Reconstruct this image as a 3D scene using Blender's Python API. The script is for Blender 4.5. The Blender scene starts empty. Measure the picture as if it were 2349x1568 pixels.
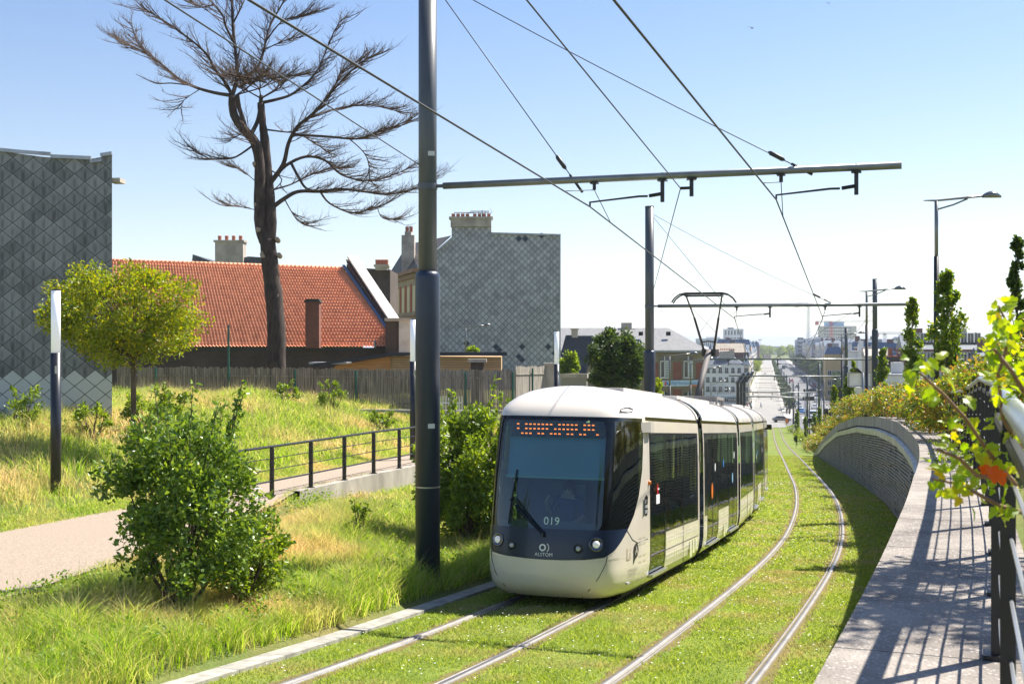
import bpy, math, random
import numpy as np
from mathutils import Vector, Matrix
R=math.radians
S=bpy.context.scene
# ---------------------------------------------------------------- camera, sky, sun, exposure
cam=bpy.data.cameras.new('camera'); camo=bpy.data.objects.new('camera',cam); S.collection.objects.link(camo)
camo.location=(0,0,0); camo.rotation_euler=(R(90),0,0)
cam.sensor_width=36; cam.lens=2800/2349*36; cam.shift_y=6/2349; cam.clip_start=.05; cam.clip_end=30000
cam.dof.use_dof=True; cam.dof.focus_distance=22; cam.dof.aperture_fstop=9
S.camera=camo
SUN_AZ,SUN_EL=R(55),R(52)          # azimuth to the right of straight ahead
wd=bpy.data.worlds.new('World'); S.world=wd; wd.use_nodes=True
nt=wd.node_tree; bg=nt.nodes['Background']; sky=nt.nodes.new('ShaderNodeTexSky'); sky.sky_type='NISHITA'
sky.sun_disc=False; sky.sun_elevation=SUN_EL; sky.sun_rotation=SUN_AZ; sky.air_density=1.0; sky.dust_density=.25; sky.ozone_density=2.2
# pale, slightly milky summer sky: less colour towards the horizon
_tc=nt.nodes.new('ShaderNodeTexCoord'); _sp=nt.nodes.new('ShaderNodeSeparateXYZ'); nt.links.new(_tc.outputs['Generated'],_sp.inputs[0])
_mr=nt.nodes.new('ShaderNodeMapRange'); _mr.inputs[1].default_value=0.; _mr.inputs[2].default_value=.30; _mr.inputs[3].default_value=.5; _mr.inputs[4].default_value=.0; nt.links.new(_sp.outputs[2],_mr.inputs[0])
_bw=nt.nodes.new('ShaderNodeRGBToBW'); nt.links.new(sky.outputs[0],_bw.inputs[0]); _tn=nt.nodes.new('ShaderNodeMix'); _tn.data_type='RGBA'; _tn.blend_type='MULTIPLY'; _tn.inputs[0].default_value=1; _tn.inputs[7].default_value=(.98,1.0,1.05,1); nt.links.new(_bw.outputs[0],_tn.inputs[6])
_mx=nt.nodes.new('ShaderNodeMix'); _mx.data_type='RGBA'; nt.links.new(_mr.outputs[0],_mx.inputs[0]); _hs=nt.nodes.new('ShaderNodeHueSaturation'); _hs.inputs['Saturation'].default_value=1.06; _hs.inputs['Hue'].default_value=.507; nt.links.new(sky.outputs[0],_hs.inputs['Color']); nt.links.new(_hs.outputs[0],_mx.inputs[6]); nt.links.new(_tn.outputs[2],_mx.inputs[7]); nt.links.new(_mx.outputs[2],bg.inputs[0])
bg.inputs[1].default_value=.074
sl=bpy.data.lights.new('sun','SUN'); sl.energy=4.6; sl.angle=R(.55); sl.color=(1,.95,.86)
so=bpy.data.objects.new('sun',sl); S.collection.objects.link(so)
sd=Vector((math.sin(SUN_AZ)*math.cos(SUN_EL),math.cos(SUN_AZ)*math.cos(SUN_EL),math.sin(SUN_EL)))
so.rotation_euler=(-sd).to_track_quat('-Z','Y').to_euler(); so.location=sd*50
S.view_settings.view_transform='Standard'; S.view_settings.look='None'; S.view_settings.exposure=1.22; S.view_settings.gamma=1
S.cycles.max_bounces=7; S.cycles.transparent_max_bounces=10; S.cycles.use_denoising=True
rng=np.random.default_rng(7); random.seed(7)
C=S.collection
# ---------------------------------------------------------------- track geometry (plan curve and heights, metres, camera at origin)
YK=[-20,-4,6,14,22,32,46,65,100,150,200,260,420,9000]
ZK=[-1.0,-2.25,-3.055,-3.739,-4.342,-5.038,-5.839,-7.092,-9.349,-12.66,-15.58,-17.81,-19.0,-19.3]
MK=[-20,6,15,24,34,46,62,9000]; MM=[.48,.3854,.3479,.327,.2702,.2317,.2085,.2095]
YS=np.concatenate([np.linspace(-20,80,4001),np.geomspace(80.1,8000,3000)])
M_=np.interp(YS,MK,MM); X_=np.concatenate([[0],np.cumsum(.5*(M_[1:]+M_[:-1])*np.diff(YS))]); X_=X_-np.interp(100,YS,X_)+22.915
ZT=np.interp(YS,YK,ZK); 
k_=np.hanning(121); k_/=k_.sum(); _n=4001-60
ZT[60:_n]=np.convolve(ZT[:4001],k_,'same')[60:_n]
SS=np.concatenate([[0],np.cumsum(np.hypot(np.diff(X_),np.diff(YS)))]); SS-=np.interp(4,YS,SS)
def y2s(y): return float(np.interp(y,YS,SS))
def s2y(s): return np.interp(s,SS,YS)
def T(s,t,h=0.):
    """point at arc length s, lateral offset t (right +), height h above rail level"""
    y=np.interp(s,SS,YS); x=np.interp(s,SS,X_); m=np.interp(s,SS,M_); z=np.interp(s,SS,ZT)
    c=1/np.sqrt(1+m*m); return (x+t*c, y-t*m*c, z+h)
def TY(yp,t,z=None):
    x,y,zz=T(y2s(yp),t); return Vector((x,y,zz if z is None else z))
def head(s):
    return math.atan(float(np.interp(s,SS,M_)))
def G(yp): return float(np.interp(yp,YS,ZT))
def W(px,py,Y):
    """world point seen at photo position (px,py) (2349 px wide) at depth Y"""
    q=Y/2800.; return Vector(((px-1174.5)*q,Y,-(py-790)*q))
CY=[-20,5.2,6.6,8.2,9.9,11.3,13.8,20,27,31.7,39,48.9,61.6,77.8,95,108,116,130]
CZ=[-1.1,-1.21,-1.25,-1.29,-1.32,-1.36,-1.40,-1.76,-2.08,-2.25,-2.42,-2.85,-3.62,-5.03,-7.1,-9.0,-10.35,-11.4]
def coping(yp): return np.interp(yp,CY,CZ)
PY=[-20,19,29,36,50,80,130,260]; PZ=[-3.15,-3.32,-3.42,-3.58,-4.2,-6.2,-10,-17.5]
LY=[-20,12,25,39,51,60,80,110,130,200,260,400,9000]; LZ=[-2.6,-2.5,-2.2,-1.95,-2.65,-2.8,-3.3,-4.2,-8,-14.6,-17.6,-19.0,-19.35]
def TN(yp): return np.interp(yp,[6,12,15,20,22.5,24.5],[-8.2,-8.7,-9.1,-9.95,-10.5,-11.2])
def H(yp,t):
    """ground height for arrays yp,t"""
    yp=np.asarray(yp,float); t=np.asarray(t,float)
    g=np.interp(yp,YS,ZT); zp=np.interp(yp,PY,PZ); L=np.interp(yp,LY,LZ); zc=coping(yp)
    L=L+np.where(t<-26,np.interp(yp,[0,30,42,50],[.0,.1,.15,0]),0)
    tn=TN(yp); wh=np.interp(yp,[18,24,30,40],[.05,.2,.55,.9])
    wh=np.minimum(wh,np.maximum(0,zp-g-.25))
    bank=np.where(t>-4.72,g-.005,0.)
    a=g+np.minimum(.22,np.maximum(.02,zp-g)); b=zp-wh
    def seg(t0,t1,z0,z1): 
        f=np.clip((t0-t)/(t0-t1),0,1); f=f*f*(3-2*f)*.5+f*.5; return z0+(z1-z0)*f
    out=g-.03
    out=np.where(t<-4.62,seg(-4.62,-5.2,g-.03,a),out)
    out=np.where(t<-5.2,seg(-5.2,tn+.15,a,b),out)
    out=np.where(t<tn+.15,seg(tn+.15,tn,b,zp-.02),out)
    out=np.where(t<-12.95,seg(-12.95,-13.5,zp-.02,zp+.12),out)
    out=np.where(t<-13.5,seg(-13.5,-20,zp+.12,L),out)
    out=np.where((yp>252)&(t<-4.5),g-.04,out)
    # right side: behind the wall the ground is level with the coping
    emb=np.where(yp<117,zc-.06,g)
    emb2=np.where(yp<117,np.minimum(emb,np.maximum(g+.1,emb-.35*np.maximum(0,t-7))),g)
    out=np.where((t>2.7)&(yp<117),emb2,out)
    far=np.interp(yp,[0,100,180,260,400],[1,1,1,0,0])
    out=np.where(t>14,out-np.clip((t-14)/30,0,1)*6*far,out)
    return out
def lumpf(x,y,t): return np.where((t<-14)|((t<-5.4)&(t>-9.2)),(np.sin(x*1.3+np.cos(y*.9)*2)*np.cos(y*1.1+x*.4))*.05,0)
def Hxy(x,y):
    """ground height at world x,y"""
    yp=y
    for _ in range(6):
        i=np.interp(yp,YS,X_); m=np.interp(yp,YS,M_); yp=yp+((x-i)*m+(y-yp))/(1+m*m)
    i=np.interp(yp,YS,X_); m=np.interp(yp,YS,M_); c=1/math.sqrt(1+m*m)
    t=(x-i)*c-(y-yp)*m*c
    return float(H(yp,t)),float(yp),float(t)
# ---------------------------------------------------------------- materials
MATS={}
def nmat(name):
    m=bpy.data.materials.new(name); m.use_nodes=True; MATS[name]=m
    return m,m.node_tree,m.node_tree.nodes['Principled BSDF']
def mat(name,col,rough=.6,metal=0.,noise=0.,nscale=4.,bump=0.,bscale=40.,spec=None,emit=None,estr=1.,col2=None,coat=0.,thin=(1,1,1),detail=5):
    if name in MATS: return MATS[name]
    m,n,b=nmat(name)
    b.inputs['Base Color'].default_value=(*col,1); b.inputs['Roughness'].default_value=rough; b.inputs['Metallic'].default_value=metal
    if spec is not None: b.inputs['Specular IOR Level'].default_value=spec
    if coat: b.inputs['Coat Weight'].default_value=coat; b.inputs['Coat Roughness'].default_value=.04
    if emit: b.inputs['Emission Color'].default_value=(*emit,1); b.inputs['Emission Strength'].default_value=estr
    if noise or bump or col2:
        tc=n.nodes.new('ShaderNodeTexCoord'); mp=n.nodes.new('ShaderNodeMapping'); mp.inputs['Scale'].default_value=thin
        n.links.new(tc.outputs['Object'],mp.inputs[0])
    if noise or col2:
        t=n.nodes.new('ShaderNodeTexNoise'); t.inputs['Scale'].default_value=nscale; t.inputs['Detail'].default_value=detail
        n.links.new(mp.outputs[0],t.inputs['Vector'])
        r=n.nodes.new('ShaderNodeValToRGB'); r.color_ramp.elements[0].position=.32; r.color_ramp.elements[1].position=.68
        c2=col2 if col2 else tuple(min(1,c*(1+noise)) for c in col); c1=col if col2 else tuple(c*(1-noise) for c in col)
        r.color_ramp.elements[0].color=(*c1,1); r.color_ramp.elements[1].color=(*c2,1)
        n.links.new(t.outputs[0],r.inputs[0]); n.links.new(r.outputs[0],b.inputs['Base Color'])
    if bump:
        t=n.nodes.new('ShaderNodeTexNoise'); t.inputs['Scale'].default_value=bscale; t.inputs['Detail'].default_value=4
        n.links.new(mp.outputs[0],t.inputs['Vector'])
        bp=n.nodes.new('ShaderNodeBump'); bp.inputs['Strength'].default_value=bump; bp.inputs['Distance'].default_value=.02
        n.links.new(t.outputs[0],bp.inputs['Height']); n.links.new(bp.outputs[0],b.inputs['Normal'])
    return m
def leafmat(name,cols,rough=.45,trans=.35,spec=.4,patch=None):
    """leaves: a colour per leaf (random per island), some light passing through"""
    m,n,b=nmat(name); g=n.nodes.new('ShaderNodeNewGeometry'); r=n.nodes.new('ShaderNodeValToRGB')
    e=r.color_ramp.elements
    while len(e)<len(cols): e.new(.5)
    for i,c in enumerate(cols):
        e[i].position=i/(len(cols)-1) if len(c)==3 else c[3]; e[i].color=(*c[:3],1)
    n.links.new(g.outputs['Random Per Island'],r.inputs[0]); src=r.outputs[0]
    if patch:
        pc,ps,pt=patch; tc=n.nodes.new('ShaderNodeTexCoord'); t=n.nodes.new('ShaderNodeTexNoise'); t.inputs['Scale'].default_value=ps; t.inputs['Detail'].default_value=3
        n.links.new(tc.outputs['Object'],t.inputs['Vector']); rr=n.nodes.new('ShaderNodeValToRGB'); rr.color_ramp.elements[0].position=pt-.08; rr.color_ramp.elements[1].position=pt+.12
        n.links.new(t.outputs[0],rr.inputs[0]); mx=n.nodes.new('ShaderNodeMix'); mx.data_type='RGBA'
        r2=n.nodes.new('ShaderNodeValToRGB'); e2=r2.color_ramp.elements
        while len(e2)<len(pc): e2.new(.5)
        for i,c in enumerate(pc): e2[i].position=i/(len(pc)-1); e2[i].color=(*c[:3],1)
        n.links.new(g.outputs['Random Per Island'],r2.inputs[0])
        n.links.new(rr.outputs[0],mx.inputs[0]); n.links.new(src,mx.inputs[6]); n.links.new(r2.outputs[0],mx.inputs[7]); src=mx.outputs[2]
    n.links.new(src,b.inputs['Base Color']); b.inputs['Roughness'].default_value=rough; b.inputs['Specular IOR Level'].default_value=spec
    tr=n.nodes.new('ShaderNodeBsdfTranslucent'); ms=n.nodes.new('ShaderNodeMixShader'); ms.inputs[0].default_value=trans
    hs=n.nodes.new('ShaderNodeHueSaturation'); hs.inputs['Value'].default_value=2.0; hs.inputs['Hue'].default_value=.485; hs.inputs['Saturation'].default_value=1.1
    n.links.new(src,hs.inputs['Color']); n.links.new(hs.outputs[0],tr.inputs[0])
    n.links.new(b.outputs[0],ms.inputs[1]); n.links.new(tr.outputs[0],ms.inputs[2]); n.links.new(ms.outputs[0],n.nodes['Material Output'].inputs[0])
    return m
def mth(n,op,a,b=None,c=None):
    k=n.nodes.new('ShaderNodeMath'); k.operation=op
    for i,v in enumerate((a,b,c)):
        if v is None: continue
        if isinstance(v,(int,float)): k.inputs[i].default_value=v
        else: n.links.new(v,k.inputs[i])
    return k.outputs[0]
def slatemat(name,dx,dz,c_lo,c_hi,newz=None,newcol=None,streak=.5,line=.04):
    """diamond slates in the wall plane (object x,z)"""
    m,n,b=nmat(name); tc=n.nodes.new('ShaderNodeTexCoord'); sp=n.nodes.new('ShaderNodeSeparateXYZ'); n.links.new(tc.outputs['Object'],sp.inputs[0])
    u=mth(n,'DIVIDE',sp.outputs[0],dx); v=mth(n,'DIVIDE',sp.outputs[2],dz)
    a=mth(n,'ADD',u,v); d=mth(n,'SUBTRACT',v,u)
    fa,fd=mth(n,'FRACT',a),mth(n,'FRACT',d); ia,id_=mth(n,'FLOOR',a),mth(n,'FLOOR',d)
    cb=n.nodes.new('ShaderNodeCombineXYZ'); n.links.new(ia,cb.inputs[0]); n.links.new(id_,cb.inputs[1])
    wn=n.nodes.new('ShaderNodeTexWhiteNoise'); n.links.new(cb.outputs[0],wn.inputs['Vector'])
    # within the slate: 0 at its bottom tip edges, 1 at top
    lo=mth(n,'MINIMUM',fa,fd)
    edge=mth(n,'LESS_THAN',lo,line)
    # centre streak
    cu=mth(n,'ABSOLUTE',mth(n,'SUBTRACT',fa,fd))
    st=mth(n,'MULTIPLY',mth(n,'MULTIPLY',mth(n,'SUBTRACT',1,mth(n,'MINIMUM',mth(n,'MULTIPLY',cu,4.),1)),mth(n,'MINIMUM',mth(n,'MULTIPLY',mth(n,'MULTIPLY',lo,mth(n,'SUBTRACT',.8,lo)),6.),1)),streak)
    nz=n.nodes.new('ShaderNodeTexNoise'); nz.inputs['Scale'].default_value=.9; nz.inputs['Detail'].default_value=5; n.links.new(tc.outputs['Object'],nz.inputs['Vector'])
    nf=n.nodes.new('ShaderNodeTexNoise'); nf.inputs['Scale'].default_value=9; nf.inputs['Detail'].default_value=6
    mp=n.nodes.new('ShaderNodeMapping'); mp.inputs['Scale'].default_value=(2,2,.35); n.links.new(tc.outputs['Object'],mp.inputs[0]); n.links.new(mp.outputs[0],nf.inputs['Vector'])
    f=mth(n,'ADD',mth(n,'MULTIPLY',wn.outputs[0],.3),mth(n,'MULTIPLY',nz.outputs[0],.5))
    f=mth(n,'ADD',f,mth(n,'MULTIPLY',mth(n,'SUBTRACT',nf.outputs[0],.5),.5))
    f=mth(n,'SUBTRACT',f,mth(n,'MULTIPLY',st,mth(n,'MULTIPLY',nz.outputs[0],1.2)))
    r=n.nodes.new('ShaderNodeValToRGB'); r.color_ramp.elements[0].color=(*c_lo,1); r.color_ramp.elements[1].color=(*c_hi,1); r.color_ramp.elements[0].position=.05; r.color_ramp.elements[1].position=.75
    n.links.new(f,r.inputs[0]); src=r.outputs[0]
    if newz is not None:
        ctr=mth(n,'MULTIPLY',mth(n,'ADD',mth(n,'ADD',ia,id_),1),.5*dz)
        k=mth(n,'LESS_THAN',ctr,newz); mx=n.nodes.new('ShaderNodeMix'); mx.data_type='RGBA'; mx.inputs[7].default_value=(*newcol,1)
        n.links.new(k,mx.inputs[0]); n.links.new(src,mx.inputs[6]); src=mx.outputs[2]
    mx=n.nodes.new('ShaderNodeMix'); mx.data_type='RGBA'; mx.inputs[7].default_value=(c_lo[0]*.35,c_lo[1]*.35,c_lo[2]*.35,1)
    n.links.new(edge,mx.inputs[0]); n.links.new(src,mx.inputs[6]); n.links.new(mx.outputs[2],b.inputs['Base Color'])
    bp=n.nodes.new('ShaderNodeBump'); bp.inputs['Distance'].default_value=.03; bp.inputs['Strength'].default_value=.8
    hh=mth(n,'SUBTRACT',1,mth(n,'MINIMUM',mth(n,'MULTIPLY',lo,1.),.9)); hh=mth(n,'MULTIPLY',hh,mth(n,'SUBTRACT',1,edge))
    n.links.new(hh,bp.inputs['Height']); n.links.new(bp.outputs[0],b.inputs['Normal']); b.inputs['Roughness'].default_value=.6
    return m
def brickmat(name,c1,c2,mortar,scale=4.,w=.5,h=.25,noise=.5,axis='XZ'):
    m,n,b=nmat(name); tc=n.nodes.new('ShaderNodeTexCoord'); sp=n.nodes.new('ShaderNodeSeparateXYZ'); n.links.new(tc.outputs['Object'],sp.inputs[0])
    ad=mth(n,'ADD',sp.outputs[0],sp.outputs[1]); cb=n.nodes.new('ShaderNodeCombineXYZ'); n.links.new(ad,cb.inputs[0]); n.links.new(sp.outputs[2],cb.inputs[1])
    t=n.nodes.new('ShaderNodeTexBrick'); t.inputs['Scale'].default_value=scale; t.inputs['Color1'].default_value=(*c1,1); t.inputs['Color2'].default_value=(*c2,1); t.inputs['Mortar'].default_value=(*mortar,1)
    t.inputs['Brick Width'].default_value=w; t.inputs['Row Height'].default_value=h; t.inputs['Mortar Size'].default_value=.02
    n.links.new(cb.outputs[0],t.inputs['Vector'])
    nz=n.nodes.new('ShaderNodeTexNoise'); nz.inputs['Scale'].default_value=.8; nz.inputs['Detail'].default_value=6; n.links.new(tc.outputs['Object'],nz.inputs['Vector'])
    hs=n.nodes.new('ShaderNodeHueSaturation'); n.links.new(t.outputs[0],hs.inputs['Color']); n.links.new(mth(n,'ADD',mth(n,'MULTIPLY',nz.outputs[0],noise*2),1-noise),hs.inputs['Value'])
    n.links.new(hs.outputs[0],b.inputs['Base Color']); b.inputs['Roughness'].default_value=.85
    return m
# ---------------------------------------------------------------- mesh helpers
def link(o,parent=None):
    C.objects.link(o)
    if parent is not None: o.parent=parent
    return o
def npmesh(name,V,F,m=None,parent=None,smooth=False,mi=None,loc=None):
    V=np.asarray(V,np.float32).reshape(-1,3); me=bpy.data.meshes.new(name)
    if isinstance(F,np.ndarray):
        k=F.shape[1]; me.vertices.add(len(V)); me.vertices.foreach_set('co',V.ravel())
        me.loops.add(F.size); me.loops.foreach_set('vertex_index',F.astype(np.int32).ravel())
        me.polygons.add(len(F)); me.polygons.foreach_set('loop_start',np.arange(0,F.size,k,dtype=np.int32)); me.polygons.foreach_set('loop_total',np.full(len(F),k,np.int32))
        me.update(calc_edges=True)
    else:
        me.from_pydata([tuple(map(float,v)) for v in V],[],[tuple(f) for f in F])
    ms=m if isinstance(m,(list,tuple)) else [m]
    for x in ms:
        if x is not None: me.materials.append(x)
    if mi is not None: me.polygons.foreach_set('material_index',np.asarray(mi,np.int32))
    if smooth: me.polygons.foreach_set('use_smooth',np.ones(len(me.polygons),bool))
    me.update(); o=bpy.data.objects.new(name,me)
    if loc is not None: o.location=loc
    return link(o,parent)
class MB:
    def __init__(s): s.v=[]; s.f=[]; s.m=[]; s.mi=0
    def add(s,V,F):
        o=len(s.v); s.v+=[tuple(map(float,p)) for p in V]; s.f+=[tuple(i+o for i in f) for f in F]; s.m+=[s.mi]*len(F); return s
    def box(s,c,d,rz=0.):
        x,y,z=[k/2 for k in d]; cs,sn=math.cos(rz),math.sin(rz); V=[]
        for a in (-x,x):
            for b in (-y,y):
                for e in (-z,z): V.append((c[0]+a*cs-b*sn,c[1]+a*sn+b*cs,c[2]+e))
        return s.add(V,[(0,1,3,2),(4,6,7,5),(0,4,5,1),(2,3,7,6),(0,2,6,4),(1,5,7,3)])
    def bb(s,x0,x1,y0,y1,z0,z1): return s.box(((x0+x1)/2,(y0+y1)/2,(z0+z1)/2),(x1-x0,y1-y0,z1-z0))
    def bar(s,a,b,w,h=None,up=(0,0,1)):
        h=h or w; a=Vector(a); b=Vector(b); d=(b-a).normalized(); u=Vector(up)
        if abs(d.dot(u))>.98: u=Vector((0,1,0))
        r=d.cross(u).normalized(); u=r.cross(d); V=[]
        for p in (a,b):
            for sx,sz in ((-1,-1),(1,-1),(1,1),(-1,1)): V.append(p+r*sx*w/2+u*sz*h/2)
        return s.add(V,[(0,3,2,1),(4,5,6,7),(0,1,5,4),(1,2,6,5),(2,3,7,6),(3,0,4,7)])
    def tube(s,pts,rad,n=8,caps=True):
        pts=[Vector(p) for p in pts]; rs=rad if isinstance(rad,(list,tuple,np.ndarray)) else [rad]*len(pts)
        d=(pts[1]-pts[0]).normalized(); u=Vector((0,0,1)) if abs(d.z)<.9 else Vector((1,0,0)); r=d.cross(u).normalized(); V=[]
        for i,p in enumerate(pts):
            if i==0: t=pts[1]-pts[0]
            elif i==len(pts)-1: t=pts[-1]-pts[-2]
            else: t=(pts[i+1]-pts[i]).normalized()+(pts[i]-pts[i-1]).normalized()
            if t.length<1e-9: t=d
            t.normalize(); r=(r-t*r.dot(t))
            if r.length<1e-6: r=t.orthogonal()
            r.normalize(); w=t.cross(r)
            for k in range(n):
                a=2*math.pi*k/n; V.append(p+(r*math.cos(a)+w*math.sin(a))*rs[i])
        F=[(i*n+k,i*n+(k+1)%n,(i+1)*n+(k+1)%n,(i+1)*n+k) for i in range(len(pts)-1) for k in range(n)]
        if caps: F+=[tuple(range(n-1,-1,-1)),tuple((len(pts)-1)*n+k for k in range(n))]
        return s.add(V,F)
    def lathe(s,c,prof,n=16,caps=True):
        V=[(c[0]+r*math.cos(2*math.pi*k/n),c[1]+r*math.sin(2*math.pi*k/n),c[2]+z) for r,z in prof for k in range(n)]
        F=[(i*n+k,i*n+(k+1)%n,(i+1)*n+(k+1)%n,(i+1)*n+k) for i in range(len(prof)-1) for k in range(n)]
        if caps: F+=[tuple(range(n-1,-1,-1)),tuple((len(prof)-1)*n+k for k in range(n))]
        return s.add(V,F)
    def prism(s,poly,d):
        """poly: list of 3D points (planar), extruded by vector d"""
        n=len(poly); d=Vector(d); V=[Vector(p) for p in poly]+[Vector(p)+d for p in poly]
        return s.add(V,[tuple(range(n)),tuple(range(2*n-1,n-1,-1))]+[(i,i+n,(i+1)%n+n,(i+1)%n) for i in range(n)])
    def build(s,name,m,parent=None,smooth=False,loc=None):
        return npmesh(name,s.v,s.f,m,parent,smooth,s.m if isinstance(m,(list,tuple)) else None,loc)
def tag(o,label=None,cat=None,group=None,kind=None):
    if label: o['label']=label
    if cat: o['category']=cat
    if group: o['group']=group
    if kind: o['kind']=kind
    return o
def empty(name,loc,rz=0.,label=None,cat=None,group=None):
    o=bpy.data.objects.new(name,None); o.location=loc; o.rotation_euler=(0,0,rz); o.empty_display_size=.2; C.objects.link(o)
    return tag(o,label,cat,group)
def copy_tree(o,parent=None):
    c=o.copy(); C.objects.link(c)
    if parent is not None: c.parent=parent
    for ch in o.children: copy_tree(ch,c)
    return c
def struct(name,*a,**k): return tag(npmesh(name,*a,**k),kind='structure')
def text_geo(txt,size,align='LEFT'):
    cu=bpy.data.curves.new('t','FONT'); cu.body=txt; cu.size=size; cu.align_x=align; cu.resolution_u=3
    o=bpy.data.objects.new('t',cu); C.objects.link(o); dg=bpy.context.evaluated_depsgraph_get(); me=o.evaluated_get(dg).to_mesh()
    V=np.array([v.co[:] for v in me.vertices]); F=[tuple(p.vertices) for p in me.polygons]; o.evaluated_get(dg).to_mesh_clear(); bpy.data.objects.remove(o); return V,F
def strip(sA,ts,hs,closed=False):
    """loft of a cross-section (ts,hs) along arc lengths sA in track coordinates"""
    V=[]; n=len(ts)
    for s in sA:
        for t,h in zip(ts,hs): V.append(T(s,t,h))
    V=np.array(V); a=np.arange(len(sA)-1)[:,None]*n; k=np.arange(n if closed else n-1)[None,:]; k2=(k+1)%n
    F=np.stack([a+k,a+k2,a+n+k2,a+n+k],-1).reshape(-1,4); return V,F
def leaves(P,size,aspect=.5,up=.3,D=None,fold=.25,jit=.35):
    """leaf cards at points P; returns V,F (each leaf two triangles-quads folded along the midrib)"""
    n=len(P); sz=size*(1+jit*(rng.random(n)*2-1)); d=rng.normal(size=(n,3)); 
    if D is not None: d=d*.7+D
    d[:,2]+=up; d/=np.linalg.norm(d,axis=1)[:,None]
    r=np.cross(d,rng.normal(size=(n,3))); r/=np.linalg.norm(r,axis=1)[:,None]; nn=np.cross(d,r)
    s=sz[:,None]; L=d*s; Wd=r*s*aspect*.5; f=nn*s*fold*aspect
    V=np.stack([P,P+L*.5+Wd+f,P+L,P+L*.5-Wd+f],1).reshape(-1,3)
    i=np.arange(n)[:,None]*4; F=np.concatenate([i+[0,1,2],i+[0,2,3]],0); return V,F
# ================================================================ SETTING
def uvs(o,V2,scale=1.):
    me=o.data; uv=me.uv_layers.new(name='st'); idx=np.empty(len(me.loops),np.int32); me.loops.foreach_get('vertex_index',idx)
    uv.data.foreach_set('uv',np.asarray(V2,np.float32)[idx].ravel())
# ---- materials of the ground
def groundmat(name,base,c2,c3,sc=1.2,rail=False):
    m,n,b=nmat(name); tc=n.nodes.new('ShaderNodeTexCoord')
    def nz(s,d=6,th=(.4,.6)):
        t=n.nodes.new('ShaderNodeTexNoise'); t.inputs['Scale'].default_value=s; t.inputs['Detail'].default_value=d; n.links.new(tc.outputs['Object'],t.inputs['Vector'])
        r=n.nodes.new('ShaderNodeMapRange'); r.inputs[1].default_value=th[0]; r.inputs[2].default_value=th[1]; n.links.new(t.outputs[0],r.inputs[0]); return r.outputs[0]
    def mix(f,a,bb):
        x=n.nodes.new('ShaderNodeMix'); x.data_type='RGBA'; n.links.new(f,x.inputs[0])
        for i,v in ((6,a),(7,bb)):
            if isinstance(v,tuple): x.inputs[i].default_value=(*v,1)
            else: n.links.new(v,x.inputs[i])
        return x.outputs[2]
    c=mix(nz(sc),base,c2); c=mix(mth(n,'MULTIPLY',nz(sc*.27,3,(.52,.68)),.65),c,c3); c=mix(mth(n,'MULTIPLY',nz(28,4,(.35,.7)),.6),c,tuple(k*.35 for k in base))
    if rail:
        uv=n.nodes.new('ShaderNodeUVMap'); uv.uv_map='st'; sp=n.nodes.new('ShaderNodeSeparateXYZ'); n.links.new(uv.outputs[0],sp.inputs[0])
        d=None
        for t0 in (-.7175,.7175,-3.009-.7175,-3.009+.7175):
            k=mth(n,'ABSOLUTE',mth(n,'SUBTRACT',sp.outputs[0],t0)); d=k if d is None else mth(n,'MINIMUM',d,k)
        t=n.nodes.new('ShaderNodeTexNoise'); t.inputs['Scale'].default_value=3.2; t.inputs['Detail'].default_value=5; n.links.new(tc.outputs['Object'],t.inputs['Vector'])
        w=mth(n,'ADD',.0,mth(n,'MULTIPLY',t.outputs[0],.34)); f=mth(n,'LESS_THAN',d,w)
        c=mix(mth(n,'MULTIPLY',f,.8),c,(.17,.115,.06))
    n.links.new(c,b.inputs['Base Color']); b.inputs['Roughness'].default_value=.95; b.inputs['Specular IOR Level'].default_value=.1
    return m
M_ground=groundmat('meadow soil',(.13,.17,.045),(.20,.20,.06),(.25,.18,.08),.8)
M_lawn=groundmat('tram lawn',(.16,.22,.04),(.23,.28,.055),(.28,.28,.10),1.1,rail=True)
M_path=mat('pinkish gravel path',(.34,.265,.20),.9,noise=.35,nscale=45,bump=.5,bscale=90,detail=8)
M_kerb=mat('pale kerb stone',(.33,.31,.27),.85,noise=.28,nscale=6,bump=.3,bscale=60)
M_asph=mat('avenue asphalt',(.13,.13,.135),.8,noise=.15,nscale=.3)
M_pave=mat('pale stone paving',(.27,.255,.23),.75,noise=.12,nscale=.25)
M_walk=mat('grey pavement',(.36,.34,.31),.8,noise=.12,nscale=.4)
M_white=mat('white road paint',(.75,.75,.73),.7)
# ---- ground sheet
yps=np.concatenate([np.arange(-12,60,.6),np.arange(60,130,1.5),np.arange(130,300,6),np.geomspace(300,7500,26)])
tt=np.concatenate([[-6000,-2600,-1100,-500,-240,-130,-85,-60,-48,-40,-34,-30],np.arange(-27,-14,.8),[-13.8,-13.5,-13.2,-12.95,-12.4,-11.6,-11.2,-11.19,-11.05,-11.04],np.arange(-10.9,-5.5,.35),[-5.2,-5.0,-4.8,-4.62,-4.4,-2,0,2,2.6,2.71,2.9,3.1,4,5,6,7,8,9,10,12,14,17,20,26,34,44,60,90,140,240,500,1100,2600,6000]])
n0=(math.cos(math.atan(.2095)),-math.sin(math.atan(.2095)))
YY,TTg=np.meshgrid(yps,tt,indexing='ij'); ti=np.clip(TTg,-30,30)
mm=np.interp(YY,YS,M_); cc=1/np.sqrt(1+mm*mm); xx=np.interp(YY,YS,X_)+ti*cc+(TTg-ti)*n0[0]; yy=YY-ti*mm*cc+(TTg-ti)*n0[1]
zz=H(YY,TTg); zz=zz+lumpf(xx,yy,TTg)
V=np.stack([xx,yy,zz],-1).reshape(-1,3); ny,ntc=YY.shape
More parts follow.
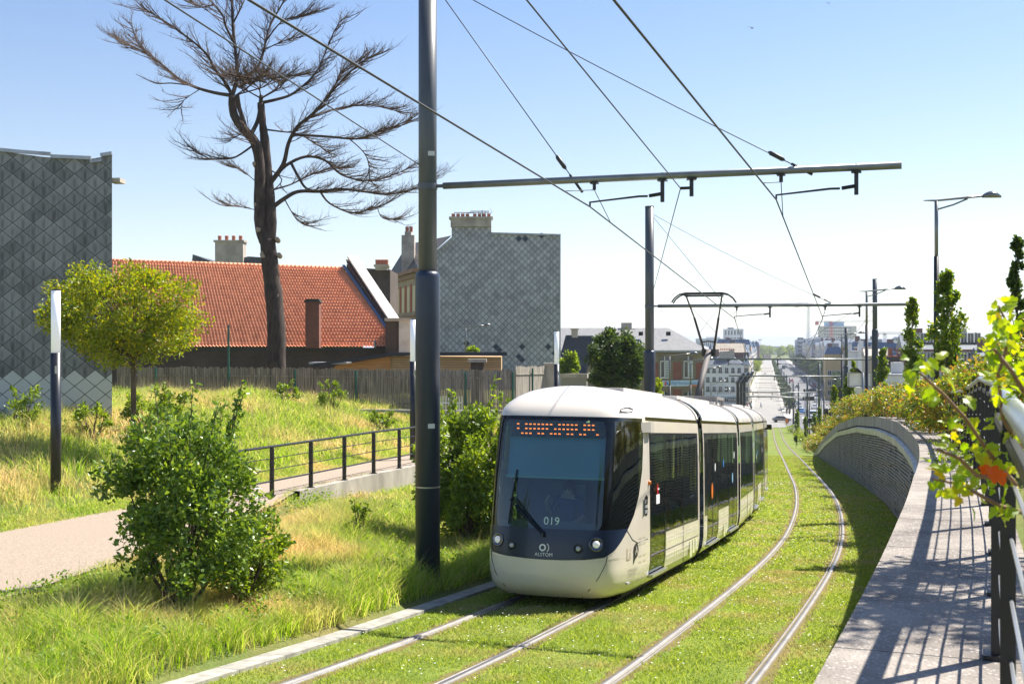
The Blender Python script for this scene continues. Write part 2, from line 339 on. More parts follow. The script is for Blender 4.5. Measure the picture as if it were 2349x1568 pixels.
a=np.arange(ny-1)[:,None]*ntc; k=np.arange(ntc-1)[None,:]; F=np.stack([a+k,a+k+1,a+ntc+k+1,a+ntc+k],-1).reshape(-1,4)
struct('ground',V,F,M_ground,smooth=False)
def sgrid(y0,y1,n=None):
    n=n or max(2,int((y1-y0)/1.0)); return np.array([y2s(v) for v in (np.linspace(y0,y1,n) if y1<270 else np.concatenate([np.linspace(y0,300,max(2,int((300-y0)/3))),np.geomspace(301,y1,24)]))])
def sheet(name,y0,y1,ta,tb,h,m,nt=2,uv=False,hz=None,step=1.):
    sA=sgrid(y0,y1,int((y1-y0)/step) if y1<270 else None); ts=np.linspace(ta,tb,nt)
    if hz is None: V,F=strip(sA,ts,[h]*nt)
    else:
        V=[]; 
        for s in sA:
            yp=float(s2y(s))
            for t in ts:
                p=T(s,t); V.append((p[0],p[1],float(hz(yp,t))+h))
        V=np.array(V); n=nt; a=np.arange(len(sA)-1)[:,None]*n; k=np.arange(n-1)[None,:]; F=np.stack([a+k,a+k+1,a+n+k+1,a+n+k],-1).reshape(-1,4)
    o=struct(name,V,F,m)
    if uv: uvs(o,[(t,s) for s in sA for t in ts])
    return o
sheet('lawn',-11,263,-4.46,2.62,-.012,M_lawn,12,uv=True)
sheet('tramway_paving',263.5,1650,-5.6,2.2,.02,M_pave)
sheet('left_pavement',262,1650,-9,-5.62,.015,M_walk)
sheet('crossing_road',256,300,2.4,40,.014,M_asph); sheet('crossing_street',266,300,-60,-9.1,.014,M_asph)
sheet('road',120,1650,6.2,20.2,.03,M_asph); sheet('right_pavement',262,1650,20.3,25.5,.05,M_walk)
sheet('median_strip',301,1650,2.25,6.1,.02,M_walk)
_sa=sgrid(-6,62,90); _V=[]
for _s in _sa:
    _y=float(s2y(_s)); _z=float(np.interp(_y,PY,PZ))
    for _t in np.linspace(-13.0,float(TN(_y))+.03,5): _p=T(_s,_t); _V.append((_p[0],_p[1],_z+.005))
_a=np.arange(len(_sa)-1)[:,None]*5; _k=np.arange(4)[None,:]; struct('path',np.array(_V),np.stack([_a+_k,_a+_k+1,_a+5+_k+1,_a+5+_k],-1).reshape(-1,4),M_path)
# road paint
mb=MB()
for i in range(46):
    y=140+i*9
    if 262<y<300: continue
    for t in (10.6,15.6):
        a,b_=TY(y,t-.08),TY(y+4,t-.08); c_,d_=TY(y+4,t+.08),TY(y,t+.08)
        for p in (a,b_,c_,d_): p.z+=.05
        mb.add([a,b_,c_,d_],[(3,2,1,0)])
for y0 in (262,301):
    for k in range(9):
        t=6.6+k*1.5; a,b_,c_,d_=TY(y0,t),TY(y0+4,t),TY(y0+4,t+.7),TY(y0,t+.7)
        for p in (a,b_,c_,d_): p.z+=.05
        mb.add([a,b_,c_,d_],[(3,2,1,0)])
tag(mb.build('road_markings',M_white),kind='structure')
# joints of the paving: thin dark lines across
mb=MB()
for i in range(60):
    y=265+i*i*.17+i*3.2
    for t0,t1 in ((-5.6,-4.0),(-3.0-.6,-3.0+.6),(-2.1,-.9),(-.6,.6),(.9,2.2)):
        a,b_,c_,d_=TY(y,t0),TY(y+.25,t0),TY(y+.25,t1),TY(y,t1)
        for p in (a,b_,c_,d_): p.z+=.034
        mb.add([a,b_,c_,d_],[(3,2,1,0)])
tag(mb.build('paving_joints',mat('paving joint',(.16,.15,.14),.8)),kind='structure')
# ---- rails
M_rail=mat('worn rail steel',(.36,.33,.30),.42,metal=.6,noise=.15,nscale=3,thin=(1,1,1))
M_groove=mat('rail groove',(.05,.045,.04),.8)
for t0,lab in ((-3.7265,'left rail of the track under the tram'),(-2.2915,'right rail of the track under the tram'),(-.7175,'left rail of the empty right hand track'),(.7175,'outer rail of the empty right hand track, nearest the wall')):
    sA=np.array([y2s(v) for v in np.concatenate([np.arange(-11,130,.5),np.arange(130,300,4),np.geomspace(300,1600,20)])])
    inn=1 if t0 in(-3.7265,-.7175) else -1
    prof=[(-.055,-.03),(-.052,.012),(.018,.014),(.02,-.02),(.05,-.02),(.052,.008),(.07,.006),(.072,-.03)]
    prof=[(t0+inn*a,b) for a,b in prof]
    if inn<0: prof=prof[::-1]
    V,F=strip(sA,[p[0] for p in prof],[p[1] for p in prof])
    n=len(prof)-1; mi=np.tile(np.array([1 if k in((3,) if inn>0 else (3,)) else 0 for k in range(n)]),len(sA)-1)
    o=npmesh('tram_rail',V,F,[M_rail,M_groove],mi=mi); tag(o,lab,'tram rail','steel tram rails set in the lawn')
# ---- left kerb: stone slabs
mb=MB(); s=y2s(-6)
while s<y2s(54):
    s1=s+1.0
    q=[T(s+.006,-4.74),T(s1-.006,-4.74),T(s1-.006,-4.46),T(s+.006,-4.46)]
    mb.prism([(p[0],p[1],p[2]+.035) for p in q][::-1],(0,0,-.16)); s=s1
tag(mb.build('kerb',M_kerb),kind='structure')
# ---- retaining wall on the right
M_conc=mat('weathered coping concrete',(.34,.32,.29),.9,noise=.28,nscale=2.5,bump=.55,bscale=45,detail=9)
def concmat():
    m,n,b=nmat('exposed aggregate coping'); tc=n.nodes.new('ShaderNodeTexCoord')
    v=n.nodes.new('ShaderNodeTexVoronoi'); v.inputs['Scale'].default_value=60; n.links.new(tc.outputs['Object'],v.inputs['Vector'])
    t=n.nodes.new('ShaderNodeTexNoise'); t.inputs['Scale'].default_value=1.7; t.inputs['Detail'].default_value=9; t.inputs['Roughness'].default_value=.7; n.links.new(tc.outputs['Object'],t.inputs['Vector'])
    r=n.nodes.new('ShaderNodeValToRGB'); r.color_ramp.elements[0].position=.3; r.color_ramp.elements[1].position=.72; r.color_ramp.elements[0].color=(.12,.10,.085,1); r.color_ramp.elements[1].color=(.40,.35,.30,1); n.links.new(t.outputs[0],r.inputs[0])
    w=n.nodes.new('ShaderNodeSeparateColor'); n.links.new(v.outputs['Color'],w.inputs[0])
    f=mth(n,'MULTIPLY',mth(n,'GREATER_THAN',w.outputs[0],.80),mth(n,'LESS_THAN',v.outputs['Distance'],.38))
    mx=n.nodes.new('ShaderNodeMix'); mx.data_type='RGBA'; mx.inputs[7].default_value=(.55,.51,.46,1); n.links.new(mth(n,'MULTIPLY',f,.75),mx.inputs[0]); n.links.new(r.outputs[0],mx.inputs[6])
    n.links.new(mx.outputs[2],b.inputs['Base Color']); b.inputs['Roughness'].default_value=.9
    bp=n.nodes.new('ShaderNodeBump'); bp.inputs['Strength'].default_value=.5; bp.inputs['Distance'].default_value=.01; n.links.new(v.outputs['Distance'],bp.inputs['Height']); n.links.new(bp.outputs[0],b.inputs['Normal']); return m
M_cop=concmat()
M_face=mat('streaked concrete face',(.30,.29,.27),.9,noise=.35,nscale=2.2,bump=.3,bscale=30,thin=(1.6,1.6,.25))
M_flash=mat('pale zinc ledge',(.50,.51,.47),.55,noise=.25,nscale=1.4)
M_slat=mat('grey weathered slats',(.29,.275,.255),.8,noise=.45,nscale=5,thin=(.4,.4,6))
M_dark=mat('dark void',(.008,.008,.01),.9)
wall=empty('retaining_wall',TY(30,2.45,G(30)),0,'curved retaining wall of stacked grey slats under a concrete coping','wall')
wl=wall.location
def wadd(mb,name,m,par=wall,smooth=False):
    o=mb.build(name,m,par,smooth); o.location=-wl; return o
cop=MB(); fac=MB(); s=y2s(1.5); sE=y2s(117)
while s<sE:
    L=1.55 if s<y2s(60) else 3.1; n=3; g=.007
    ss=np.linspace(s+g,min(s+L-g,sE),n+1)
    P=[[] for _ in range(4)]
    for q in ss:
        zc=float(coping(s2y(q)))
        zlow=max(zc-.42,float(np.interp(s2y(q),YS,ZT))-.05)
        for j,(t,z) in enumerate(((2.40,zlow),(2.40,zc),(3.22,zc),(3.22,zc-.42))):
            x,y,_=T(q,t); P[j].append((x,y,z))
    cop.add(P[1]+P[2],[(i,i+1,n+1+i+1,n+1+i) for i in range(n)][::1]); fac.add(P[0]+P[1],[(i,i+1,n+1+i+1,n+1+i) for i in range(n)]); fac.add(P[3]+P[2],[(i,n+1+i,n+1+i+1,i+1) for i in range(n)])
    for e in (0,-1): fac.add([P[0][e],P[1][e],P[2][e],P[3][e]],[(0,1,2,3)])
    s+=L
wadd(cop,'coping',M_cop); wadd(fac,'coping_face',M_face)
# backing, ledge, slats, end block
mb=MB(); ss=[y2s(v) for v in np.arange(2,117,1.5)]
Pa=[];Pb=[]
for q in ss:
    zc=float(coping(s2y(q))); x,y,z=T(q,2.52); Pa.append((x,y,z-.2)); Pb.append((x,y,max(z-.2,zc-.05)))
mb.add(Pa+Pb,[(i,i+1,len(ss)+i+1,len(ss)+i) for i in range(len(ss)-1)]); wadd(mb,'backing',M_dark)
mb=MB(); ss=[y2s(v) for v in np.arange(18,112,1.5)]
rows=[[],[],[]]
for q in ss:
    yv=float(s2y(q)); zc=float(coping(yv)); hgt=zc-float(np.interp(yv,YS,ZT)); k=min(1,max(.0,(hgt-.5)/.6))
    for j,(t,dz) in enumerate(((2.47,-.47),(2.31,-.52),(2.36,-.52-.24*k))):
        x,y,_=T(q,t); rows[j].append((x,y,zc+dz))
n=len(ss); mb.add(rows[0]+rows[1]+rows[2],[(i,i+1,n+i+1,n+i) for i in range(n-1)]+[(n+i,n+i+1,2*n+i+1,2*n+i) for i in range(n-1)]); wadd(mb,'ledge',M_flash)
mb=MB(); s=y2s(4); seg=1.25; r_=random.Random(3)
while s<y2s(111):
    s1=s+seg; ym=float(s2y((s+s1)/2)); top=float(coping(ym))-G(ym)-.68; h=.03; off=r_.uniform(-.012,.012)
    while h<top:
        dt=off+r_.uniform(-.014,.014)+.012*math.sin(h*9+s*.35); a=T(s+.012,2.44+dt,h); b_=T(s1-.012,2.44+dt,h); mb.bar(a,b_,.06,.058)
        h+=.10
    s=s1
wadd(mb,'slat_cladding',M_slat)
mb=MB(); q=[T(y2s(111.2),2.38,-.1),T(y2s(117.5),2.38,-.1),T(y2s(117.5),2.38,.02),T(y2s(114),2.38,float(coping(114)-G(114)-.1)),T(y2s(111.2),2.38,float(coping(111.2)-G(111.2))-.43)]
mb.prism(q,Vector(T(y2s(114),2.9))-Vector(T(y2s(114),2.38))); wadd(mb,'end_block',M_conc)
# ---- fence standing on the coping
M_black=mat('black paint',(.012,.012,.014),.4); M_galv=mat('galvanised steel',(.34,.35,.36),.32,metal=.85,noise=.12,nscale=8); M_wire=mat('steel rods',(.42,.42,.42),.4,metal=.7)
fence=empty('guard_fence',TY(12,3.06,float(coping(12))),0,'black post fence with a round galvanised handrail on top of the coping','fence'); fl=fence.location
def zf(s): return float(coping(s2y(s)))
def FX(q,dt=0.):
    x,y,_=T(q,3.06+dt)
    if y<7: k=min(1,(7-y)/2.5); x=x*(1-k)+(.125+.3695*y+dt)*k
    return x,y,0.
def fadd(mb,name,m,par=fence,sm=False): o=mb.build(name,m,par,sm); o.location=-fl; return o
sp=[y2s(3.15)+1.47*i for i in range(46)]
for i,q in enumerate(sp):
    x,y,_=FX(q); z=zf(q); mb=MB(); hd=head(q)
    for dx in ((-.026,.026)): 
        px,py,_=FX(q+dx); mb.box((px,py,z+.47),(.04,.012,.98),-hd)
    mb.box((x,y,z+.012),(.1,.12,.02),-hd); mb.box((x,y,z+.99),(.03,.05,.08),-hd)
    o=mb.build('post',M_black,fence); o.location=-fl
mb=MB(); qs=[y2s(1.6)+.5*i for i in range(136)]
mb.tube([(FX(q)[0],FX(q)[1],zf(q)+1.045) for q in qs],.027,12); fadd(mb,'handrail',M_galv,sm=True)
mb=MB()
for j in range(5): mb.tube([(FX(q,.008)[0],FX(q,.008)[1],zf(q)+.16+j*.17) for q in qs[::2]],.006,5)
fadd(mb,'horizontal_rods',M_wire)
mb=MB(); mb.bar
for i in range(len(sp)-1):
    a=FX(sp[i]);b_=FX(sp[i+1]); mb.bar((a[0],a[1],zf(sp[i])+.95),(b_[0],b_[1],zf(sp[i+1])+.95),.02,.03)
fadd(mb,'top_bar',M_black)
# ---- low wall and railing along the path
M_oldc=mat('stained low wall',(.36,.32,.27),.9,noise=.3,nscale=1.5,bump=.3,bscale=25,thin=(1,1,.4))
mb=MB(); ss=[y2s(v) for v in np.arange(24.5,62,1.)]; P=[[] for _ in range(4)]
for q in ss:
    yv=float(s2y(q)); zp=float(np.interp(yv,PY,PZ)); 
    for j,(t,z) in enumerate(((-11.02,zp-1.2),(-11.02,zp+.03),(-11.24,zp+.03),(-11.24,zp-.3))):
        x,y,_=T(q,t); P[j].append((x,y,z))
n=len(ss)
for j in range(3): mb.add(P[j]+P[j+1],[(i,n+i,n+i+1,i+1) for i in range(n-1)])
tag(mb.build('low_wall',M_oldc),'stained concrete low wall edging the gravel path above the grass','wall')
rail=empty('path_railing',TY(29,-11.12,-3.4),0,'black metal railing with four bars along the gravel path','railing'); rl=rail.location
s0=y2s(27.1)-1.93*3; st=[s0+1.93*i for i in range(18)]
zpp=lambda q: float(np.interp(s2y(q),PY,PZ))+.03
for q in st:
    x,y,_=T(q,-11.13); z=zpp(q); mb=MB(); hd=head(q)
    mb.box((x,y,z+.53),(.09,.05,1.06),-hd); mb.box((x,y,z+1.07),(.05,.04,.06),-hd); mb.box((x,y,z+.01),(.13,.13,.02),-hd); o=mb.build('post',M_black,rail); o.location=-rl
for h,w in ((1.09,.06),(.83,.022),(.58,.022),(.33,.04)):
    mb=MB(); mb.tube([(T(q,-11.13)[0],T(q,-11.13)[1],zpp(q)+h) for q in st],w/2,6); o=mb.build('top_rail' if h>1 else 'bar',M_black,rail); o.location=-rl
# ================================================================ GRASS
def blades(n,y0,y1,t0,t1,hh,ww,lean=.5,hz=None,dens=None,seed=None,yexp=1.):
    yp=y0+(y1-y0)*rng.random(n)**yexp; t=rng.uniform(t0,t1,n)
    if dens is not None:
        k=rng.random(n)<dens(yp,t); yp,t=yp[k],t[k]; n=len(yp)
    m=np.interp(yp,YS,M_); c=1/np.sqrt(1+m*m); x=np.interp(yp,YS,X_)+t*c; y=yp-t*m*c; z=H(yp,t)+lumpf(x,y,t) if hz is None else hz(yp,t)
    h=hh(yp,t) if callable(hh) else np.full(n,hh); h=h*rng.uniform(.55,1.25,n); w=(ww(yp) if callable(ww) else np.full(n,ww))*rng.uniform(.7,1.3,n)
    az=rng.uniform(0,2*np.pi,n); l=lean*rng.uniform(.2,1.3,n)*h; dx,dy=np.cos(az)*l,np.sin(az)*l; wa=rng.uniform(0,2*np.pi,n); wx,wy=np.cos(wa)*w/2,np.sin(wa)*w/2
    B=np.stack([x,y,z-.01],1); W1=np.stack([wx,wy,0*wx],1); m1=B+np.stack([dx*.3,dy*.3,h*.6],1); tip=B+np.stack([dx,dy,h],1)
    V=np.stack([B-W1,B+W1,m1-W1*.8,m1+W1*.8,tip],1).reshape(-1,3); i=np.arange(n)[:,None]*5
    F=np.concatenate([i+[0,1,3],i+[0,3,2],i+[2,3,4]],0); return V,F
GREEN=[(.10,.17,.02),(.17,.27,.03),(.24,.34,.05),(.13,.22,.03)]
STRAW=[(.42,.34,.14),(.50,.40,.19),(.36,.27,.12),(.30,.31,.10)]
M_mead=leafmat('meadow grass',[(.10,.20,.02),(.22,.36,.035),(.34,.44,.07),(.52,.47,.17),(.17,.32,.025)],.6,.45,.25,patch=([(.62,.49,.20),(.70,.56,.28),(.52,.36,.17),(.40,.46,.11)],.33,.55))
M_lg=leafmat('lawn blades',[(.11,.19,.02),(.24,.32,.04),(.40,.44,.10),(.18,.27,.03),(.31,.37,.07)],.6,.4,.25,patch=([(.30,.33,.08),(.42,.37,.14),(.34,.27,.11)],.9,.56))
def lawnd(yp,t):
    d=np.min([np.abs(t-k) for k in (-.7175,.7175,-3.7265,-2.2915)],0); return np.where(d<.09,0,np.where(d<.2,.35,1))
V1,F1=blades(190000,9,24,-4.44,2.38,lambda y,t:.045+.02*np.sin(t*3)*np.cos(y*2),lambda y:.0042+.00045*y,1.3,hz=lambda y,t:np.interp(y,YS,ZT)-.01,dens=lawnd)
V2,F2=blades(150000,24,110,-4.44,2.38,.055,lambda y:.006+.0006*y,1.3,hz=lambda y,t:np.interp(y,YS,ZT)-.01,dens=lawnd,yexp=1.7)
F2=F2+len(V1); tag(npmesh('lawn_grass',np.concatenate([V1,V2]),np.concatenate([F1,F2]),M_lg),'short green grass between the tram rails','lawn grass',kind='stuff')
# daisies
n=1800; yp=rng.uniform(9,60,n); t=rng.uniform(-4.4,2.3,n); k=lawnd(yp,t)>.9; yp,t=yp[k],t[k]; n=len(yp); P=np.stack(T(np.interp(yp,YS,SS),t,.05),1); r=.008+.0003*yp
ang=np.linspace(0,2*np.pi,6)[:5]; V=(P[:,None,:]+np.stack([np.cos(ang)[None]*r[:,None],np.sin(ang)[None]*r[:,None],0*ang[None]+0*r[:,None]],-1)).reshape(-1,3)
tag(npmesh('daisies',V,(np.arange(n)[:,None]*5+np.arange(5)[None]),mat('daisy white',(.8,.8,.76),.7)),'tiny white daisies scattered over the tram lawn','wild flowers',kind='stuff')
hm=lambda y,t: np.clip(np.where(t<-12,1,(t-TN(y)-.02)/1.6),np.where(y>27,.7,.22),1)*(.30+.14*np.sin(t*1.7+y*.6)*np.cos(y*.45)+.09*np.sin(t*4.3+y*2.3)*np.cos(y*3.1-t)+.05*np.sin(t*9+y*6.3))
cl_=lambda y,t: np.where(t<TN(y)+.04,0,1)*(.45+.55*(np.sin(t*5.1+y*3.3+np.sin(y*2.))*np.cos(y*4.7-t*2.2)>-.25))
V1,F1=blades(190000,7,24,-11.0,-4.85,hm,lambda y:.0055+.00036*y,.95,dens=cl_)
V2,F2=blades(55000,24,60,-11.0,-4.85,hm,lambda y:.008+.0004*y,.95,dens=cl_)
V3,F3=blades(210000,12,58,-34,-13.1,lambda y,t:np.clip(hm(y,t)*1.0*np.clip((-13.0-t)/.9,.25,1),.05,.6),lambda y:.009+.0004*y,.8)
V4,F4=blades(26000,6,40,-13.5,-12.9,.1,.01,1.5)
V5,F5=blades(60000,6,29,-12.,-8,.12,.008,1.3,dens=lambda y,t:(np.abs(t-TN(y)-.05)<.14)*1.)
Vs=[V1,V2,V3,V4,V5]; Fs=[F1,F2,F3,F4,F5]; o_=0; Fo=[]
for v,f in zip(Vs,Fs): Fo.append(f+o_); o_+=len(v)
tag(npmesh('meadow_grass',np.concatenate(Vs),np.concatenate(Fo),M_mead),'tall unmown grass turning straw coloured on the bank','meadow grass',kind='stuff')
# seed stalks
V1,F1=blades(9000,7,26,-11,-4.9,lambda y,t:hm(y,t)*1.6+.06,.004,.35,dens=cl_); V2,F2=blades(14000,14,50,-32,-14.6,lambda y,t:hm(y,t)*1.5+.1,.008,.35)
tag(npmesh('seed_stalks',np.concatenate([V1,V2]),np.concatenate([F1,F2+len(V1)]),leafmat('seed stalks',[(.45,.36,.17),(.55,.46,.25),(.38,.33,.12)],.7,.2,.2)),'dry straw coloured seed stalks above the meadow','seed stalks',kind='stuff')

# broad leaved weeds among the grass
def weedleaves(n,y0,y1,t0,t1,sz,hh):
    yp=rng.uniform(y0,y1,n//9); t=rng.uniform(t0,t1,n//9); k=(np.sin(t*1.9+yp*.8)*np.cos(yp*.7-t*.5)+.3*rng.normal(size=len(t))>.1)&((t<-13)|(t>TN(yp)+.3)); yp,t=yp[k],t[k]
    yp=np.repeat(yp,9)+rng.normal(size=len(yp)*9)*.09; t=np.repeat(t,9)+rng.normal(size=len(t)*9)*.09; x,y,_=T(np.interp(yp,YS,SS),t); P=np.stack([x,y,H(yp,t)+lumpf(x,y,t)+hh*rng.random(len(yp))],1); return leaves(P,sz,.55,.25)
A_=[weedleaves(46000,7,26,-10.9,-5.1,.055,.30),weedleaves(46000,13,54,-33,-13.6,.075,.38)]
tag(npmesh('ground_weeds',np.concatenate([A_[0][0],A_[1][0]]),np.concatenate([A_[0][1],A_[1][1]+len(A_[0][0])]),leafmat('weed leaves',[(.10,.18,.02),(.17,.28,.03),(.26,.38,.05),(.13,.22,.03)],.45,.35,.35)),'low broad leaved weeds growing among the tall grass','weeds',kind='stuff')
# ================================================================ PEOPLE
M_skin=mat('skin',(.45,.27,.19),.6); M_hairb=mat('dark hair',(.03,.02,.015),.7)
def cloth(name,c): return mat('cloth '+name,c,.85)
def person_mesh(name,pose):
    """one continuous skinned body; joints per pose, z up, feet at 0, facing -y"""
    st={'pelvis':(0,0,.95),'spine':(0,0,1.15),'chest':(0,.01,1.38),'neck':(0,0,1.50),'head':(0,-.015,1.60),'crown':(0,-.01,1.72),
        'hipl':(.10,0,.92),'kneel':(.11,-.02,.50),'anklel':(.11,.03,.09),'toel':(.12,-.13,.04),'hipr':(-.10,0,.92),'kneer':(-.11,-.02,.50),'ankler':(-.11,.03,.09),'toer':(-.12,-.13,.04),
        'shl':(.19,.01,1.42),'ell':(.25,.03,1.15),'wrl':(.26,-.06,.92),'hal':(.26,-.10,.83),'shr':(-.19,.01,1.42),'elr':(-.25,.03,1.15),'wrr':(-.26,-.06,.92),'har':(-.26,-.10,.83)}
    if pose=='walk': st.update({'kneel':(.10,-.20,.52),'anklel':(.10,-.32,.12),'toel':(.10,-.48,.10),'kneer':(-.10,.02,.50),'ankler':(-.10,.28,.16),'toer':(-.10,.18,.05),'ell':(.25,.12,1.17),'wrl':(.24,.14,.95),'hal':(.24,.13,.86),'elr':(-.25,-.05,1.17),'wrr':(-.23,-.25,1.0),'har':(-.23,-.32,.94)})
    if pose=='sit': 
        st={k:(v[0],v[1],v[2]-.45) for k,v in st.items()}
        st.update({'kneel':(.12,-.46,.50),'anklel':(.12,-.44,.09),'toel':(.12,-.60,.04),'kneer':(-.12,-.46,.50),'ankler':(-.12,-.44,.09),'toer':(-.12,-.60,.04),'ell':(.27,-.10,.72),'wrl':(.18,-.32,.66),'hal':(.12,-.38,.64),'elr':(-.27,-.12,.74),'wrr':(-.30,-.28,.98),'har':(-.22,-.30,1.08)})
    rad={'pelvis':.15,'spine':.125,'chest':.16,'neck':.058,'head':.092,'crown':.07,'hip':.095,'knee':.06,'ankle':.042,'toe':.035,'sh':.07,'el':.043,'wr':.03,'ha':.035}
    ks=list(st); ed=[('pelvis','spine'),('spine','chest'),('chest','neck'),('neck','head'),('head','crown')]
    for q in 'lr': ed+=[('pelvis','hip'+q),('hip'+q,'knee'+q),('knee'+q,'ankle'+q),('ankle'+q,'toe'+q),('chest','sh'+q),('sh'+q,'el'+q),('el'+q,'wr'+q),('wr'+q,'ha'+q)]
    me=bpy.data.meshes.new('t'); me.from_pydata([st[k] for k in ks],[(ks.index(a),ks.index(b)) for a,b in ed],[]); o=bpy.data.objects.new('t',me); C.objects.link(o)
    md=o.modifiers.new('s','SKIN'); 
    for i,k in enumerate(ks):
        r=rad.get(k) or rad[k[:-1]]; sv=me.skin_vertices[0].data[i]; sv.radius=(r,r*(.8 if k in('chest','pelvis','spine') else 1)); sv.use_root=(k=='pelvis')
    sb=o.modifiers.new('b','SUBSURF'); sb.levels=1; sb.render_levels=1
    dg=bpy.context.evaluated_depsgraph_get(); ev=o.evaluated_get(dg); m2=bpy.data.meshes.new_from_object(ev); bpy.data.objects.remove(o); m2.name=name
    P=np.array([st[k] for k in ks]); kind=[]
    for e in ed:
        b=e[1]; kind.append(2 if b in('neck','head','crown') or b[:2] in('wr','ha') else 3 if b[:-1] in('toe',) else 1 if b[:-1] in('knee','ankle','hip') else 0)
    E0=np.array([st[a] for a,b in ed]);E1=np.array([st[b] for a,b in ed])
    for p in m2.polygons:
        c=np.array(p.center[:]); d=E1-E0; tt_=np.clip(((c-E0)*d).sum(1)/(d*d).sum(1),0,1); k=np.argmin(np.linalg.norm(E0+d*tt_[:,None]-c,axis=1)); p.material_index=kind[k]; p.use_smooth=True
    for k in range(4): m2.materials.append(None)
    return m2,P[ks.index('head')]
PM={p:person_mesh('person_'+p,p) for p in ('stand','walk','sit')}
hair_me={}
for p,(m2,hd) in PM.items():
    mb=MB(); mb.lathe((hd[0],hd[1]+.02,hd[2]-.02),[(.085,.0),(.105,.05),(.1,.1),(.07,.15),(.02,.17)],10); o=mb.build('hair',M_hairb,smooth=True); hair_me[p]=o.data; bpy.data.objects.remove(o)
def person(pose,loc,rz,shirt,trous,label=None,group=None,cat='person',parent=None,hair=None,name='person'):
    o=bpy.data.objects.new(name,PM[pose][0]); C.objects.link(o); o.location=loc; o.rotation_euler=(0,0,rz)
    for i,m in enumerate((shirt,trous,M_skin,M_black)): o.material_slots[i].link='OBJECT'; o.material_slots[i].material=m
    if parent is not None: o.parent=parent
    h=bpy.data.objects.new('hair',hair_me[pose]); C.objects.link(h); h.parent=o
    if label: tag(o,label,cat,group)
    return o
# ================================================================ TRAM
M_cream=mat('tram cream paint',(.76,.68,.58),.24,noise=.06,nscale=.9,coat=.5); M_navy=mat('tram navy mask',(.011,.022,.058),.3,coat=.15)
M_frame=mat('black glazing frame',(.008,.009,.011),.12); M_rub=mat('black rubber bellows',(.015,.015,.016),.7); M_alu=mat('brushed aluminium',(.6,.6,.6),.3,metal=.8)
M_under=mat('underframe',(.02,.02,.02),.8); M_inter=mat('tram interior grey',(.36,.37,.37),.6); M_blind=mat('sun blind',(.30,.46,.50),.7); M_trim=mat('pale green trim',(.45,.62,.52),.5)
M_led=mat('orange red led',(.02,.0,.0),.5,emit=(1,.17,.02),estr=1.6); M_lamp=mat('headlight glass',(.8,.8,.8),.1,emit=(1,.98,.92),estr=.08); M_chrome=mat('headlight bowl',(.16,.16,.17),.15,metal=1.)
M_orange=mat('orange indicator',(.9,.22,.02),.3); M_wht=mat('white lettering',(.85,.85,.85),.5); M_grey=mat('grey lettering',(.25,.24,.22),.5); M_dot=mat('grey decal dots',(.42,.39,.34),.5); M_gold=mat('sand lettering',(.55,.46,.33),.5); M_yel=mat('pale yellow panel',(.72,.70,.50),.3,coat=.3); M_red=mat('red sticker',(.6,.02,.02),.4); M_blue=mat('blue sticker',(.05,.25,.7),.4)
def glassmat(name,tint,refl=.12,rough=.015):
    m,n,b=nmat(name); tr=n.nodes.new('ShaderNodeBsdfTransparent'); tr.inputs[0].default_value=(*tint,1); gl=n.nodes.new('ShaderNodeBsdfGlossy'); gl.inputs['Roughness'].default_value=rough
    fr=n.nodes.new('ShaderNodeFresnel'); fr.inputs[0].default_value=1.5; ms=n.nodes.new('ShaderNodeMixShader')
    tc=n.nodes.new('ShaderNodeTexCoord'); t=n.nodes.new('ShaderNodeTexNoise'); t.inputs['Scale'].default_value=1.6; n.links.new(tc.outputs['Object'],t.inputs['Vector']); bp=n.nodes.new('ShaderNodeBump'); bp.inputs['Strength'].default_value=.12; bp.inputs['Distance'].default_value=.03; n.links.new(t.outputs[0],bp.inputs['Height']); n.links.new(bp.outputs[0],gl.inputs['Normal'])
    n.links.new(mth(n,'ADD',fr.outputs[0],refl-.04),ms.inputs[0]); n.links.new(tr.outputs[0],ms.inputs[1]); n.links.new(gl.outputs[0],ms.inputs[2]); n.links.new(ms.outputs[0],n.nodes['Material Output'].inputs[0]); return m
M_wind=glassmat('windscreen glass',(.50,.76,.84),.10); M_side=glassmat('tinted side glass',(.30,.36,.35),.13)
TC=-3.009; S0=14.45
tram=empty('tram',Vector(T(S0+7,TC)),-head(S0+7),'cream low floor tram with dark glass and raised pantograph coming up the grassed track','tram'); tl=Vector(tram.location); trz=tram.rotation_euler[2]
IM=Matrix.Rotation(-trz,4,'Z')@Matrix.Translation(-tl)
def tpart(o,par=None):
    o.parent=par or tram
    if par is None: o.matrix_local=IM
    return o
PZr=[.16,.22,.35,.55,.75,.97,1.18,2.0,2.5,2.70,2.90,2.96,3.05,3.15,3.25,3.34,3.40,3.44,3.46]
PWr=[1.02,1.10,1.165,1.195,1.20,1.20,1.20,1.195,1.185,1.175,1.155,1.148,1.12,1.05,.93,.76,.56,.32,0.]
pw=lambda z: np.interp(z,PZr,PWr)
class Mod:
    def __init__(s,a0,a1): s.A=Vector(T(S0+a0,TC)); s.B=Vector(T(S0+a1,TC)); s.a0=a0; s.L=a1-a0; s.d=(s.B-s.A)/s.L; s.n=Vector((s.d.y,-s.d.x,0)).normalized()
    def P(s,a,w,z): return s.A+s.d*a+s.n*w+Vector((0,0,z))
MODS=[Mod(0,6.92),Mod(7.42,13.7),Mod(14.15,18.9),Mod(19.35,25.65),Mod(26.15,33.1)]
OUT=[(0,0),(.3,.012),(.6,.06),(.8,.125),(.93,.23),(1.01,.38),(1.065,.62),(1.115,.92),(1.16,1.25),(1.188,1.6),(1.2,1.95)]
ow=np.array([o[0] for o in OUT]); oa=np.array([o[1] for o in OUT]); op=np.concatenate([[0],np.cumsum(np.hypot(np.diff(ow),np.diff(oa)))])
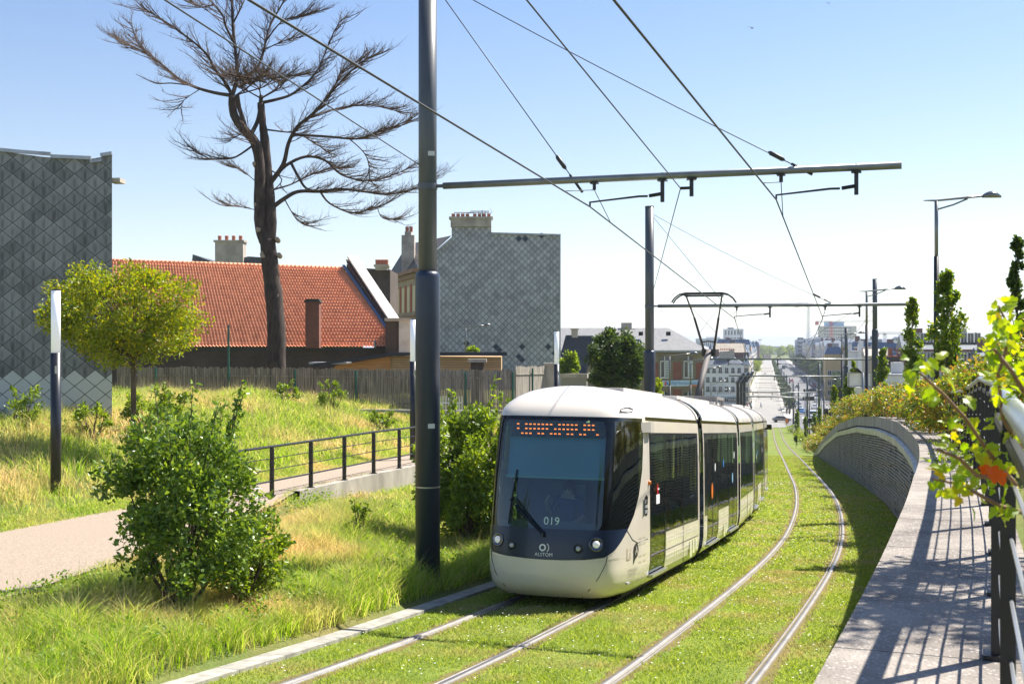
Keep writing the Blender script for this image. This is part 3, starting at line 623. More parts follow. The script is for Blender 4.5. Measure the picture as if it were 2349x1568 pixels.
# smooth the outline
pp_=np.linspace(0,op[-1],200); kk=np.hanning(25); kk/=kk.sum()
ows=np.convolve(np.pad(np.interp(pp_,op,ow),12,'reflect',reflect_type='odd'),kk,'valid'); oas=np.convolve(np.pad(np.interp(pp_,op,oa),12,'edge'),kk,'valid'); oas[-1]=1.95; oas-=oas[0]*np.linspace(1,0,200)
PMAX=op[-1]
AZ=[.16,.22,.32,.5,.75,1.0,1.18,1.6,2.0,2.5,2.9,2.96,3.05,3.15,3.25,3.34,3.40,3.44,3.46]; A0=[.24,.13,.04,0,.015,.05,.085,.18,.28,.43,.54,.58,.66,.80,1.0,1.25,1.52,1.75,1.95]
def NPt(mod,p,z,off=0.,rear=False):
    def raw(p,z):
        w=float(np.interp(abs(p),pp_,ows))*float(pw(z))/1.2; A=float(np.interp(z,AZ,A0)); a=A+float(np.interp(abs(p),pp_,oas))*(1.95-A)/1.95
        return np.array([a,math.copysign(w,p),z])
    q=raw(p,z)
    if off:
        e=.02; u=raw(min(p+e,PMAX),z)-raw(max(p-e,-PMAX),z); v=raw(p,min(z+e,3.45))-raw(p,max(z-e,.17)); nn=np.cross(v,u); L=np.linalg.norm(nn)
        if L>1e-9:
            nn/=L
            if nn[0]>0 and abs(p)<.8: nn=-nn
            if abs(p)>=.8 and nn[1]*p<0: nn=-nn
            q=q+nn*off
    if rear: return mod.P(mod.L-q[0],-q[1],q[2])
    return mod.P(q[0],q[1],q[2])
def rp(mb,mod,zs,pL,pR,n,off=0.,rear=False):
    V=[]; 
    for z in zs:
        a,b=(pL(z) if callable(pL) else pL),(pR(z) if callable(pR) else pR)
        for k in range(n+1): V.append(NPt(mod,a+(b-a)*k/n,z,off,rear))
    m=n+1; mb.add(V,[(i*m+k,i*m+k+1,(i+1)*m+k+1,(i+1)*m+k) for i in range(len(zs)-1) for k in range(n)])
BZ=[.745,.75,.765,.80,.88,1.0,1.1,1.18,1.4,1.7,2.1,2.6,2.93]; BP=[.02,.30,.62,.93,1.12,1.34,1.5,1.62,1.9,2.14,2.33,2.43,2.45]
Bf=lambda z: float(np.interp(z,BZ,BP))
def nose(mod,rear):
    cr=MB(); zl=list(np.linspace(.16,.745,10)); zm=[.745,.75,.757,.765,.78,.80,.83,.88,.94,1.0,1.05,1.1,1.18,1.3,1.4,1.55,1.7,1.9,2.1,2.35,2.6,2.8,2.93]; zu=[2.93,2.96,3.0,3.05,3.1,3.15,3.2,3.25,3.3,3.34,3.37,3.40,3.42,3.44,3.452]
    rp(cr,mod,zl,-PMAX,PMAX,56,0,rear); rp(cr,mod,zu,-PMAX,PMAX,56,0,rear)
    rp(cr,mod,zm,Bf,PMAX,14,0,rear); rp(cr,mod,zm,-PMAX,lambda z:-Bf(z),14,0,rear)
    tpart(cr.build('front_shell' if not rear else 'rear_shell',M_cream,smooth=True))
    nv=MB(); zn=[z for z in zm if z<=1.18]+[1.21]; rp(nv,mod,zn,lambda z:-Bf(z),Bf,56,.004,rear); tpart(nv.build('front_mask',M_navy,smooth=True))
    fr=MB(); zf_=[1.21,1.3,1.4,1.55,1.7,1.9,2.1,2.35,2.6,2.8,2.87]
    wx=lambda z:.88-.06*max(0,(1.32-z)/.12)**2-.07*max(0,(z-2.75)/.12)**2
    cx=lambda z:max(1.10,Bf(z)-.07)
    for sg in (1,-1):
        def q(f,g): rp(fr,mod,zf_,(lambda z:f(z)*1.0) if sg>0 else (lambda z:-g(z)),(lambda z:g(z)) if sg>0 else (lambda z:-f(z)),5,.003,rear)
        q(wx,lambda z:1.06); q(cx,Bf)
    rp(fr,mod,[2.87,2.93],lambda z:-Bf(z),Bf,56,.003,rear)
    tpart(fr.build('window_surround',M_frame,smooth=True))
    g=MB(); rp(g,mod,zf_,lambda z:-wx(z),wx,24,0,rear); tpart(g.build('windscreen',M_wind,smooth=True))
    for sg in (1,-1):
        g=MB(); rp(g,mod,zf_,(lambda z:1.06) if sg>0 else (lambda z:-cx(z)),(lambda z:cx(z)) if sg>0 else (lambda z:-1.06),8,0,rear); tpart(g.build('cab_side_window',M_side,smooth=True))
    # lights
    for p,z,r,kind in ((.80,1.0,.09,0),(-.80,1.0,.09,0),(.53,.93,.06,1),(-.53,.93,.06,1)):
        c=Vector(NPt(mod,p,z,.0,rear)); n_=(Vector(NPt(mod,p,z,.05,rear))-c).normalized(); u=n_.orthogonal().normalized(); v=n_.cross(u)
        def ring(rad,o): return [c+n_*o+(u*math.cos(2*math.pi*k/20)+v*math.sin(2*math.pi*k/20))*rad for k in range(20)]
        def cone(lst): 
            mb=MB(); V=[]; 
            for rr,o in lst: V+=ring(rr,o)
            mb.add(V,[(i*20+k,i*20+(k+1)%20,(i+1)*20+(k+1)%20,(i+1)*20+k) for i in range(len(lst)-1) for k in range(20)]+[tuple((len(lst)-1)*20+k for k in range(20))]); return mb
        bowl=tpart(cone([(r*1.25,.006),(r*1.2,.016),(r,.012),(r*.7,.004)]).build('headlight' if kind==0 else 'fog_light',M_chrome if kind==0 else M_frame,smooth=True))
        l=cone([(r*.62,.012),(r*.55,.03),(r*.3,.045)]).build('lens',M_lamp if kind==0 else mat('fog lens',(.55,.55,.55),.2),smooth=True); l.parent=bowl
    # bumper seams
    for sg in (1,-1): mb=MB(); mb.tube([NPt(mod,sg*p,z,.002,rear) for p,z in ((.62,.16),(.72,.3),(.86,.5),(.97,.7),(1.0,.82))],.006,5); tpart(mb.build('panel_seam',M_frame))
    for sg in (1,-1): mb=MB(); mb.tube([NPt(mod,sg*p,z,.002,rear) for p,z in ((1.60,1.18),(1.85,1.02),(2.1,.95),(PMAX,.97))],.005,5); tpart(mb.build('panel_seam',M_frame))
nose(MODS[0],False); nose(MODS[4],True)
def side(mb,mod,sg,a0,a1,z0,z1,off=0.,na=6):
    zs=[z0]+[z for z in PZr if z0<z<z1]+[z1]; V=[]
    for z in zs:
        for k in range(na+1): V.append(mod.P(a0+(a1-a0)*k/na,sg*(float(pw(z))+off),z))
    m=na+1; mb.add(V,[(i*m+k,i*m+k+1,(i+1)*m+k+1,(i+1)*m+k) for i in range(len(zs)-1) for k in range(na)])
def frame_rect(mod,sg,a0,a1,z0,z1,nm,gm,b=.05):
    f=MB()
    side(f,mod,sg,a0,a0+b,z0,z1,.003,1); side(f,mod,sg,a1-b,a1,z0,z1,.003,1); side(f,mod,sg,a0+b,a1-b,z0,z0+b,.003,1); side(f,mod,sg,a0+b,a1-b,z1-b,z1,.003,1)
    fo=tpart(f.build(nm,M_frame,smooth=False)); g=MB(); side(g,mod,sg,a0+b,a1-b,z0+b,z1-b,-.002,2); go=g.build('pane',gm,smooth=True); go.parent=fo; return fo
LAY={0:(1.95,6.92,[('p',1.95,2.12),('d',2.15,3.42,1),('w',3.45,6.75,2),('p',6.75,6.92)]),
     1:(0,6.28,[('p',0,.14),('k',.14,.55),('d',.58,2.35,2),('w',2.38,4.25,1),('d',4.28,6.05,2),('p',6.08,6.28)]),
     2:(0,4.75,[('p',0,.2),('w',.2,4.55,2),('p',4.55,4.75)]),
     3:(0,6.30,[('p',0,.2),('d',.23,2.0,2),('w',2.03,3.95,1),('d',3.98,5.75,2),('k',5.78,6.14),('p',6.14,6.30)]),
     4:(0,5.0,[('p',0,.17),('w',.17,3.47,2),('d',3.5,4.77,1),('p',4.8,5.0)])}
for i,mod in enumerate(MODS):
    a0,a1,items=LAY[i]; body=MB(); roof=MB(); sl_=MB(); pil=MB(); sills=MB()
    for sg in (1,-1):
        side(body,mod,sg,a0,a1,2.70,2.895,0,10)
        side(sl_,mod,sg,a0,a1,2.885,2.975,-.02,4)
        for it in items:
            if it[0]=='p': side(body,mod,sg,it[1],it[2],.16,2.70,0,2)
            elif it[0] in 'wk': side(body,mod,sg,it[1]-.03,it[2]+.03,.16,.97,0,6)
        for it in items:
            if it[0]=='w':
                n=it[3]; L=(it[2]-it[1])/n
                for k in range(n): frame_rect(mod,sg,it[1]+k*L+.008,it[1]+(k+1)*L-.008,.97,2.70,'side_window',M_side,.035)
                side(pil,mod,sg,it[1]-.03,it[2]+.03,.965,2.705,-.03,1) if False else None
            if it[0]=='k': side(pil,mod,sg,it[1],it[2],.97,2.70,.0,1)
            if it[0]=='d':
                n=it[3]; L=(it[2]-it[1])/n
                for k in range(n): 
                    frame_rect(mod,sg,it[1]+k*L+.01,it[1]+(k+1)*L-.01,.38,2.70,'door',M_side,.05)
                sills.prism([mod.P(it[1],sg*1.15,.30),mod.P(it[2],sg*1.15,.30),mod.P(it[2],sg*1.235,.31),mod.P(it[1],sg*1.235,.31)],(0,0,.045)); side(body,mod,sg,it[1]-.03,it[2]+.03,.16,.30,0,2)
                side(pil,mod,sg,it[1]-.035,it[1]+.005,.3,2.7,.001,1); side(pil,mod,sg,it[2]-.005,it[2]+.035,.3,2.7,.001,1)
        zs=[z for z in PZr if z>=2.96]; V=[]; na=12
        for z in zs:
            for k in range(na+1):
                a=a0+(a1-a0)*k/na; e=1.0
                V.append(mod.P(a,sg*float(pw(z)),z))
        m=na+1; roof.add(V,[(r*m+k,r*m+k+1,(r+1)*m+k+1,(r+1)*m+k) for r in range(len(zs)-1) for k in range(na)])
    tpart(body.build('body_panel',M_cream,smooth=False)); tpart(roof.build('roof_shell',M_cream,smooth=True)); tpart(sl_.build('roof_gutter',M_frame)); tpart(pil.build('pillar',M_frame)); 
    if sills.v: tpart(sills.build('door_sill',M_alu))
    # roof end ribs and seams
    rb=MB(); zs=np.linspace(2.97,3.445,12)
    for a in ([a0+.07] if i else [])+([a1-.07] if i<4 else []):
        for sg in (1,-1): rb.add([mod.P(a+da,sg*(float(pw(z))+dw),z+dw*.7) for z in zs for da,dw in ((-.08,.0),(-.07,.022),(.07,.022),(.08,.0))],[(r*4+k,r*4+k+1,(r+1)*4+k+1,(r+1)*4+k) for r in range(11) for k in range(3)])
    if rb.v: tpart(rb.build('roof_rib',M_cream,smooth=False))
    sm=MB()
    for fr_ in (.36,.68):
        a=a0+(a1-a0)*fr_
        for sg in (1,-1): sm.tube([mod.P(a,sg*(float(pw(z))+.0),z+.001) for z in zs],.005,4)
    for it in items:
        if it[0]=='w' and it[3]==2: 
            am=(it[1]+it[2])/2
            for sg in (1,-1): sm.bar(mod.P(am,sg*1.2,.2),mod.P(am,sg*1.203,.96),.008); sm.bar(mod.P(it[1],sg*1.203,.66),mod.P(it[2],sg*1.203,.66),.008)
    tpart(sm.build('panel_seam',mat('panel seam',(.12,.11,.1),.6)))
    # interior floor, ceiling, underframe
    fl_=MB(); A_=(0 if i else .9); B_=mod.L-(0 if i<4 else .9)
    fl_.prism([mod.P(A_,-1.1,.33),mod.P(B_,-1.1,.33),mod.P(B_,1.1,.33),mod.P(A_,1.1,.33)],(0,0,.03)); fl_.prism([mod.P(A_+.3,-1.0,2.78),mod.P(B_-.3,-1.0,2.78),mod.P(B_-.3,1.0,2.78),mod.P(A_+.3,1.0,2.78)],(0,0,.03))
    tpart(fl_.build('interior_floor',M_inter))
    un=MB(); un.prism([mod.P(A_+.2,-.95,.10),mod.P(B_-.2,-.95,.10),mod.P(B_-.2,.95,.10),mod.P(A_+.2,.95,.10)],(0,0,.2)); tpart(un.build('underframe',M_under))
    st_=MB(); a=(a0 if i else 3.6)+.5
    while a<a1-.5:
        for sg in (1,-1):
            if i in (0,2,4): 
                st_.prism([mod.P(a,sg*.55,.75),mod.P(a+.45,sg*.55,.75),mod.P(a+.45,sg*1.0,.75),mod.P(a,sg*1.0,.75)],(0,0,.06)); st_.prism([mod.P(a+.42,sg*.55,.8),mod.P(a+.5,sg*.55,.8),mod.P(a+.5,sg*1.0,.8),mod.P(a+.42,sg*1.0,.8)],(0,0,.55))
        st_.tube([mod.P(a+.3,.35,.35),mod.P(a+.3,.35,2.75)],.018,6); a+=1.4
    tpart(st_.build('seats_and_poles',mat('tram seats',(.05,.16,.17),.6)))
    # wheels
    if i in (0,2,4):
        for wa in ((1.9,3.6) if i==0 else (1.5,3.2) if i==2 else (3.8,5.5)):
            for sg in (1,-1):
                w=MB(); c=mod.P(wa,sg*.72,.30); w.tube([c-mod.n*.06,c+mod.n*.06],.30,20); tpart(w.build('wheel',mat('wheel steel',(.2,.19,.18),.4,metal=.8)))
for i in range(4):
    A,B=MODS[i],MODS[i+1]; be=MB(); zs=[.3,.97,2.5,2.9,3.05,3.2,3.32,3.38]; n=len(zs)
    for sg in (1,-1):
        V=[]; 
        for k,(mod,a) in enumerate(((A,A.L-.02),(None,0),(B,.02))):
            for z in zs:
                w=sg*(float(pw(z))-.07)
                if mod is None: p=(A.P(A.L,w*.97,z)+B.P(0,w*.97,z))/2
                else: p=mod.P(a,w,z)
                V.append(p)
        be.add(V,[(k*n+r,k*n+r+1,(k+1)*n+r+1,(k+1)*n+r) for k in range(2) for r in range(n-1)])
    V=[A.P(A.L-.02,-.75,3.38),A.P(A.L-.02,.75,3.38),B.P(.02,.75,3.38),B.P(.02,-.75,3.38)]; be.add(V,[(0,1,2,3)])
    tpart(be.build('bellows',M_rub))
m0=MODS[0]
# windscreen furniture
mb=MB(); V=[]
for z,a in ((2.62,.72),(1.98,.55)):
    for w in (-.76,.80): V.append(m0.P(a,w,z))
mb.add(V,[(0,1,3,2)]); tpart(mb.build('sun_blind',M_blind)); mb=MB(); mb.bar(m0.P(.54,-.78,1.975),m0.P(.54,.82,1.975),.03,.035); tpart(mb.build('blind_bar',M_trim))
mb=MB(); mb.prism([m0.P(.75,-.95,.9),m0.P(.75,.95,.9),m0.P(.30,.8,1.12),m0.P(.22,0,1.15),m0.P(.30,-.8,1.12)],(0,0,.18)); mb.prism([m0.P(1.35,-.25,.9),m0.P(1.5,-.25,.9),m0.P(1.5,.3,.9),m0.P(1.35,.3,.9)],(0,0,.95)); tpart(mb.build('dashboard',mat('dashboard',(.08,.11,.14),.6)))
mb=MB(); mb.prism([m0.P(1.9,-1.05,.35),m0.P(1.9,1.05,.35),m0.P(1.95,1.05,.35),m0.P(1.95,-1.05,.35)],(0,0,2.4)); tpart(mb.build('cab_partition',mat('cab partition',(.10,.16,.19),.5)))
bx=MB(); bx.prism([m0.P(.62,-.72,2.60),m0.P(.62,.78,2.60),m0.P(.80,.78,2.60),m0.P(.80,-.72,2.60)],(0,0,.24)); ds=tpart(bx.build('destination_display',M_frame))
mb=MB(); r_=random.Random(5)
for row,(z,pat) in enumerate(((2.80,'1011111110111110111'),(2.73,'1011111101111110111'),(2.655,'01110110111011011001')) ):
    w=-.62
    for ch in pat:
        if ch=='1': mb.add([m0.P(.612,w,z-.009),m0.P(.612,w+.038,z-.009),m0.P(.612,w+.038,z+.009),m0.P(.612,w,z+.009)],[(0,1,2,3)])
        w+=.068
l=mb.build('led_rows',M_led); l.parent=ds
person('sit',m0.P(1.25,.05,.62),math.atan2(m0.d.y,m0.d.x)-math.pi/2+math.pi*0,cloth('navy',(.03,.05,.12)),cloth('dark',(.02,.02,.03)),'tram driver in dark clothes seated behind the windscreen')
pl=mat('plaid shirt',(.10,.30,.30),.8,noise=.0,col2=(.6,.75,.72),nscale=14,thin=(1,1,3))
person('sit',m0.P(4.1,.78,.34),math.atan2(m0.d.y,m0.d.x)+math.pi/2,pl,cloth('jeans',(.05,.08,.15)),'seated passenger in a green and white checked shirt just behind the tram door')
person('sit',m0.P(5.5,.78,.34),math.atan2(m0.d.y,m0.d.x)+math.pi/2,pl,cloth('jeans',(.05,.08,.15)),'seated passenger in a checked shirt by the second pane, nearer the tram joint')
def tmap(txt,size,p0,z0,m,name,off=.012,align='CENTER',mod=m0,fn=None,sx=1.):
    V,F=text_geo(txt,size,align); W_=[fn(v[0]*sx,v[1]) if fn else NPt(mod,p0+v[0]*sx,z0+v[1],off) for v in V]; return tpart(npmesh(name,W_,F,m))
tmap('019',.17,.10,1.27,mat('fleet number',(.55,.72,.68),.5),'fleet_number')
def rotp(q): return q
tmap('ALSTOM',.075,0,.795,M_wht,'maker_lettering')
mb=MB(); n=24
def ringp(mb,pc,zc,r0,r1,a0=0,a1=2*math.pi,off=.012,n=24,fn=None):
    f=fn or (lambda p,z:NPt(m0,p,z,off)); V=[]
    for k in range(n+1):
        a=a0+(a1-a0)*k/n
        for r in (r0,r1): V.append(f(pc+r*math.cos(a),zc+r*math.sin(a)))
    mb.add(V,[(2*k,2*k+1,2*k+3,2*k+2) for k in range(n)])
ringp(mb,-.02,.925,.032,.055); ringp(mb,0,.925,.072,.084,-.9,.9,n=10); tpart(mb.build('maker_emblem',M_wht))
# black round badge, lettering on the side
sf=lambda a,z,off=.006: m0.P(a,float(pw(z))+off,z)
def nf(p,z): return NPt(m0,p,z,.006)
PB=PMAX-.12
mb=MB(); ringp(mb,PB,1.52,0,.165,off=.008); tpart(mb.build('round_badge',M_frame))
for i_,t_ in enumerate(('LE','HAVRE','SEINE')): tmap(t_,.085,PB-.12,1.56-i_*.085,M_wht,'badge_lettering',.013,'LEFT',sx=.9)
tmap('Li',.28,PB-1.02,.72,M_gold,'side_logo',.008,'LEFT'); 
mb=MB(); ringp(mb,PB-.60,.84,0,.115,off=.008); mb.add([nf(PB-.715,.84),nf(PB-.715,.62),nf(PB-.60,.73)],[(0,1,2)]); tpart(mb.build('side_logo_drop',mat('logo dark grey',(.04,.04,.04),.4))); tmap('A',.19,PB-.60,.775,M_cream,'side_logo_letter',.014)
tmap('TOUJOURS LiA',.062,PB-.72,.53,M_grey,'side_slogan',.008); tmap('POUR VOUS',.062,PB-.72,.45,M_grey,'side_slogan',.008)
mb=MB()
for r in range(9):
    for c_ in range(7):
        p=PB-.42+c_*.085+(r//2)*.0; z=1.02-r*.095
        if (r%3==2) or (c_%3==2) or c_*.085>.5: continue
        ringp(mb,p,z,0,.018,n=8,off=.007)
tpart(mb.build('decal_dots',M_dot))
for i in (0,1,2,3,4):
    mod=MODS[i]; mb=MB(); yl=MB()
    for it in LAY[i][2]:
        if it[0]!='w': continue
        a=it[1]+.1
        while a<it[2]-.1:
            for z in (.86,.80,.56,.50):
                mb.add([mod.P(a,1.206,z-.02),mod.P(a+.03,1.206,z-.02),mod.P(a+.03,1.206,z+.02),mod.P(a,1.206,z+.02)],[(0,1,2,3)])
            a+=.11 if int(a*3)%3 else .2
        b0=it[2]-.95
        for k in range(3): yl.add([mod.P(b0+k*.3,1.2045,.3+.05*k),mod.P(b0+k*.3+.22,1.2045,.3+.05*k),mod.P(b0+k*.3+.22,1.2045,.62),mod.P(b0+k*.3,1.2045,.62)],[(0,1,2,3)])
    if mb.v: tpart(mb.build('decal_dots',mat('white decal',(.82,.80,.76),.4))); tpart(yl.build('yellow_decals',M_yel))
# stickers and details on the doors
def sdisc(mod,a,z,r,m,name,e=1.3):
    mb=MB(); V=[mod.P(a+r*math.cos(t),float(pw(z))+.012,z+e*r*math.sin(t)) for t in np.linspace(0,2*np.pi,17)[:16]]; mb.add(V,[tuple(range(16))]); return tpart(mb.build(name,m))
sdisc(m0,2.7,1.75,.075,M_red,'sticker'); mb=MB(); mb.add([m0.P(2.58,1.21,1.5),m0.P(2.86,1.21,1.5),m0.P(2.86,1.21,1.66),m0.P(2.58,1.21,1.66)],[(0,1,2,3)]); tpart(mb.build('sticker',M_wht))
mb=MB(); mb.add([m0.P(2.64,1.225,1.74),m0.P(2.76,1.225,1.74),m0.P(2.76,1.225,1.765),m0.P(2.64,1.225,1.765)],[(0,1,2,3)]); tpart(mb.build('sticker_bar',M_wht))
for a,z,r,m in ((1.25,1.45,.13,M_orange),(1.75,1.95,.07,M_wht),(3.2,2.0,.07,M_blue),(4.95,1.6,.1,mat('light blue sticker',(.3,.55,.75),.4)),(5.3,2.15,.07,M_wht)): sdisc(MODS[1],a,z,r,m,'sticker')
for a,z,r,m in ((.9,1.9,.07,M_wht),(1.6,2.0,.07,M_blue),(4.6,2.0,.07,M_wht)): sdisc(MODS[3],a,z,r,m,'sticker')
mb=MB(); c=m0.P(2.02,1.20,1.88); mb.lathe((c.x,c.y,c.z-.04),[(.0,.0),(.035,.01),(.04,.04),(.035,.07),(0,.08)],10); tpart(mb.build('side_indicator',M_orange,smooth=True))
mb=MB(); mb.prism([m0.P(1.66,1.15,2.70),m0.P(2.16,1.15,2.70),m0.P(2.16,1.26,2.71),m0.P(1.9,1.26,2.71)],(0,0,.17)); tpart(mb.build('camera_pod',M_cream)); mb=MB()
for z0 in (1.9,2.2): pass
m4=MODS[4]; mb.prism([m4.P(m4.L-2.45,1.17,2.62),m4.P(m4.L-2.2,1.17,2.62),m4.P(m4.L-2.2,1.35,2.62),m4.P(m4.L-2.45,1.35,2.62)],(0,0,.2)); tpart(mb.build('rear_camera',M_frame))
mb=MB(); mb.tube([NPt(m0,PMAX-.33,z,.006) for z in (1.35,1.5,1.62)],.018,6); tpart(mb.build('door_handle',M_alu))
# roof intake
mb=MB(); V=[NPt(m0,p,z,.004) for p,z in ((1.20,3.0),(1.5,3.005),(1.85,3.02),(2.0,3.07),(1.85,3.10),(1.5,3.09),(1.25,3.06))]; mb.add(V,[tuple(range(7))]); tpart(mb.build('roof_intake',M_dark))
# wiper
mb=MB(); mb.tube([NPt(m0,p,z,.05) for p,z in ((-.04,1.13),(-.35,1.40),(-.60,1.62))],.013,6); mb.tube([NPt(m0,p,z,.05) for p,z in ((-.0,1.13),(-.30,1.42),(-.54,1.66))],.010,6); mb.tube([NPt(m0,p,z,.03) for p,z in ((-.52,2.08),(-.57,1.65),(-.60,1.25))],.016,6); mb.tube([NPt(m0,p,z,.02) for p,z in ((-.02,1.08),(-.02,1.16))],.035,8); tpart(mb.build('wiper',M_frame))
# rooftop boxes
mb=MB()
def rbox(mod,a0,a1,w0,w1,z0,z1): mb.prism([mod.P(a0,w0,z0),mod.P(a1,w0,z0),mod.P(a1,w1,z0),mod.P(a0,w1,z0)],(0,0,z1-z0))
rbox(m0,3.2,6.6,-.5,.5,3.4,3.475); rbox(MODS[1],.6,5.6,-.55,.55,3.4,3.48); rbox(MODS[2],.4,1.6,-.5,.5,3.4,3.49); rbox(MODS[3],.6,5.6,-.5,.5,3.4,3.49); rbox(MODS[4],.5,3.8,-.5,.5,3.4,3.49)
tpart(mb.build('roof_equipment',mat('roof equipment grey',(.55,.53,.5),.6,noise=.2,nscale=5)))
# pantograph
pan=tpart(MB().add([(0,0,0),(0,0,.001),(0,.001,0)],[(0,1,2)]).build('pantograph',M_under)); pan.data.clear_geometry()
def ppart(mb,name,m,sm=False): o=mb.build(name,m,smooth=sm); o.parent=pan; return o
PTt=lambda s,w,z: Vector(T(s,TC+w,z))
mb=MB(); mb.bar(PTt(29.2,-.5,3.6),PTt(31.0,-.5,3.6),.08); mb.bar(PTt(29.2,.5,3.6),PTt(31.0,.5,3.6),.08); mb.bar(PTt(29.3,-.5,3.6),PTt(29.3,.5,3.6),.08); mb.bar(PTt(30.9,-.5,3.6),PTt(30.9,.5,3.6),.08)
for a in (29.25,30.95):
    for w in (-.5,.5): mb.tube([PTt(a,w,3.4),PTt(a,w,3.6)],.05,8)
ppart(mb,'base_frame',mat('pantograph grey',(.22,.21,.20),.6)); mb=MB(); mb.tube([PTt(29.5,-.02,3.62),PTt(32.2,0,4.98)],.085,12); ppart(mb,'lower_arm',mat('pantograph tube',(.11,.095,.085),.7),True)
mb=MB(); kn=32.2; hh_=30.9
for sg in (-1,1):
    mb.tube([PTt(kn,sg*.14,4.92),PTt(kn-.05,sg*.16,5.1),PTt((kn+hh_)/2,sg*.34,5.9)],[.04,.035,.032],8); mb.tube([PTt((kn+hh_)/2,sg*.34,5.9),PTt(hh_,sg*.50,6.48)],.022,8); mb.tube([PTt(kn,sg*.14,5.05),PTt(kn,sg*.14,4.85)],.07,8)
mb.tube([PTt(kn-.15,-.18,5.25),PTt(kn-.15,0,5.27),PTt(kn-.15,.18,5.25)],.02,6); mb.tube([PTt(kn-.3,-.24,5.5),PTt(hh_+.3,.42,6.2)],.005,4); mb.tube([PTt(kn-.3,.24,5.5),PTt(hh_+.3,-.42,6.2)],.005,4); ppart(mb,'upper_arm',M_black)
mb=MB()
for da in (-.16,.16):
    mb.tube([PTt(hh_+da,w,z) for w,z in ((-.88,6.28),(-.80,6.40),(-.66,6.50),(-.5,6.535),(.5,6.535),(.66,6.50),(.80,6.40),(.88,6.28))],.022,6)
mb.bar(PTt(hh_,-.52,6.47),PTt(hh_,.52,6.47),.05,.05); mb.bar(PTt(hh_-.2,-.5,6.49),PTt(hh_+.2,-.5,6.49),.05,.08); mb.bar(PTt(hh_-.2,.5,6.49),PTt(hh_+.2,.5,6.49),.05,.08); ppart(mb,'contact_head',M_black)
# ================================================================ CATENARY
M_polelo=mat('slate blue pole paint',(.024,.034,.062),.38,noise=.08,nscale=3); M_poleup=mat('weathered upper pole',(.085,.095,.11),.42,noise=.2,nscale=3,thin=(2,2,.3)); M_arm=mat('galvanised arm tube',(.22,.23,.23),.4,metal=.5,noise=.15,nscale=4)
def catpole(name,yp,t,side,ztop,zfl,zarm,L,dl,du,label,base=None,hang=(2.8,5.7),detail=True,group='overhead line poles along the track'):
    b=TY(yp,t); zb=base if base is not None else b.z; s=y2s(yp); hd=head(s)
    o=empty(name,(b.x,b.y,zb),0,label,'line pole',group); r=Vector((math.cos(hd),-math.sin(hd),0))*side; z0=zb; N=24 if detail else 10
    def rel(mb,n,m,sm=False,par=None): q=mb.build(n,m,o if par is None else par,sm); return q
    mb=MB(); mb.lathe((0,0,-.5),[(dl/2,0),(dl/2,zfl-z0+.42),(dl/2*.97,zfl-z0+.47),(du/2+.01,zfl-z0+.52)],N); rel(mb,'lower_shaft',M_polelo,True)
    mb=MB(); mb.lathe((0,0,zfl-z0),[(du/2,0),(du/2,ztop-zfl)],N); rel(mb,'upper_shaft',M_poleup,True); mb=MB(); mb.lathe((0,0,ztop-z0),[(du/2+.006,-.02),(du/2+.006,.015),(du/2-.02,.02)],N); rel(mb,'cap',M_poleup)
    za=zarm-z0; ra=.055; mb=MB(); mb.tube([r*(du/2+.13)+Vector((0,0,za)),r*L+Vector((0,0,za))],ra,12); arm=rel(mb,'arm',M_arm,True)
    mb=MB(); mb.tube([r*(du/2)+Vector((0,0,za)),r*(du/2+.14)+Vector((0,0,za))],.03,6); mb.lathe((0,0,za),[(du/2+.012,-.05),(du/2+.012,.05)],N,False); rel(mb,'clamp_ring',M_poleup)
    for u in hang:
        mb=MB(); mb.tube([r*(u+1.15)+Vector((0,0,za+.05)),r*(u+1.15)+Vector((0,0,za-.40))],.032,8); mb.box(r*(u+1.15)+Vector((0,0,za-.07)),(.14,.14,.02),-hd)
        e=r*(u+1.15)+Vector((0,0,za-.27)); f=r*u+Vector((0,0,za-.42)); mb.tube([e,e+(f-e)*.18+Vector((0,0,-.0))],.03,6); mb.tube([e+(f-e)*.2,e+(f-e)*.32+Vector((0,0,.02)),f+Vector((0,0,.06)),f],.018,6)
        mb.tube([r*(u+.07)+Vector((0,0,za-.05)),r*(u+.07)+Vector((0,0,za-.17))],.03,6); mb.box(r*(u+.07)+Vector((0,0,za-.065)),(.12,.12,.02),-hd)
        rel(mb,'registration_arm',M_black,par=arm)
    return o,r,Vector((b.x,b.y,0))
p1c=W(973,790,20.0)
def rbase(v): _,yp,t=Hxy(v.x,v.y); return yp,t
y1,t1=rbase(W(981,790,20.0)); P1,r1,b1=catpole('catenary_pole',y1,t1,1,6.15,W(0,625,20)[2],W(0,428,20)[2],7.4,.405,.30,'tall blue grey line pole on the grass left of the tram, the nearest and thickest',hang=(2.75,5.62))
# third bracket and plaques on the near pole
mb=MB(); zb=P1.location.z; za=W(0,428,20)[2]-zb; mb.tube([r1*4.35+Vector((0,0,za)),r1*4.35+Vector((0,0,za-.33))],.032,8); mb.box(r1*4.35+Vector((0,0,za-.07)),(.14,.14,.02)); mb.tube([r1*4.35+Vector((0,0,za-.2)),r1*4.18+Vector((0,0,za-.2))],.025,6); mb.build('feeder_bracket',M_black,P1)
fr_=Vector((-P1.location.x,-P1.location.y,0)).normalized(); rt=Vector((fr_.y*-1,fr_.x,0))
for pz,dia in ((W(0,355,20)[2],.30),(W(0,975,20)[2],.405)):
    c=fr_*(dia/2+.006)-rt*.06*(-1)+Vector((0,0,pz-zb)); mb=MB(); mb.bar(c-rt*.055,c+rt*.055,.004,.075,up=(0,0,1)); pq=mb.build('number_plate',mat('pole plaque',(.6,.6,.58),.5),P1)
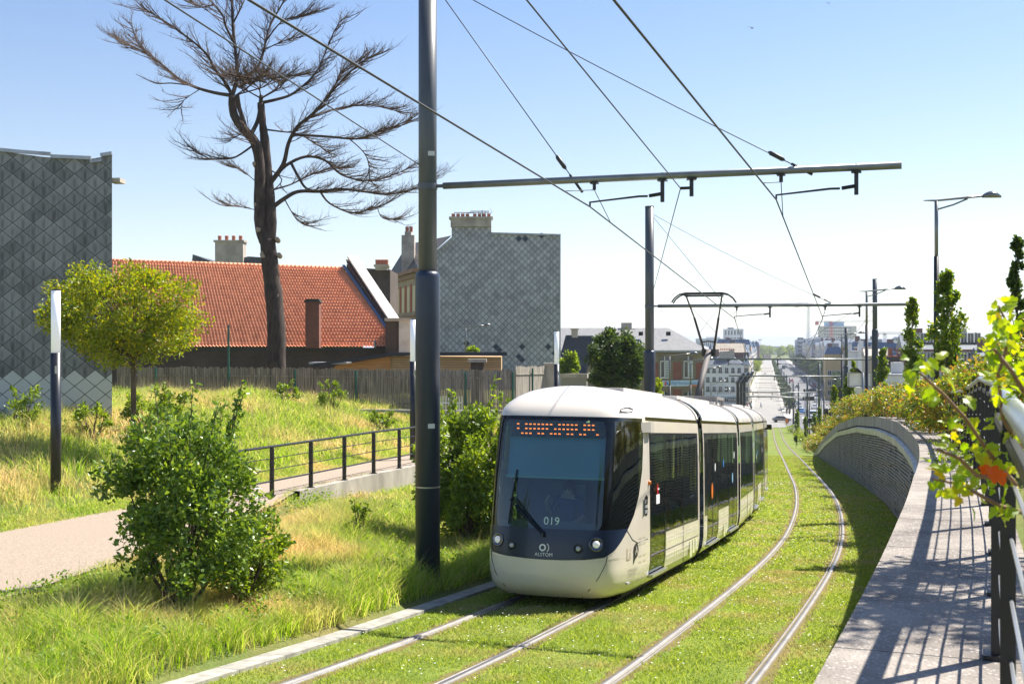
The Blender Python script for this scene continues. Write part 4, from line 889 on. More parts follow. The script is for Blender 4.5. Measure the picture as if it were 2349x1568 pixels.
mb=MB(); mb.lathe((0,0,W(0,1115,20)[2]-zb),[(.206,-.012),(.206,.012)],24,False); mb.build('steel_band',M_galv,P1)
y2,t2=rbase(W(1490,790,41.2)); P2,r2,b2=catpole('catenary_pole',y2,t2,1,W(0,474,41.2)[2],W(0,805,41.2)[2],W(0,702,41.2)[2],8.35,.385,.30,'blue grey line pole rising behind the tram roof, second along the left side',hang=(2.83,5.67))
far_poles=[(74,-1,640,756,824,2007,'thick line pole on the right, beside the first tall lamp behind the hedge'),(106,-1,752,839,863,1941,'line pole on the right rising beside the pale sign box'),(148,-1,833,None,899.8,1879,'line pole on the right just before the road junction, fifth away from the camera'),(188,-1,862,None,911.5,1852,'line pole on the right at the start of the road, sixth away')]
FP=[]
for (Y,sd_,pt,pf,pa,px,lab) in far_poles:
    v=W(px,790,Y); yp,t=rbase(v); g=G(yp); zt=W(0,pt,Y)[2]; za=W(0,pa,Y)[2]; zfl=W(0,pf,Y)[2] if pf else g+5.0
    FP.append(catpole('catenary_pole',yp,t,-1,zt,zfl,za,t+5.3,.385,.30,lab,base=g,hang=(t+.2,t+3.2),detail=False)+(za,yp,t))
for k,(yp,nm) in enumerate(((232,'seventh'),(276,'eighth'),(322,'ninth'),(372,'tenth'),(425,'eleventh'),(485,'twelfth'),(550,'thirteenth'),(625,'fourteenth'))):
    g=G(yp); tq=3.9; catpole('catenary_pole',yp,tq,-1,g+9.6,g+5,g+6.9,9.2,.385,.28,f'distant line pole on the right of the tramway, the {nm} away from the camera',base=g,hang=(),detail=False)
M_cable=mat('dark cable',(.03,.03,.032),.5)
def wire(name,pts,rad,label,sag=0.,cat='overhead wire',ins=()):
    P=[]; 
    for a,b in zip(pts[:-1],pts[1:]):
        a=Vector(a);b=Vector(b); n=10 if sag else 2
        for k in range(n): f=k/n; q=a.lerp(b,f); q.z-=4*sag*f*(1-f)*1.0; P.append(q)
    P.append(Vector(pts[-1])); mb=MB(); mb.tube(P,rad,6)
    for f in ins:
        a,b=Vector(pts[0]),Vector(pts[-1]); c=a.lerp(b,f); d=(b-a).normalized(); mb.tube([c-d*.14,c-d*.1,c+d*.1,c+d*.14],[.012,.035,.035,.012],8); mb.tube([c+d*.25,c+d*.6],.022,5)
    return tag(mb.build(name,M_cable,smooth=True),label,cat,'overhead wires')
def armpt(b,r,u,z): return Vector((b.x,b.y,z))+r*u
za1,za2=W(0,428,20)[2],W(0,702,41.2)[2]
cL1=armpt(b1,r1,2.75,za1-.43); cR1=armpt(b1,r1,5.62,za1-.43); cL2=armpt(b2,r2,2.83,za2-.43); cR2=armpt(b2,r2,5.67,za2-.43)
def cfar(i,t): q=FP[i]; p=TY(q[4],t); p.z=q[3]-.42; return p
kL=W(571,0,9.2); kR=W(1408,0,9.0)
ext=lambda a,b,k: b+(b-a)*k
wire('contact_wire',[ext(cL1,kL,.9),kL,cL1,cL2]+[cfar(i,-3) for i in range(4)]+[TY(232,-3,G(232)+6.5)],.012,'overhead contact wire above the track of the tram, touching its pantograph')
wire('contact_wire',[ext(cR1,kR,.9),kR,cR1,cR2]+[cfar(i,0.1) for i in range(4)]+[TY(232,0,G(232)+6.5)],.012,'overhead contact wire above the empty right hand track')
top1=Vector((b1.x,b1.y,6.05)); top2=Vector((b2.x,b2.y,W(0,487,41.2)[2]))
wire('stay_cable',[top1,armpt(b1,r1,2.45,za1+.05)],.0085,'steel stay from the nearest pole top to the near part of its arm',0,'stay cable',(.93,))
wire('stay_cable',[top1,armpt(b1,r1,5.92,za1+.05)],.0085,'steel stay from the nearest pole top to the far part of its arm',.05,'stay cable',(.95,))
wire('stay_cable',[top2,armpt(b2,r2,2.5,za2+.05)],.0085,'short stay from the second pole top to its arm above the pantograph',0,'stay cable')
wire('stay_cable',[top2,armpt(b2,r2,5.95,za2+.05)],.0085,'long stay from the second pole top to the far part of its arm',.1,'stay cable',(.92,))
fb=armpt(b1,r1,4.18,za1-.2); wire('feeder_cable',[ext(fb,W(1208,0,10.5),.6),W(1208,0,10.5),fb,W(1497,672,41.1)],.0085,'feeder cable passing under the near arm and down to the second pole',0,'overhead wire')
wire('guy_cable',[ext(W(948,372,19.9),W(378,0,10.5),.5),W(378,0,10.5),W(962,378,19.9)],.0085,'thin guy cable from the upper left to the clamp of the nearest pole',0,'guy cable')
for c1,d,lab in ((cL1,(cL2-cL1).normalized(),'left'),(cR1,(cR2-cR1).normalized(),'right'),(cL2,(cfar(0,-3)-cL2).normalized(),'far left'),(cR2,(cfar(0,.1)-cR2).normalized(),'far right')):
    up=c1+Vector((0,0,.30)); r=r1 if c1 in (cL1,cR1) else r2; q=(c1+r*.07+Vector((0,0,.26))); back=(Vector(kL)-c1).normalized() if lab=='left' else (Vector(kR)-c1).normalized() if lab=='right' else -d
    wire('hanger_cable',[c1+d*1.6+Vector((0,0,.01)),q,c1+back*1.4+Vector((0,0,.02))],.007,f'short hanger loop holding the contact wire at the {lab} registration arm',0,'hanger cable')
a3=FP[0]; wire('stay_cable',[Vector((a3[2].x,a3[2].y,W(0,680,74)[2])),TY(a3[4],-1.5,a3[3]+.05)],.012,'stay from the top of the thick right hand pole down to its arm',.1,'stay cable'); wire('stay_cable',[Vector((a3[2].x,a3[2].y,W(0,705,74)[2])),TY(a3[4],2.2,a3[3]+.05)],.012,'short stay from the thick right hand pole to its arm',0,'stay cable')
# ================================================================ LEFT SIDE: BUILDINGS, FENCES, LAMPS, TREES
M_zinc=mat('grey zinc flashing',(.35,.37,.40),.4,metal=.5,noise=.2,nscale=3); M_rend=mat('old render',(.42,.37,.31),.9,noise=.25,nscale=1.2); M_pot=mat('terracotta pot',(.40,.14,.08),.8); M_glass=mat('window glass',(.03,.04,.05),.08,spec=.8); M_wfr=mat('white window frame',(.7,.7,.68),.5)
def wallprism(name,poly,Y,thick,m,parent,ex=0.):
    """poly: photo pixels at depth Y (the wall stands in the plane y=Y), local origin = parent"""
    mb=MB(); mb.prism([W(x,y,Y)-parent.location for x,y in poly][::-1],(ex,thick,0)); return mb.build(name,m,parent)
def local(mb,name,m,par,sm=False): o=mb.build(name,m,par,sm); o.location=-par.location; return o
# --- slate clad house at the left edge
Y=35.; o=empty('slate_clad_building',W(100,905,Y),0,'tall windowless gable clad in large stained diamond slates at the left edge','building')
wallprism('gable_wall',[(-330,960),(257,960),(257,356),(200,366),(100,360),(0,347),(-330,330)],Y,9,slatemat('dark stained slates',.592,.468,(.085,.086,.082),(.36,.36,.35),newz=.55,newcol=(.54,.55,.52),streak=.5,line=.045),o,-3.6)
mb=MB()
for a,b in (((-330,330),(0,347)),((0,347),(52,352)),((52,352),(118,357)),((118,362),(210,366))): mb.bar(W(*a,Y)+Vector((0,-.03,.04)),W(*b,Y)+Vector((0,-.03,.04)),.10,.10)
mb.bar(W(208,371,Y)+Vector((0,-.03,0)),W(235,368,Y)+Vector((0,-.03,0)),.1,.08); mb.bar(W(232,356,Y)+Vector((0,-.03,0)),W(258,352,Y)+Vector((0,-.03,0)),.1,.1); local(mb,'roof_flashing',M_zinc,o)
mb=MB(); mb.box(W(262,412,Y)+Vector((0,.3,0)),(.3,.5,.12)); local(mb,'eaves_end',M_rend,o)
# --- red tiled hall
M_tile=mat('red roof tiles',(.93,.36,.19),.7,noise=.2,nscale=3,detail=8); M_dkbrick=brickmat('sooty brick',(.09,.055,.04),(.055,.04,.035),(.13,.11,.09),scale=4.2); M_redbr=brickmat('red brick',(.24,.07,.04),(.17,.055,.035),(.2,.16,.12),scale=5)
eL,eR=Vector(W(60,797,60)),Vector(W(917,797,62)); rL,rR=Vector(W(100,594,64.5)),Vector(W(789,617,69))
hall=empty('tiled_hall',(eL+eR)/2+Vector((0,0,-2.6)),0,'long low brick hall with a bright red tiled roof behind the wooden fence','building')
nu,nv=110*7,26*2; U=np.linspace(0,1,nu+1); Vv=[]
E0,E1,R0,R1=[np.array(v) for v in (eL,eR,rL,rR)]; nrm=np.cross(E1-E0,R0-E0); nrm/=np.linalg.norm(nrm); nrm*=np.sign(nrm[2])
rowsv=[]; 
for r in range(26): rowsv+=[(r/26,.10),((r+.93)/26,.0)]
ph=U*110*2*np.pi; wv=.05*np.clip(np.sin(ph),-.5,1)
V=[]
for v,hh in rowsv: 
    A_=E0+(R0-E0)*v; B_=E1+(R1-E1)*v; V.append(A_+(B_-A_)*U[:,None]+nrm*(hh+wv)[:,None])
V=np.concatenate(V); n=nu+1; m_=len(rowsv); a=np.arange(m_-1)[:,None]*n; k=np.arange(nu)[None,:]; F=np.stack([a+k,a+k+1,a+n+k+1,a+n+k],-1).reshape(-1,4)
o=npmesh('roof',V-np.array(hall.location),F,M_tile,hall); 
mb=MB(); mb.tube([rL+(rR-rL)*f+Vector((0,0,.02)) for f in np.linspace(0,1,2)],.12,8)
for f in np.linspace(0,1,72): c=rL+(rR-rL)*f; mb.tube([c-Vector((.06,0,0)),c+Vector((.06,0,0))],.155,8)
local(mb,'ridge_tiles',M_tile,hall,True)
bk=Vector((0,10,0)); mb=MB(); q=[eL+Vector((0,.25,-.05)),eR+Vector((0,.25,-.05))]; mb.add([q[0],q[1],q[1]+Vector((0,0,-4)),q[0]+Vector((0,0,-4))],[(0,1,2,3)]); mb.add([rL,rR,rR+bk-Vector((0,0,5)),rL+bk-Vector((0,0,5))],[(0,1,2,3)]); local(mb,'wall',M_dkbrick,hall)
mb=MB(); mb.bar(eL+Vector((0,.2,-.08)),eR+Vector((0,.2,-.08)),.12,.16); local(mb,'eaves',mat('dark gutter',(.05,.05,.05),.6),hall)
g0,g1=eR+Vector((.12,0,.1)),rR+Vector((.1,0,.55))
par=MB(); par.prism([g0,g1,g1+Vector((.1,3,-1.2)),g0+Vector((.1,6,-4.2)),g0-Vector((0,0,4))],(.45,.1,0)); local(par,'gable_parapet',M_dkbrick,hall)
mb=MB(); mb.bar(g0+Vector((.38,.0,.14)),g1+Vector((.38,0,.14)),.62,.10,up=(0,0,1)); local(mb,'parapet_coping',mat('pale coping stone',(.55,.53,.48),.8,noise=.15,nscale=2),hall)
mb=MB(); mb.bar(g0+Vector((-.12,-.05,-.05)),g1+Vector((-.12,-.05,-.33)),.16,.05); local(mb,'lead_valley',mat('blue grey lead',(.14,.22,.34),.5),hall)
mb=MB(); c=W(718,745,61.0); mb.box((c.x,c.y+.1,c.z+.0),(.68,.68,2.3)); local(mb,'chimney',M_redbr,hall); mb=MB(); mb.box((c.x,c.y+.1,c.z+1.17),(.8,.8,.1)); mb.box((c.x,c.y+.1,c.z+1.25),(.66,.66,.1)); local(mb,'chimney_cap',M_dkbrick,hall)
mb=MB(); mb.tube([W(860,797,61.5),W(860,780,61.5)],.06,8); local(mb,'vent_pipe',M_zinc,hall)
o=empty('rendered_annex',W(930,830,60.5),0,'short pale rendered wall beside the end of the red tiled hall','building'); wallprism('wall',[(884,850),(884,735),(948,735),(948,850)],60.5,3,M_dkbrick,o); wallprism('render_patch',[(915,850),(915,730),(960,730),(960,850)],60.35,.1,mat('peeling white render',(.50,.50,.47),.9,noise=.2,nscale=1.5),o); wallprism('coping',[(882,736),(882,729),(962,729),(962,736)],60.2,.6,M_rend,o)
# --- rooftops behind the hall
def chimney_house(Y,poly,chim,label,mw,pots):
    o=empty('rooftop_house',W((poly[0][0]+poly[2][0])/2,700,Y),0,label,'house'); wallprism('wall',poly,Y,6,mw,o)
    for (x0,x1,y0,y1) in chim:
        c=MB(); a,b=W(x0,y1,Y),W(x1,y0,Y); c.bb(a.x,b.x,Y-.4,Y+.8,a.z,b.z); cs=local(c,'chimney',M_rend,o); c=MB(); c.bb(a.x-.1,b.x+.1,Y-.5,Y+.9,b.z,b.z+.15); local(c,'chimney_cap',M_rend,o)
        for k in range(pots): c=MB(); x=a.x+(b.x-a.x)*(k+.5)/pots; c.lathe((x,Y,b.z+.15),[(.13,0),(.15,.35),(.11,.38)],8); local(c,'chimney_pot',M_pot,o)
    return o
chimney_house(95,[(430,700),(600,700),(600,590),(570,588),(497,604),(442,583)],[(496,560,556,605)],'slate roofs and grey chimney with four pots peeping over the left of the red roof',mat('dark slate roof',(.07,.08,.09),.6,noise=.3,nscale=2),4)
chimney_house(88,[(800,760),(895,760),(895,618),(815,614),(800,612)],[(862,890,612,620)],'mossy dark brick house end between the red roof and the patterned brick house',M_dkbrick,4)
chimney_house(92,[(795,700),(830,700),(830,612),(795,606)],[(800,815,604,612)],'small roof with two pots just behind the white parapet coping',M_dkbrick,2)
# --- polychrome brick house with big slate gable
Y=112.; gab=empty('gabled_townhouse',W(1130,885,Y),0,'tall town house with pale diamond slate gable, behind the near pole','building')
M_gab=slatemat('pale grey slates',.60,.60,(.19,.19,.195),(.50,.505,.52),streak=-.5,line=.07)
wallprism('slate_gable',[(958,905),(1285,905),(1285,541),(1127,536),(1127,519),(1036,519),(1036,548),(999,580),(958,613)],Y,10,M_gab,gab)
mb=MB()
for a,b in (((1127,537),(1286,541)),((1036,520),(1127,519)),((1037,548),(999,580)),((999,580),(958,613))): mb.bar(W(*a,Y)+Vector((0,-.05,.08)),W(*b,Y)+Vector((0,-.05,.08)),.25,.16)
mb.bar(W(1284.5,541,Y)+Vector((0,-.05,0)),W(1284.5,880,Y)+Vector((0,-.05,0)),.12,.12,up=(0,1,0)); local(mb,'edge_flashing',M_zinc,gab)
dxp=.60; gx=gab.location.x; gz=gab.location.z; mb=MB()
for px,py in ((1070,793),(1142,793),(1198,793),(1263,793),(1199,821),(1192,812),(1270,812),(1270,852),(1268,880),(1190,543),(1206,545),(1238,543),(1142,803)):
    w=W(px,py,Y); lx,lz=(w.x-gx)/dxp,(w.z-gz)/dxp; a=math.floor(lx+lz)+.5; d=math.floor(lz-lx)+.5; cx=(a-d)/2*dxp+gx; cz=(a+d)/2*dxp+gz
    if py>560 or True: mb.prism([(cx,Y-.012,cz-.28),(cx+.28,Y-.012,cz),(cx,Y-.012,cz+.28),(cx-.28,Y-.012,cz)],(0,.01,0))
local(mb,'dark_slates',mat('dark blue slates',(.03,.045,.07),.5),gab)
mb=MB(); a,b=W(1034,520,Y),W(1127,505,Y); mb.bb(a.x,b.x,Y-.3,Y+1,a.z,b.z+.1); mb.bb(a.x-.15,b.x+.15,Y-.4,Y+1.1,b.z+.1,b.z+.3); local(mb,'chimney_stack',M_rend,gab)
for k in range(8):
    x=a.x+.35+(b.x-a.x-.7)*k/7+(-.12 if k<4 else .12); mb=MB(); mb.bb(x-.16,x+.16,Y+.1,Y+.42,b.z+.3,b.z+.62); local(mb,'chimney_pot',M_pot,gab)
mb=MB(); mb.bb(a.x+.3,a.x+2.4-.3,Y+.05,Y+.5,b.z+.7,b.z+.74); mb.bb(b.x-2.2,b.x-.2,Y+.05,Y+.5,b.z+.7,b.z+.74); local(mb,'pot_covers',M_zinc,gab)
mb=MB(); ap=W(1106,505,Y); t0=W(1106,482,Y); mb.tube([ap,t0],.03,5); mb.tube([W(1079,484.5,Y),W(1122,484.5,Y)],.025,4)
for x in np.linspace(1080,1121,14): mb.tube([W(x,483,Y),W(x,486.5,Y)],.012,4)
mb.tube([W(1123,478,Y),W(1129,484,Y),W(1123,492,Y)],.02,4); mb.tube([W(1098,485,Y),W(1098,490,Y),W(1113,490,Y),W(1113,485,Y)],.018,4); tag(local(mb,'antenna',M_black,gab))
# brick front, receding to the left
F0,F1=Vector(W(958,790,Y)),Vector(W(888,790,128)); zE=W(0,613,Y)[2]; zB=-6.
fd=(F1-F0); fd.z=0; fl0=fd.length; fd.normalize(); fn=Vector((-fd.y,fd.x,0)); fn=fn if fn.y<0 else -fn
M_cbr=brickmat('cream brick',(.42,.32,.18),(.34,.26,.15),(.22,.17,.12),scale=3.4); 
def fp(u,z,off=0.): return F0+fd*u+fn*off+Vector((0,0,z))
mb=MB(); mb.prism([fp(0,zB),fp(0,zE),fp(fl0,zE),fp(fl0,zB)],-fn*.5); local(mb,'front_wall',M_cbr,gab)
nb=6; bw=fl0/nb
for fz in (zE-.9-3.1,zE-.9-6.5,zE-.9-9.9):
    for k in range(nb): mb=MB(); mb.prism([fp(k*bw+.05,fz),fp(k*bw+.05,fz+2.6),fp(k*bw+.75,fz+2.6),fp(k*bw+.75,fz)],fn*.05); local(mb,'red_brick_panel',mat('orange red brick',(.42,.10,.05),.85,noise=.2,nscale=4),gab)
for fz in (zE-.9-3.1,zE-.9-6.5):
    for k in range(nb):
        mb=MB(); mb.prism([fp(k*bw+1.1,fz),fp(k*bw+1.1,fz+2.4),fp(k*bw+bw-.45,fz+2.4),fp(k*bw+bw-.45,fz)],fn*.03); wo=local(mb,'window',mat('cream shutters',(.62,.52,.30),.7),gab)
mb=MB(); mb.bar(fp(-.1,zE-.25,.2),fp(fl0,zE-.25,.2),.5,.35); mb.bar(fp(0,zE-.8,.1),fp(fl0,zE-.8,.1),.25,.15); mb.bar(fp(0,zE-4.4,.1),fp(fl0,zE-4.4,.1),.25,.2); local(mb,'cornice',mat('brown cornice',(.28,.15,.09),.8),gab)
rfz=W(0,560,Y)[2]; A0_,A1_=fp(0,zE),fp(fl0,zE); B0_=W(1036,540,Y+2.2); B1_=W(935,560,128)
mb=MB(); mb.add([A0_,A1_,B1_,B0_],[(0,1,2,3)]); mb.add([A1_,fp(fl0,zE)+Vector((8,8,0)),B1_],[(0,1,2)]); local(mb,'roof',mat('brown slate roof',(.10,.085,.075),.7,noise=.3,nscale=3),gab)
for k,(u,v) in enumerate(((.28,.35),(.45,.35),(.58,.35),(.22,.75))):
    def rpnt(u,v): return (A0_.lerp(A1_,u)).lerp(B0_.lerp(B1_,u),v)+fn*.06
    mb=MB(); mb.add([rpnt(u,v-.12),rpnt(u+.07,v-.12),rpnt(u+.07,v+.14),rpnt(u,v+.14)],[(0,1,2,3)]); local(mb,'skylight',mat('skylight glass',(.35,.45,.55),.15),gab)
mb=MB(); a,b=W(922,590,118),W(951,540,118); mb.bb(a.x,b.x,117.5,119,a.z-1.5,b.z); mb.bb(a.x+.3,b.x-.3,117.6,118.9,b.z,b.z+.35); local(mb,'chimney_stack',M_rend,gab)
for x in (934,943): c=W(x,532,118); mb=MB(); mb.lathe((c.x,118,b.z+.35),[(.17,0),(.18,.5)],8); local(mb,'chimney_pot',M_pot,gab)
# --- timber shed
M_pine=mat('new pine boards',(.62,.40,.20),.7,noise=.18,nscale=2,thin=(.6,.6,7)); M_felt=mat('dark roof felt',(.03,.032,.04),.6)
Y=57.; o=empty('timber_shed',W(1020,838,Y),0,'low new pine shed with dark roof edge behind the wooden fence','shed')
wallprism('boarding',[(895,850),(895,816),(1150,818),(1150,850)],Y,4,M_pine,o); wallprism('front_boarding',[(760,850),(770,838),(895,817),(895,850)],Y-.1,.3,mat('orange pine boards',(.55,.26,.09),.7,noise=.2,nscale=2,thin=(.6,.6,8)),o)
mb=MB(); mb.bar(W(893,812,Y-.2),W(1163,811,Y-.2),.6,.17); local(mb,'roof_edge',M_felt,o); mb=MB(); mb.bar(W(720,837,Y-.3),W(895,812,Y-.3),.5,.13); local(mb,'verge',M_felt,o); mb=MB(); mb.bar(W(716,832,Y+.5),W(800,832,Y+.5),2,.08); local(mb,'low_roof',M_zinc,o)
for k in range(5): 
    z=W(0,820+k*5.5,Y)[2]; mb=MB(); mb.bar(W(896,0,Y)*1.0-Vector((0,.02,W(896,0,Y)[2]-z)),W(1149,0,Y)-Vector((0,.02,W(1149,0,Y)[2]-z)),.02,.012); local(mb,'board_joint',M_felt,o)
# --- wooden fence
M_fw=mat('grey weathered wood',(.25,.21,.175),.9,noise=.45,nscale=2.2,thin=(6,6,.5)); M_fwl=mat('weathered wood painted sunlit',(.34,.30,.25),.9,noise=.35,nscale=2.2,thin=(6,6,.5)); M_green=mat('green post paint',(.015,.10,.075),.45)  # second wood is the same, with sunlight on the turning end painted in
def picket_run(name,a,b,h,m,label,posts,seed,gapy=0.):
    a=Vector(a);b=Vector(b); L=(b-a).length; d=(b-a)/L; o=empty(name,(a+b)/2,0,label,'fence'); r_=random.Random(seed); ang=math.atan2(d.y,d.x); mb=MB(); x=0
    while x<L:
        w=r_.uniform(.055,.1); c=a+d*(x+w/2); hh=h+r_.uniform(-.05,.04); mb.box((c.x,c.y+r_.uniform(-.01,.01),c.z+hh/2-.05),(w-.008,.02,hh+.1),ang); x+=w+(r_.uniform(.0,.012) if not r_.random()<.05 else .03)
    local(mb,'pickets',m,o); mb=MB(); nrm_=Vector((d.y,-d.x,0))
    for z in (.35,h-.35): mb.bar(a+Vector((0,0,z))+nrm_*.03,b+Vector((0,0,z))+nrm_*.03,.03,.05)
    local(mb,'rails',m,o)
    for f,ph_ in posts: c=a+d*(L*f); q=MB(); q.tube([c+nrm_*.10-Vector((0,0,.4)),c+nrm_*.10+Vector((0,0,ph_))],.045,8); local(q,'post',M_green,o)
    return o
fa,fb_=W(268,938,50),W(1180,938,53.5)
picket_run('wooden_fence',(fa.x,fa.y,-2.72),(fb_.x,fb_.y,-2.95),1.83,M_fw,'long grey weathered paling fence with green steel posts across the meadow',[((x-268)/912,h) for x,h in ((352,1.8),(512,3.6),(661,1.75),(801,1.75),(936,1.72),(1060,1.72),(1175,1.75))],4)
fc=W(1256,938,57); picket_run('wooden_fence',(fb_.x+.05,fb_.y,-2.95),(fc.x,fc.y,-3.0),2.0,M_fwl,'short paling fence end, coloured as sunlit, turning away toward the slate gable',[(.45,1.9),(.97,1.9)],9)
o=empty('gate_pier',W(1262,900,57),0,'pale square gate pier at the end of the paling fence','pier'); c=W(1262,838,57); mb=MB(); mb.bb(c.x-.22,c.x+.22,56.8,57.2,-4,c.z); local(mb,'shaft',M_rend,o); mb=MB(); mb.bb(c.x-.3,c.x+.3,56.7,57.3,c.z,c.z+.12); local(mb,'cap',M_rend,o)
for px,n_ in ((960,'square pier cap behind the paling fence below the shed'),(1095,'brick pier top behind the paling fence, right of the shed')):
    c=W(px,828,55.5); o=empty('gate_pier',(c.x,55.5,-2.9),0,n_,'pier'); mb=MB(); mb.bb(c.x-.3,c.x+.3,55.3,55.8,-2.9,c.z-.05); local(mb,'shaft',M_dkbrick,o); mb=MB(); mb.bb(c.x-.42,c.x+.42,55.2,55.9,c.z-.05,c.z+.1); local(mb,'cap',M_rend,o)
# white palings low in front of the fence
for xa,xb,lab in ((556,634,'low row of white pointed pickets in the grass, left of the middle'),(690,702,'scrap of white pickets in the grass, middle'),(1010,1060,'low white pickets seen beneath the fence behind the bush')):
    a,b=W(xa,935,49.2),W(xb,935,49.2); mb=MB(); n=int((b.x-a.x)/.09)
    for k in range(max(3,n)): x=a.x+(b.x-a.x)*k/max(2,n-1); mb.box((x,49.2,-2.45+.0),(.035,.02,.75))
    mb.bar((a.x,49.22,-2.35),(b.x,49.22,-2.35),.02,.05); tag(mb.build('picket_fence',M_wfr),lab,'fence','white pickets')
# kerb slab strip under fence on right
mb=MB(); mb.bar(W(800,941,48.5),W(1180,944,50),.3,.1); tag(mb.build('concrete_edging',M_kerb),'long pale concrete edging along the foot of the paling fence','edging')
# --- light columns
M_lit=mat('frosted lamp tube',(.82,.84,.88),.35,emit=(.8,.88,1),estr=.12); M_colb=mat('column blue black',(.016,.018,.026),.35)
for x,yt,Y,lab in ((128,663,25.5,'light column with a white tube top on the left, in front of the slate gable'),(948,730,37.7,'light column with a white tube top half hidden behind the near line pole'),(1277,758,48.4,'light column with a white tube top against the corner of the slate gable')):
    c=W(x,yt,Y); g,_,_=Hxy(c.x,c.y); o=empty('light_column',(c.x,c.y,g),0,lab,'light column','white topped light columns'); h=c.z-g; r=.1; lt=1.33
    mb=MB(); mb.lathe((0,0,-.3),[(r*1.08,0),(r*1.08,h-lt+.3)],16); mb.build('column',M_colb,o,True); mb=MB(); mb.lathe((0,0,h-lt),[(r*.95,0),(r*.95,lt-.03)],16); mb.build('light_tube',M_lit,o,True); mb=MB(); mb.lathe((0,0,h-.03),[(r,0),(r,.03)],16); mb.build('cap',M_colb,o)
    mb=MB(); mb.box((.05,-r*1.06,h-lt-.35),(.06,.02,.16)); mb.build('plate',M_galv,o)
# --- street lamps with cranked arm
M_lup=mat('pale lamp steel',(.22,.22,.22),.35,metal=.4); M_lhead=mat('lamp head',(.20,.20,.21),.25,metal=.6)
def street_lamp(v,g,side,L,label,h0=1.5,r=.06,dark=False):
    o=empty('street_lamp',(v.x,v.y,g),0,label,'street lamp','curved head street lamps'); H_=v.z-g; up=M_black if dark else M_lup
    mb=MB(); mb.tube([(0,0,-.3),(0,0,H_-h0)],[r*1.15,r*.95],10); mb.build('column',M_black,o,True); mb=MB(); mb.tube([(0,0,H_-h0),(0,0,H_-.02)],r*.75,8); mb.build('upper_column',up,o,True)
    mb=MB(); mb.tube([(-side*.45*L/2,0,H_),(0,0,H_-.0),(side*L*.55,0,H_+.09),(side*L*.84,0,H_+.13)],[.015,.035,.04,.03],6); mb.tube([(side*.04,0,H_-.25),(side*L*.3,0,H_-.12),(side*L*.55,0,H_+.05)],.028,6); mb.build('arm',up,o,True)
    mb=MB(); n=8; V=[]
    for k in range(9):
        f=k/8; x=side*(L*.82+.62*f*L/1.9); w=.17*math.sin(math.pi*min(1,f*.9+.08))**.6; hh=.16*math.sin(math.pi*min(.98,f*.85+.1))
        V+=[(x,w*math.cos(a),H_+.12+(hh*math.sin(a) if math.sin(a)>0 else .04*math.sin(a))) for a in np.linspace(0,2*np.pi,11)[:10]]
    mb.add(V,[(i*10+j,i*10+(j+1)%10,(i+1)*10+(j+1)%10,(i+1)*10+j) for i in range(8) for j in range(10)]); mb.build('lamp_head',M_lhead,o,True); return o
for x,y,Y,lab in ((1068,750,80,'small street lamp in front of the slate gable'),(1536,816,70,'street lamp on the left, first one seen in front of the school'),(1584,827,86,'street lamp on the left, second in front of the school banner'),(1611,846,105,'street lamp on the left beside the corner of the school'),(1631,877,132,'street lamp on the left in front of the white plastered house'),(1647,895,158,'street lamp on the left near the shop sign')):
    v=W(x,y,Y); g,_,_=Hxy(v.x,v.y); street_lamp(v,min(g,v.z-6) if x>1500 else g,1,1.45,lab,1.7,.065)
for x,y,Y,lab in ((2148,460,35,'tall black street lamp rising from the hedge on the right, the nearest one'),(1988,668,58,'tall black street lamp beside the thick line pole on the right'),(1931,767,98,'black street lamp by the black triangular sign'),(1890,872,120,'short street lamp left of the black triangular sign'),(1857,897,185,'distant street lamp over the right hand road')):
    v=W(x,y,Y); g,_,_=Hxy(v.x,v.y); street_lamp(v,g,1,1.62,lab,1.6,.075,dark=False)
# ================================================================ VEGETATION
LM_bush=leafmat('shrub leaves',[(.055,.105,.017),(.10,.18,.025),(.17,.26,.035),(.26,.35,.05)],.35,.3,.5)
LM_bush2=leafmat('bright shrub leaves',[(.08,.14,.018),(.15,.23,.025),(.26,.33,.04),(.11,.19,.025)],.4,.4,.45)
LM_tree=leafmat('golden green leaves',[(.09,.14,.015),(.17,.24,.02),(.27,.32,.025),(.34,.30,.03),(.12,.19,.02)],.45,.42,.35)
LM_horn=leafmat('hornbeam leaves',[(.05,.10,.012),(.09,.16,.018),(.16,.24,.025),(.26,.28,.03)],.4,.4,.4)
LM_dark=leafmat('dark tree leaves',[(.03,.06,.012),(.06,.10,.02),(.10,.15,.03)],.4,.3,.4)
LM_ave=leafmat('avenue tree leaves',[(.035,.065,.02),(.06,.10,.03),(.09,.13,.04)],.5,.3,.3)
LM_yel=leafmat('yellow green leaves',[(.12,.18,.02),(.2,.27,.03),(.28,.32,.04)],.5,.4,.3)
LM_phot=leafmat('photinia leaves',[(.05,.09,.015),(.10,.16,.02),(.19,.26,.03),(.25,.30,.03),(.44,.22,.06),(.13,.22,.02)],.35,.4,.5,patch=([(.50,.26,.05),(.62,.20,.09),(.36,.30,.04),(.52,.36,.06)],1.3,.71))
LM_vine=leafmat('climber leaves',[(.12,.21,.015),(.22,.32,.02),(.36,.40,.03),(.16,.26,.02),(.45,.34,.03)],.4,.5,.35)
M_bark=mat('grey brown bark',(.10,.075,.055),.9,noise=.35,nscale=6,bump=.6,bscale=25,thin=(2,2,.5)); M_dead=mat('dead cedar bark',(.055,.038,.03),.9,noise=.5,nscale=4,bump=.9,bscale=12,thin=(2,2,.5)); M_twig=mat('dead twigs',(.10,.065,.045),.9)
M_cut=mat('sawn wood',(.32,.25,.17),.8)
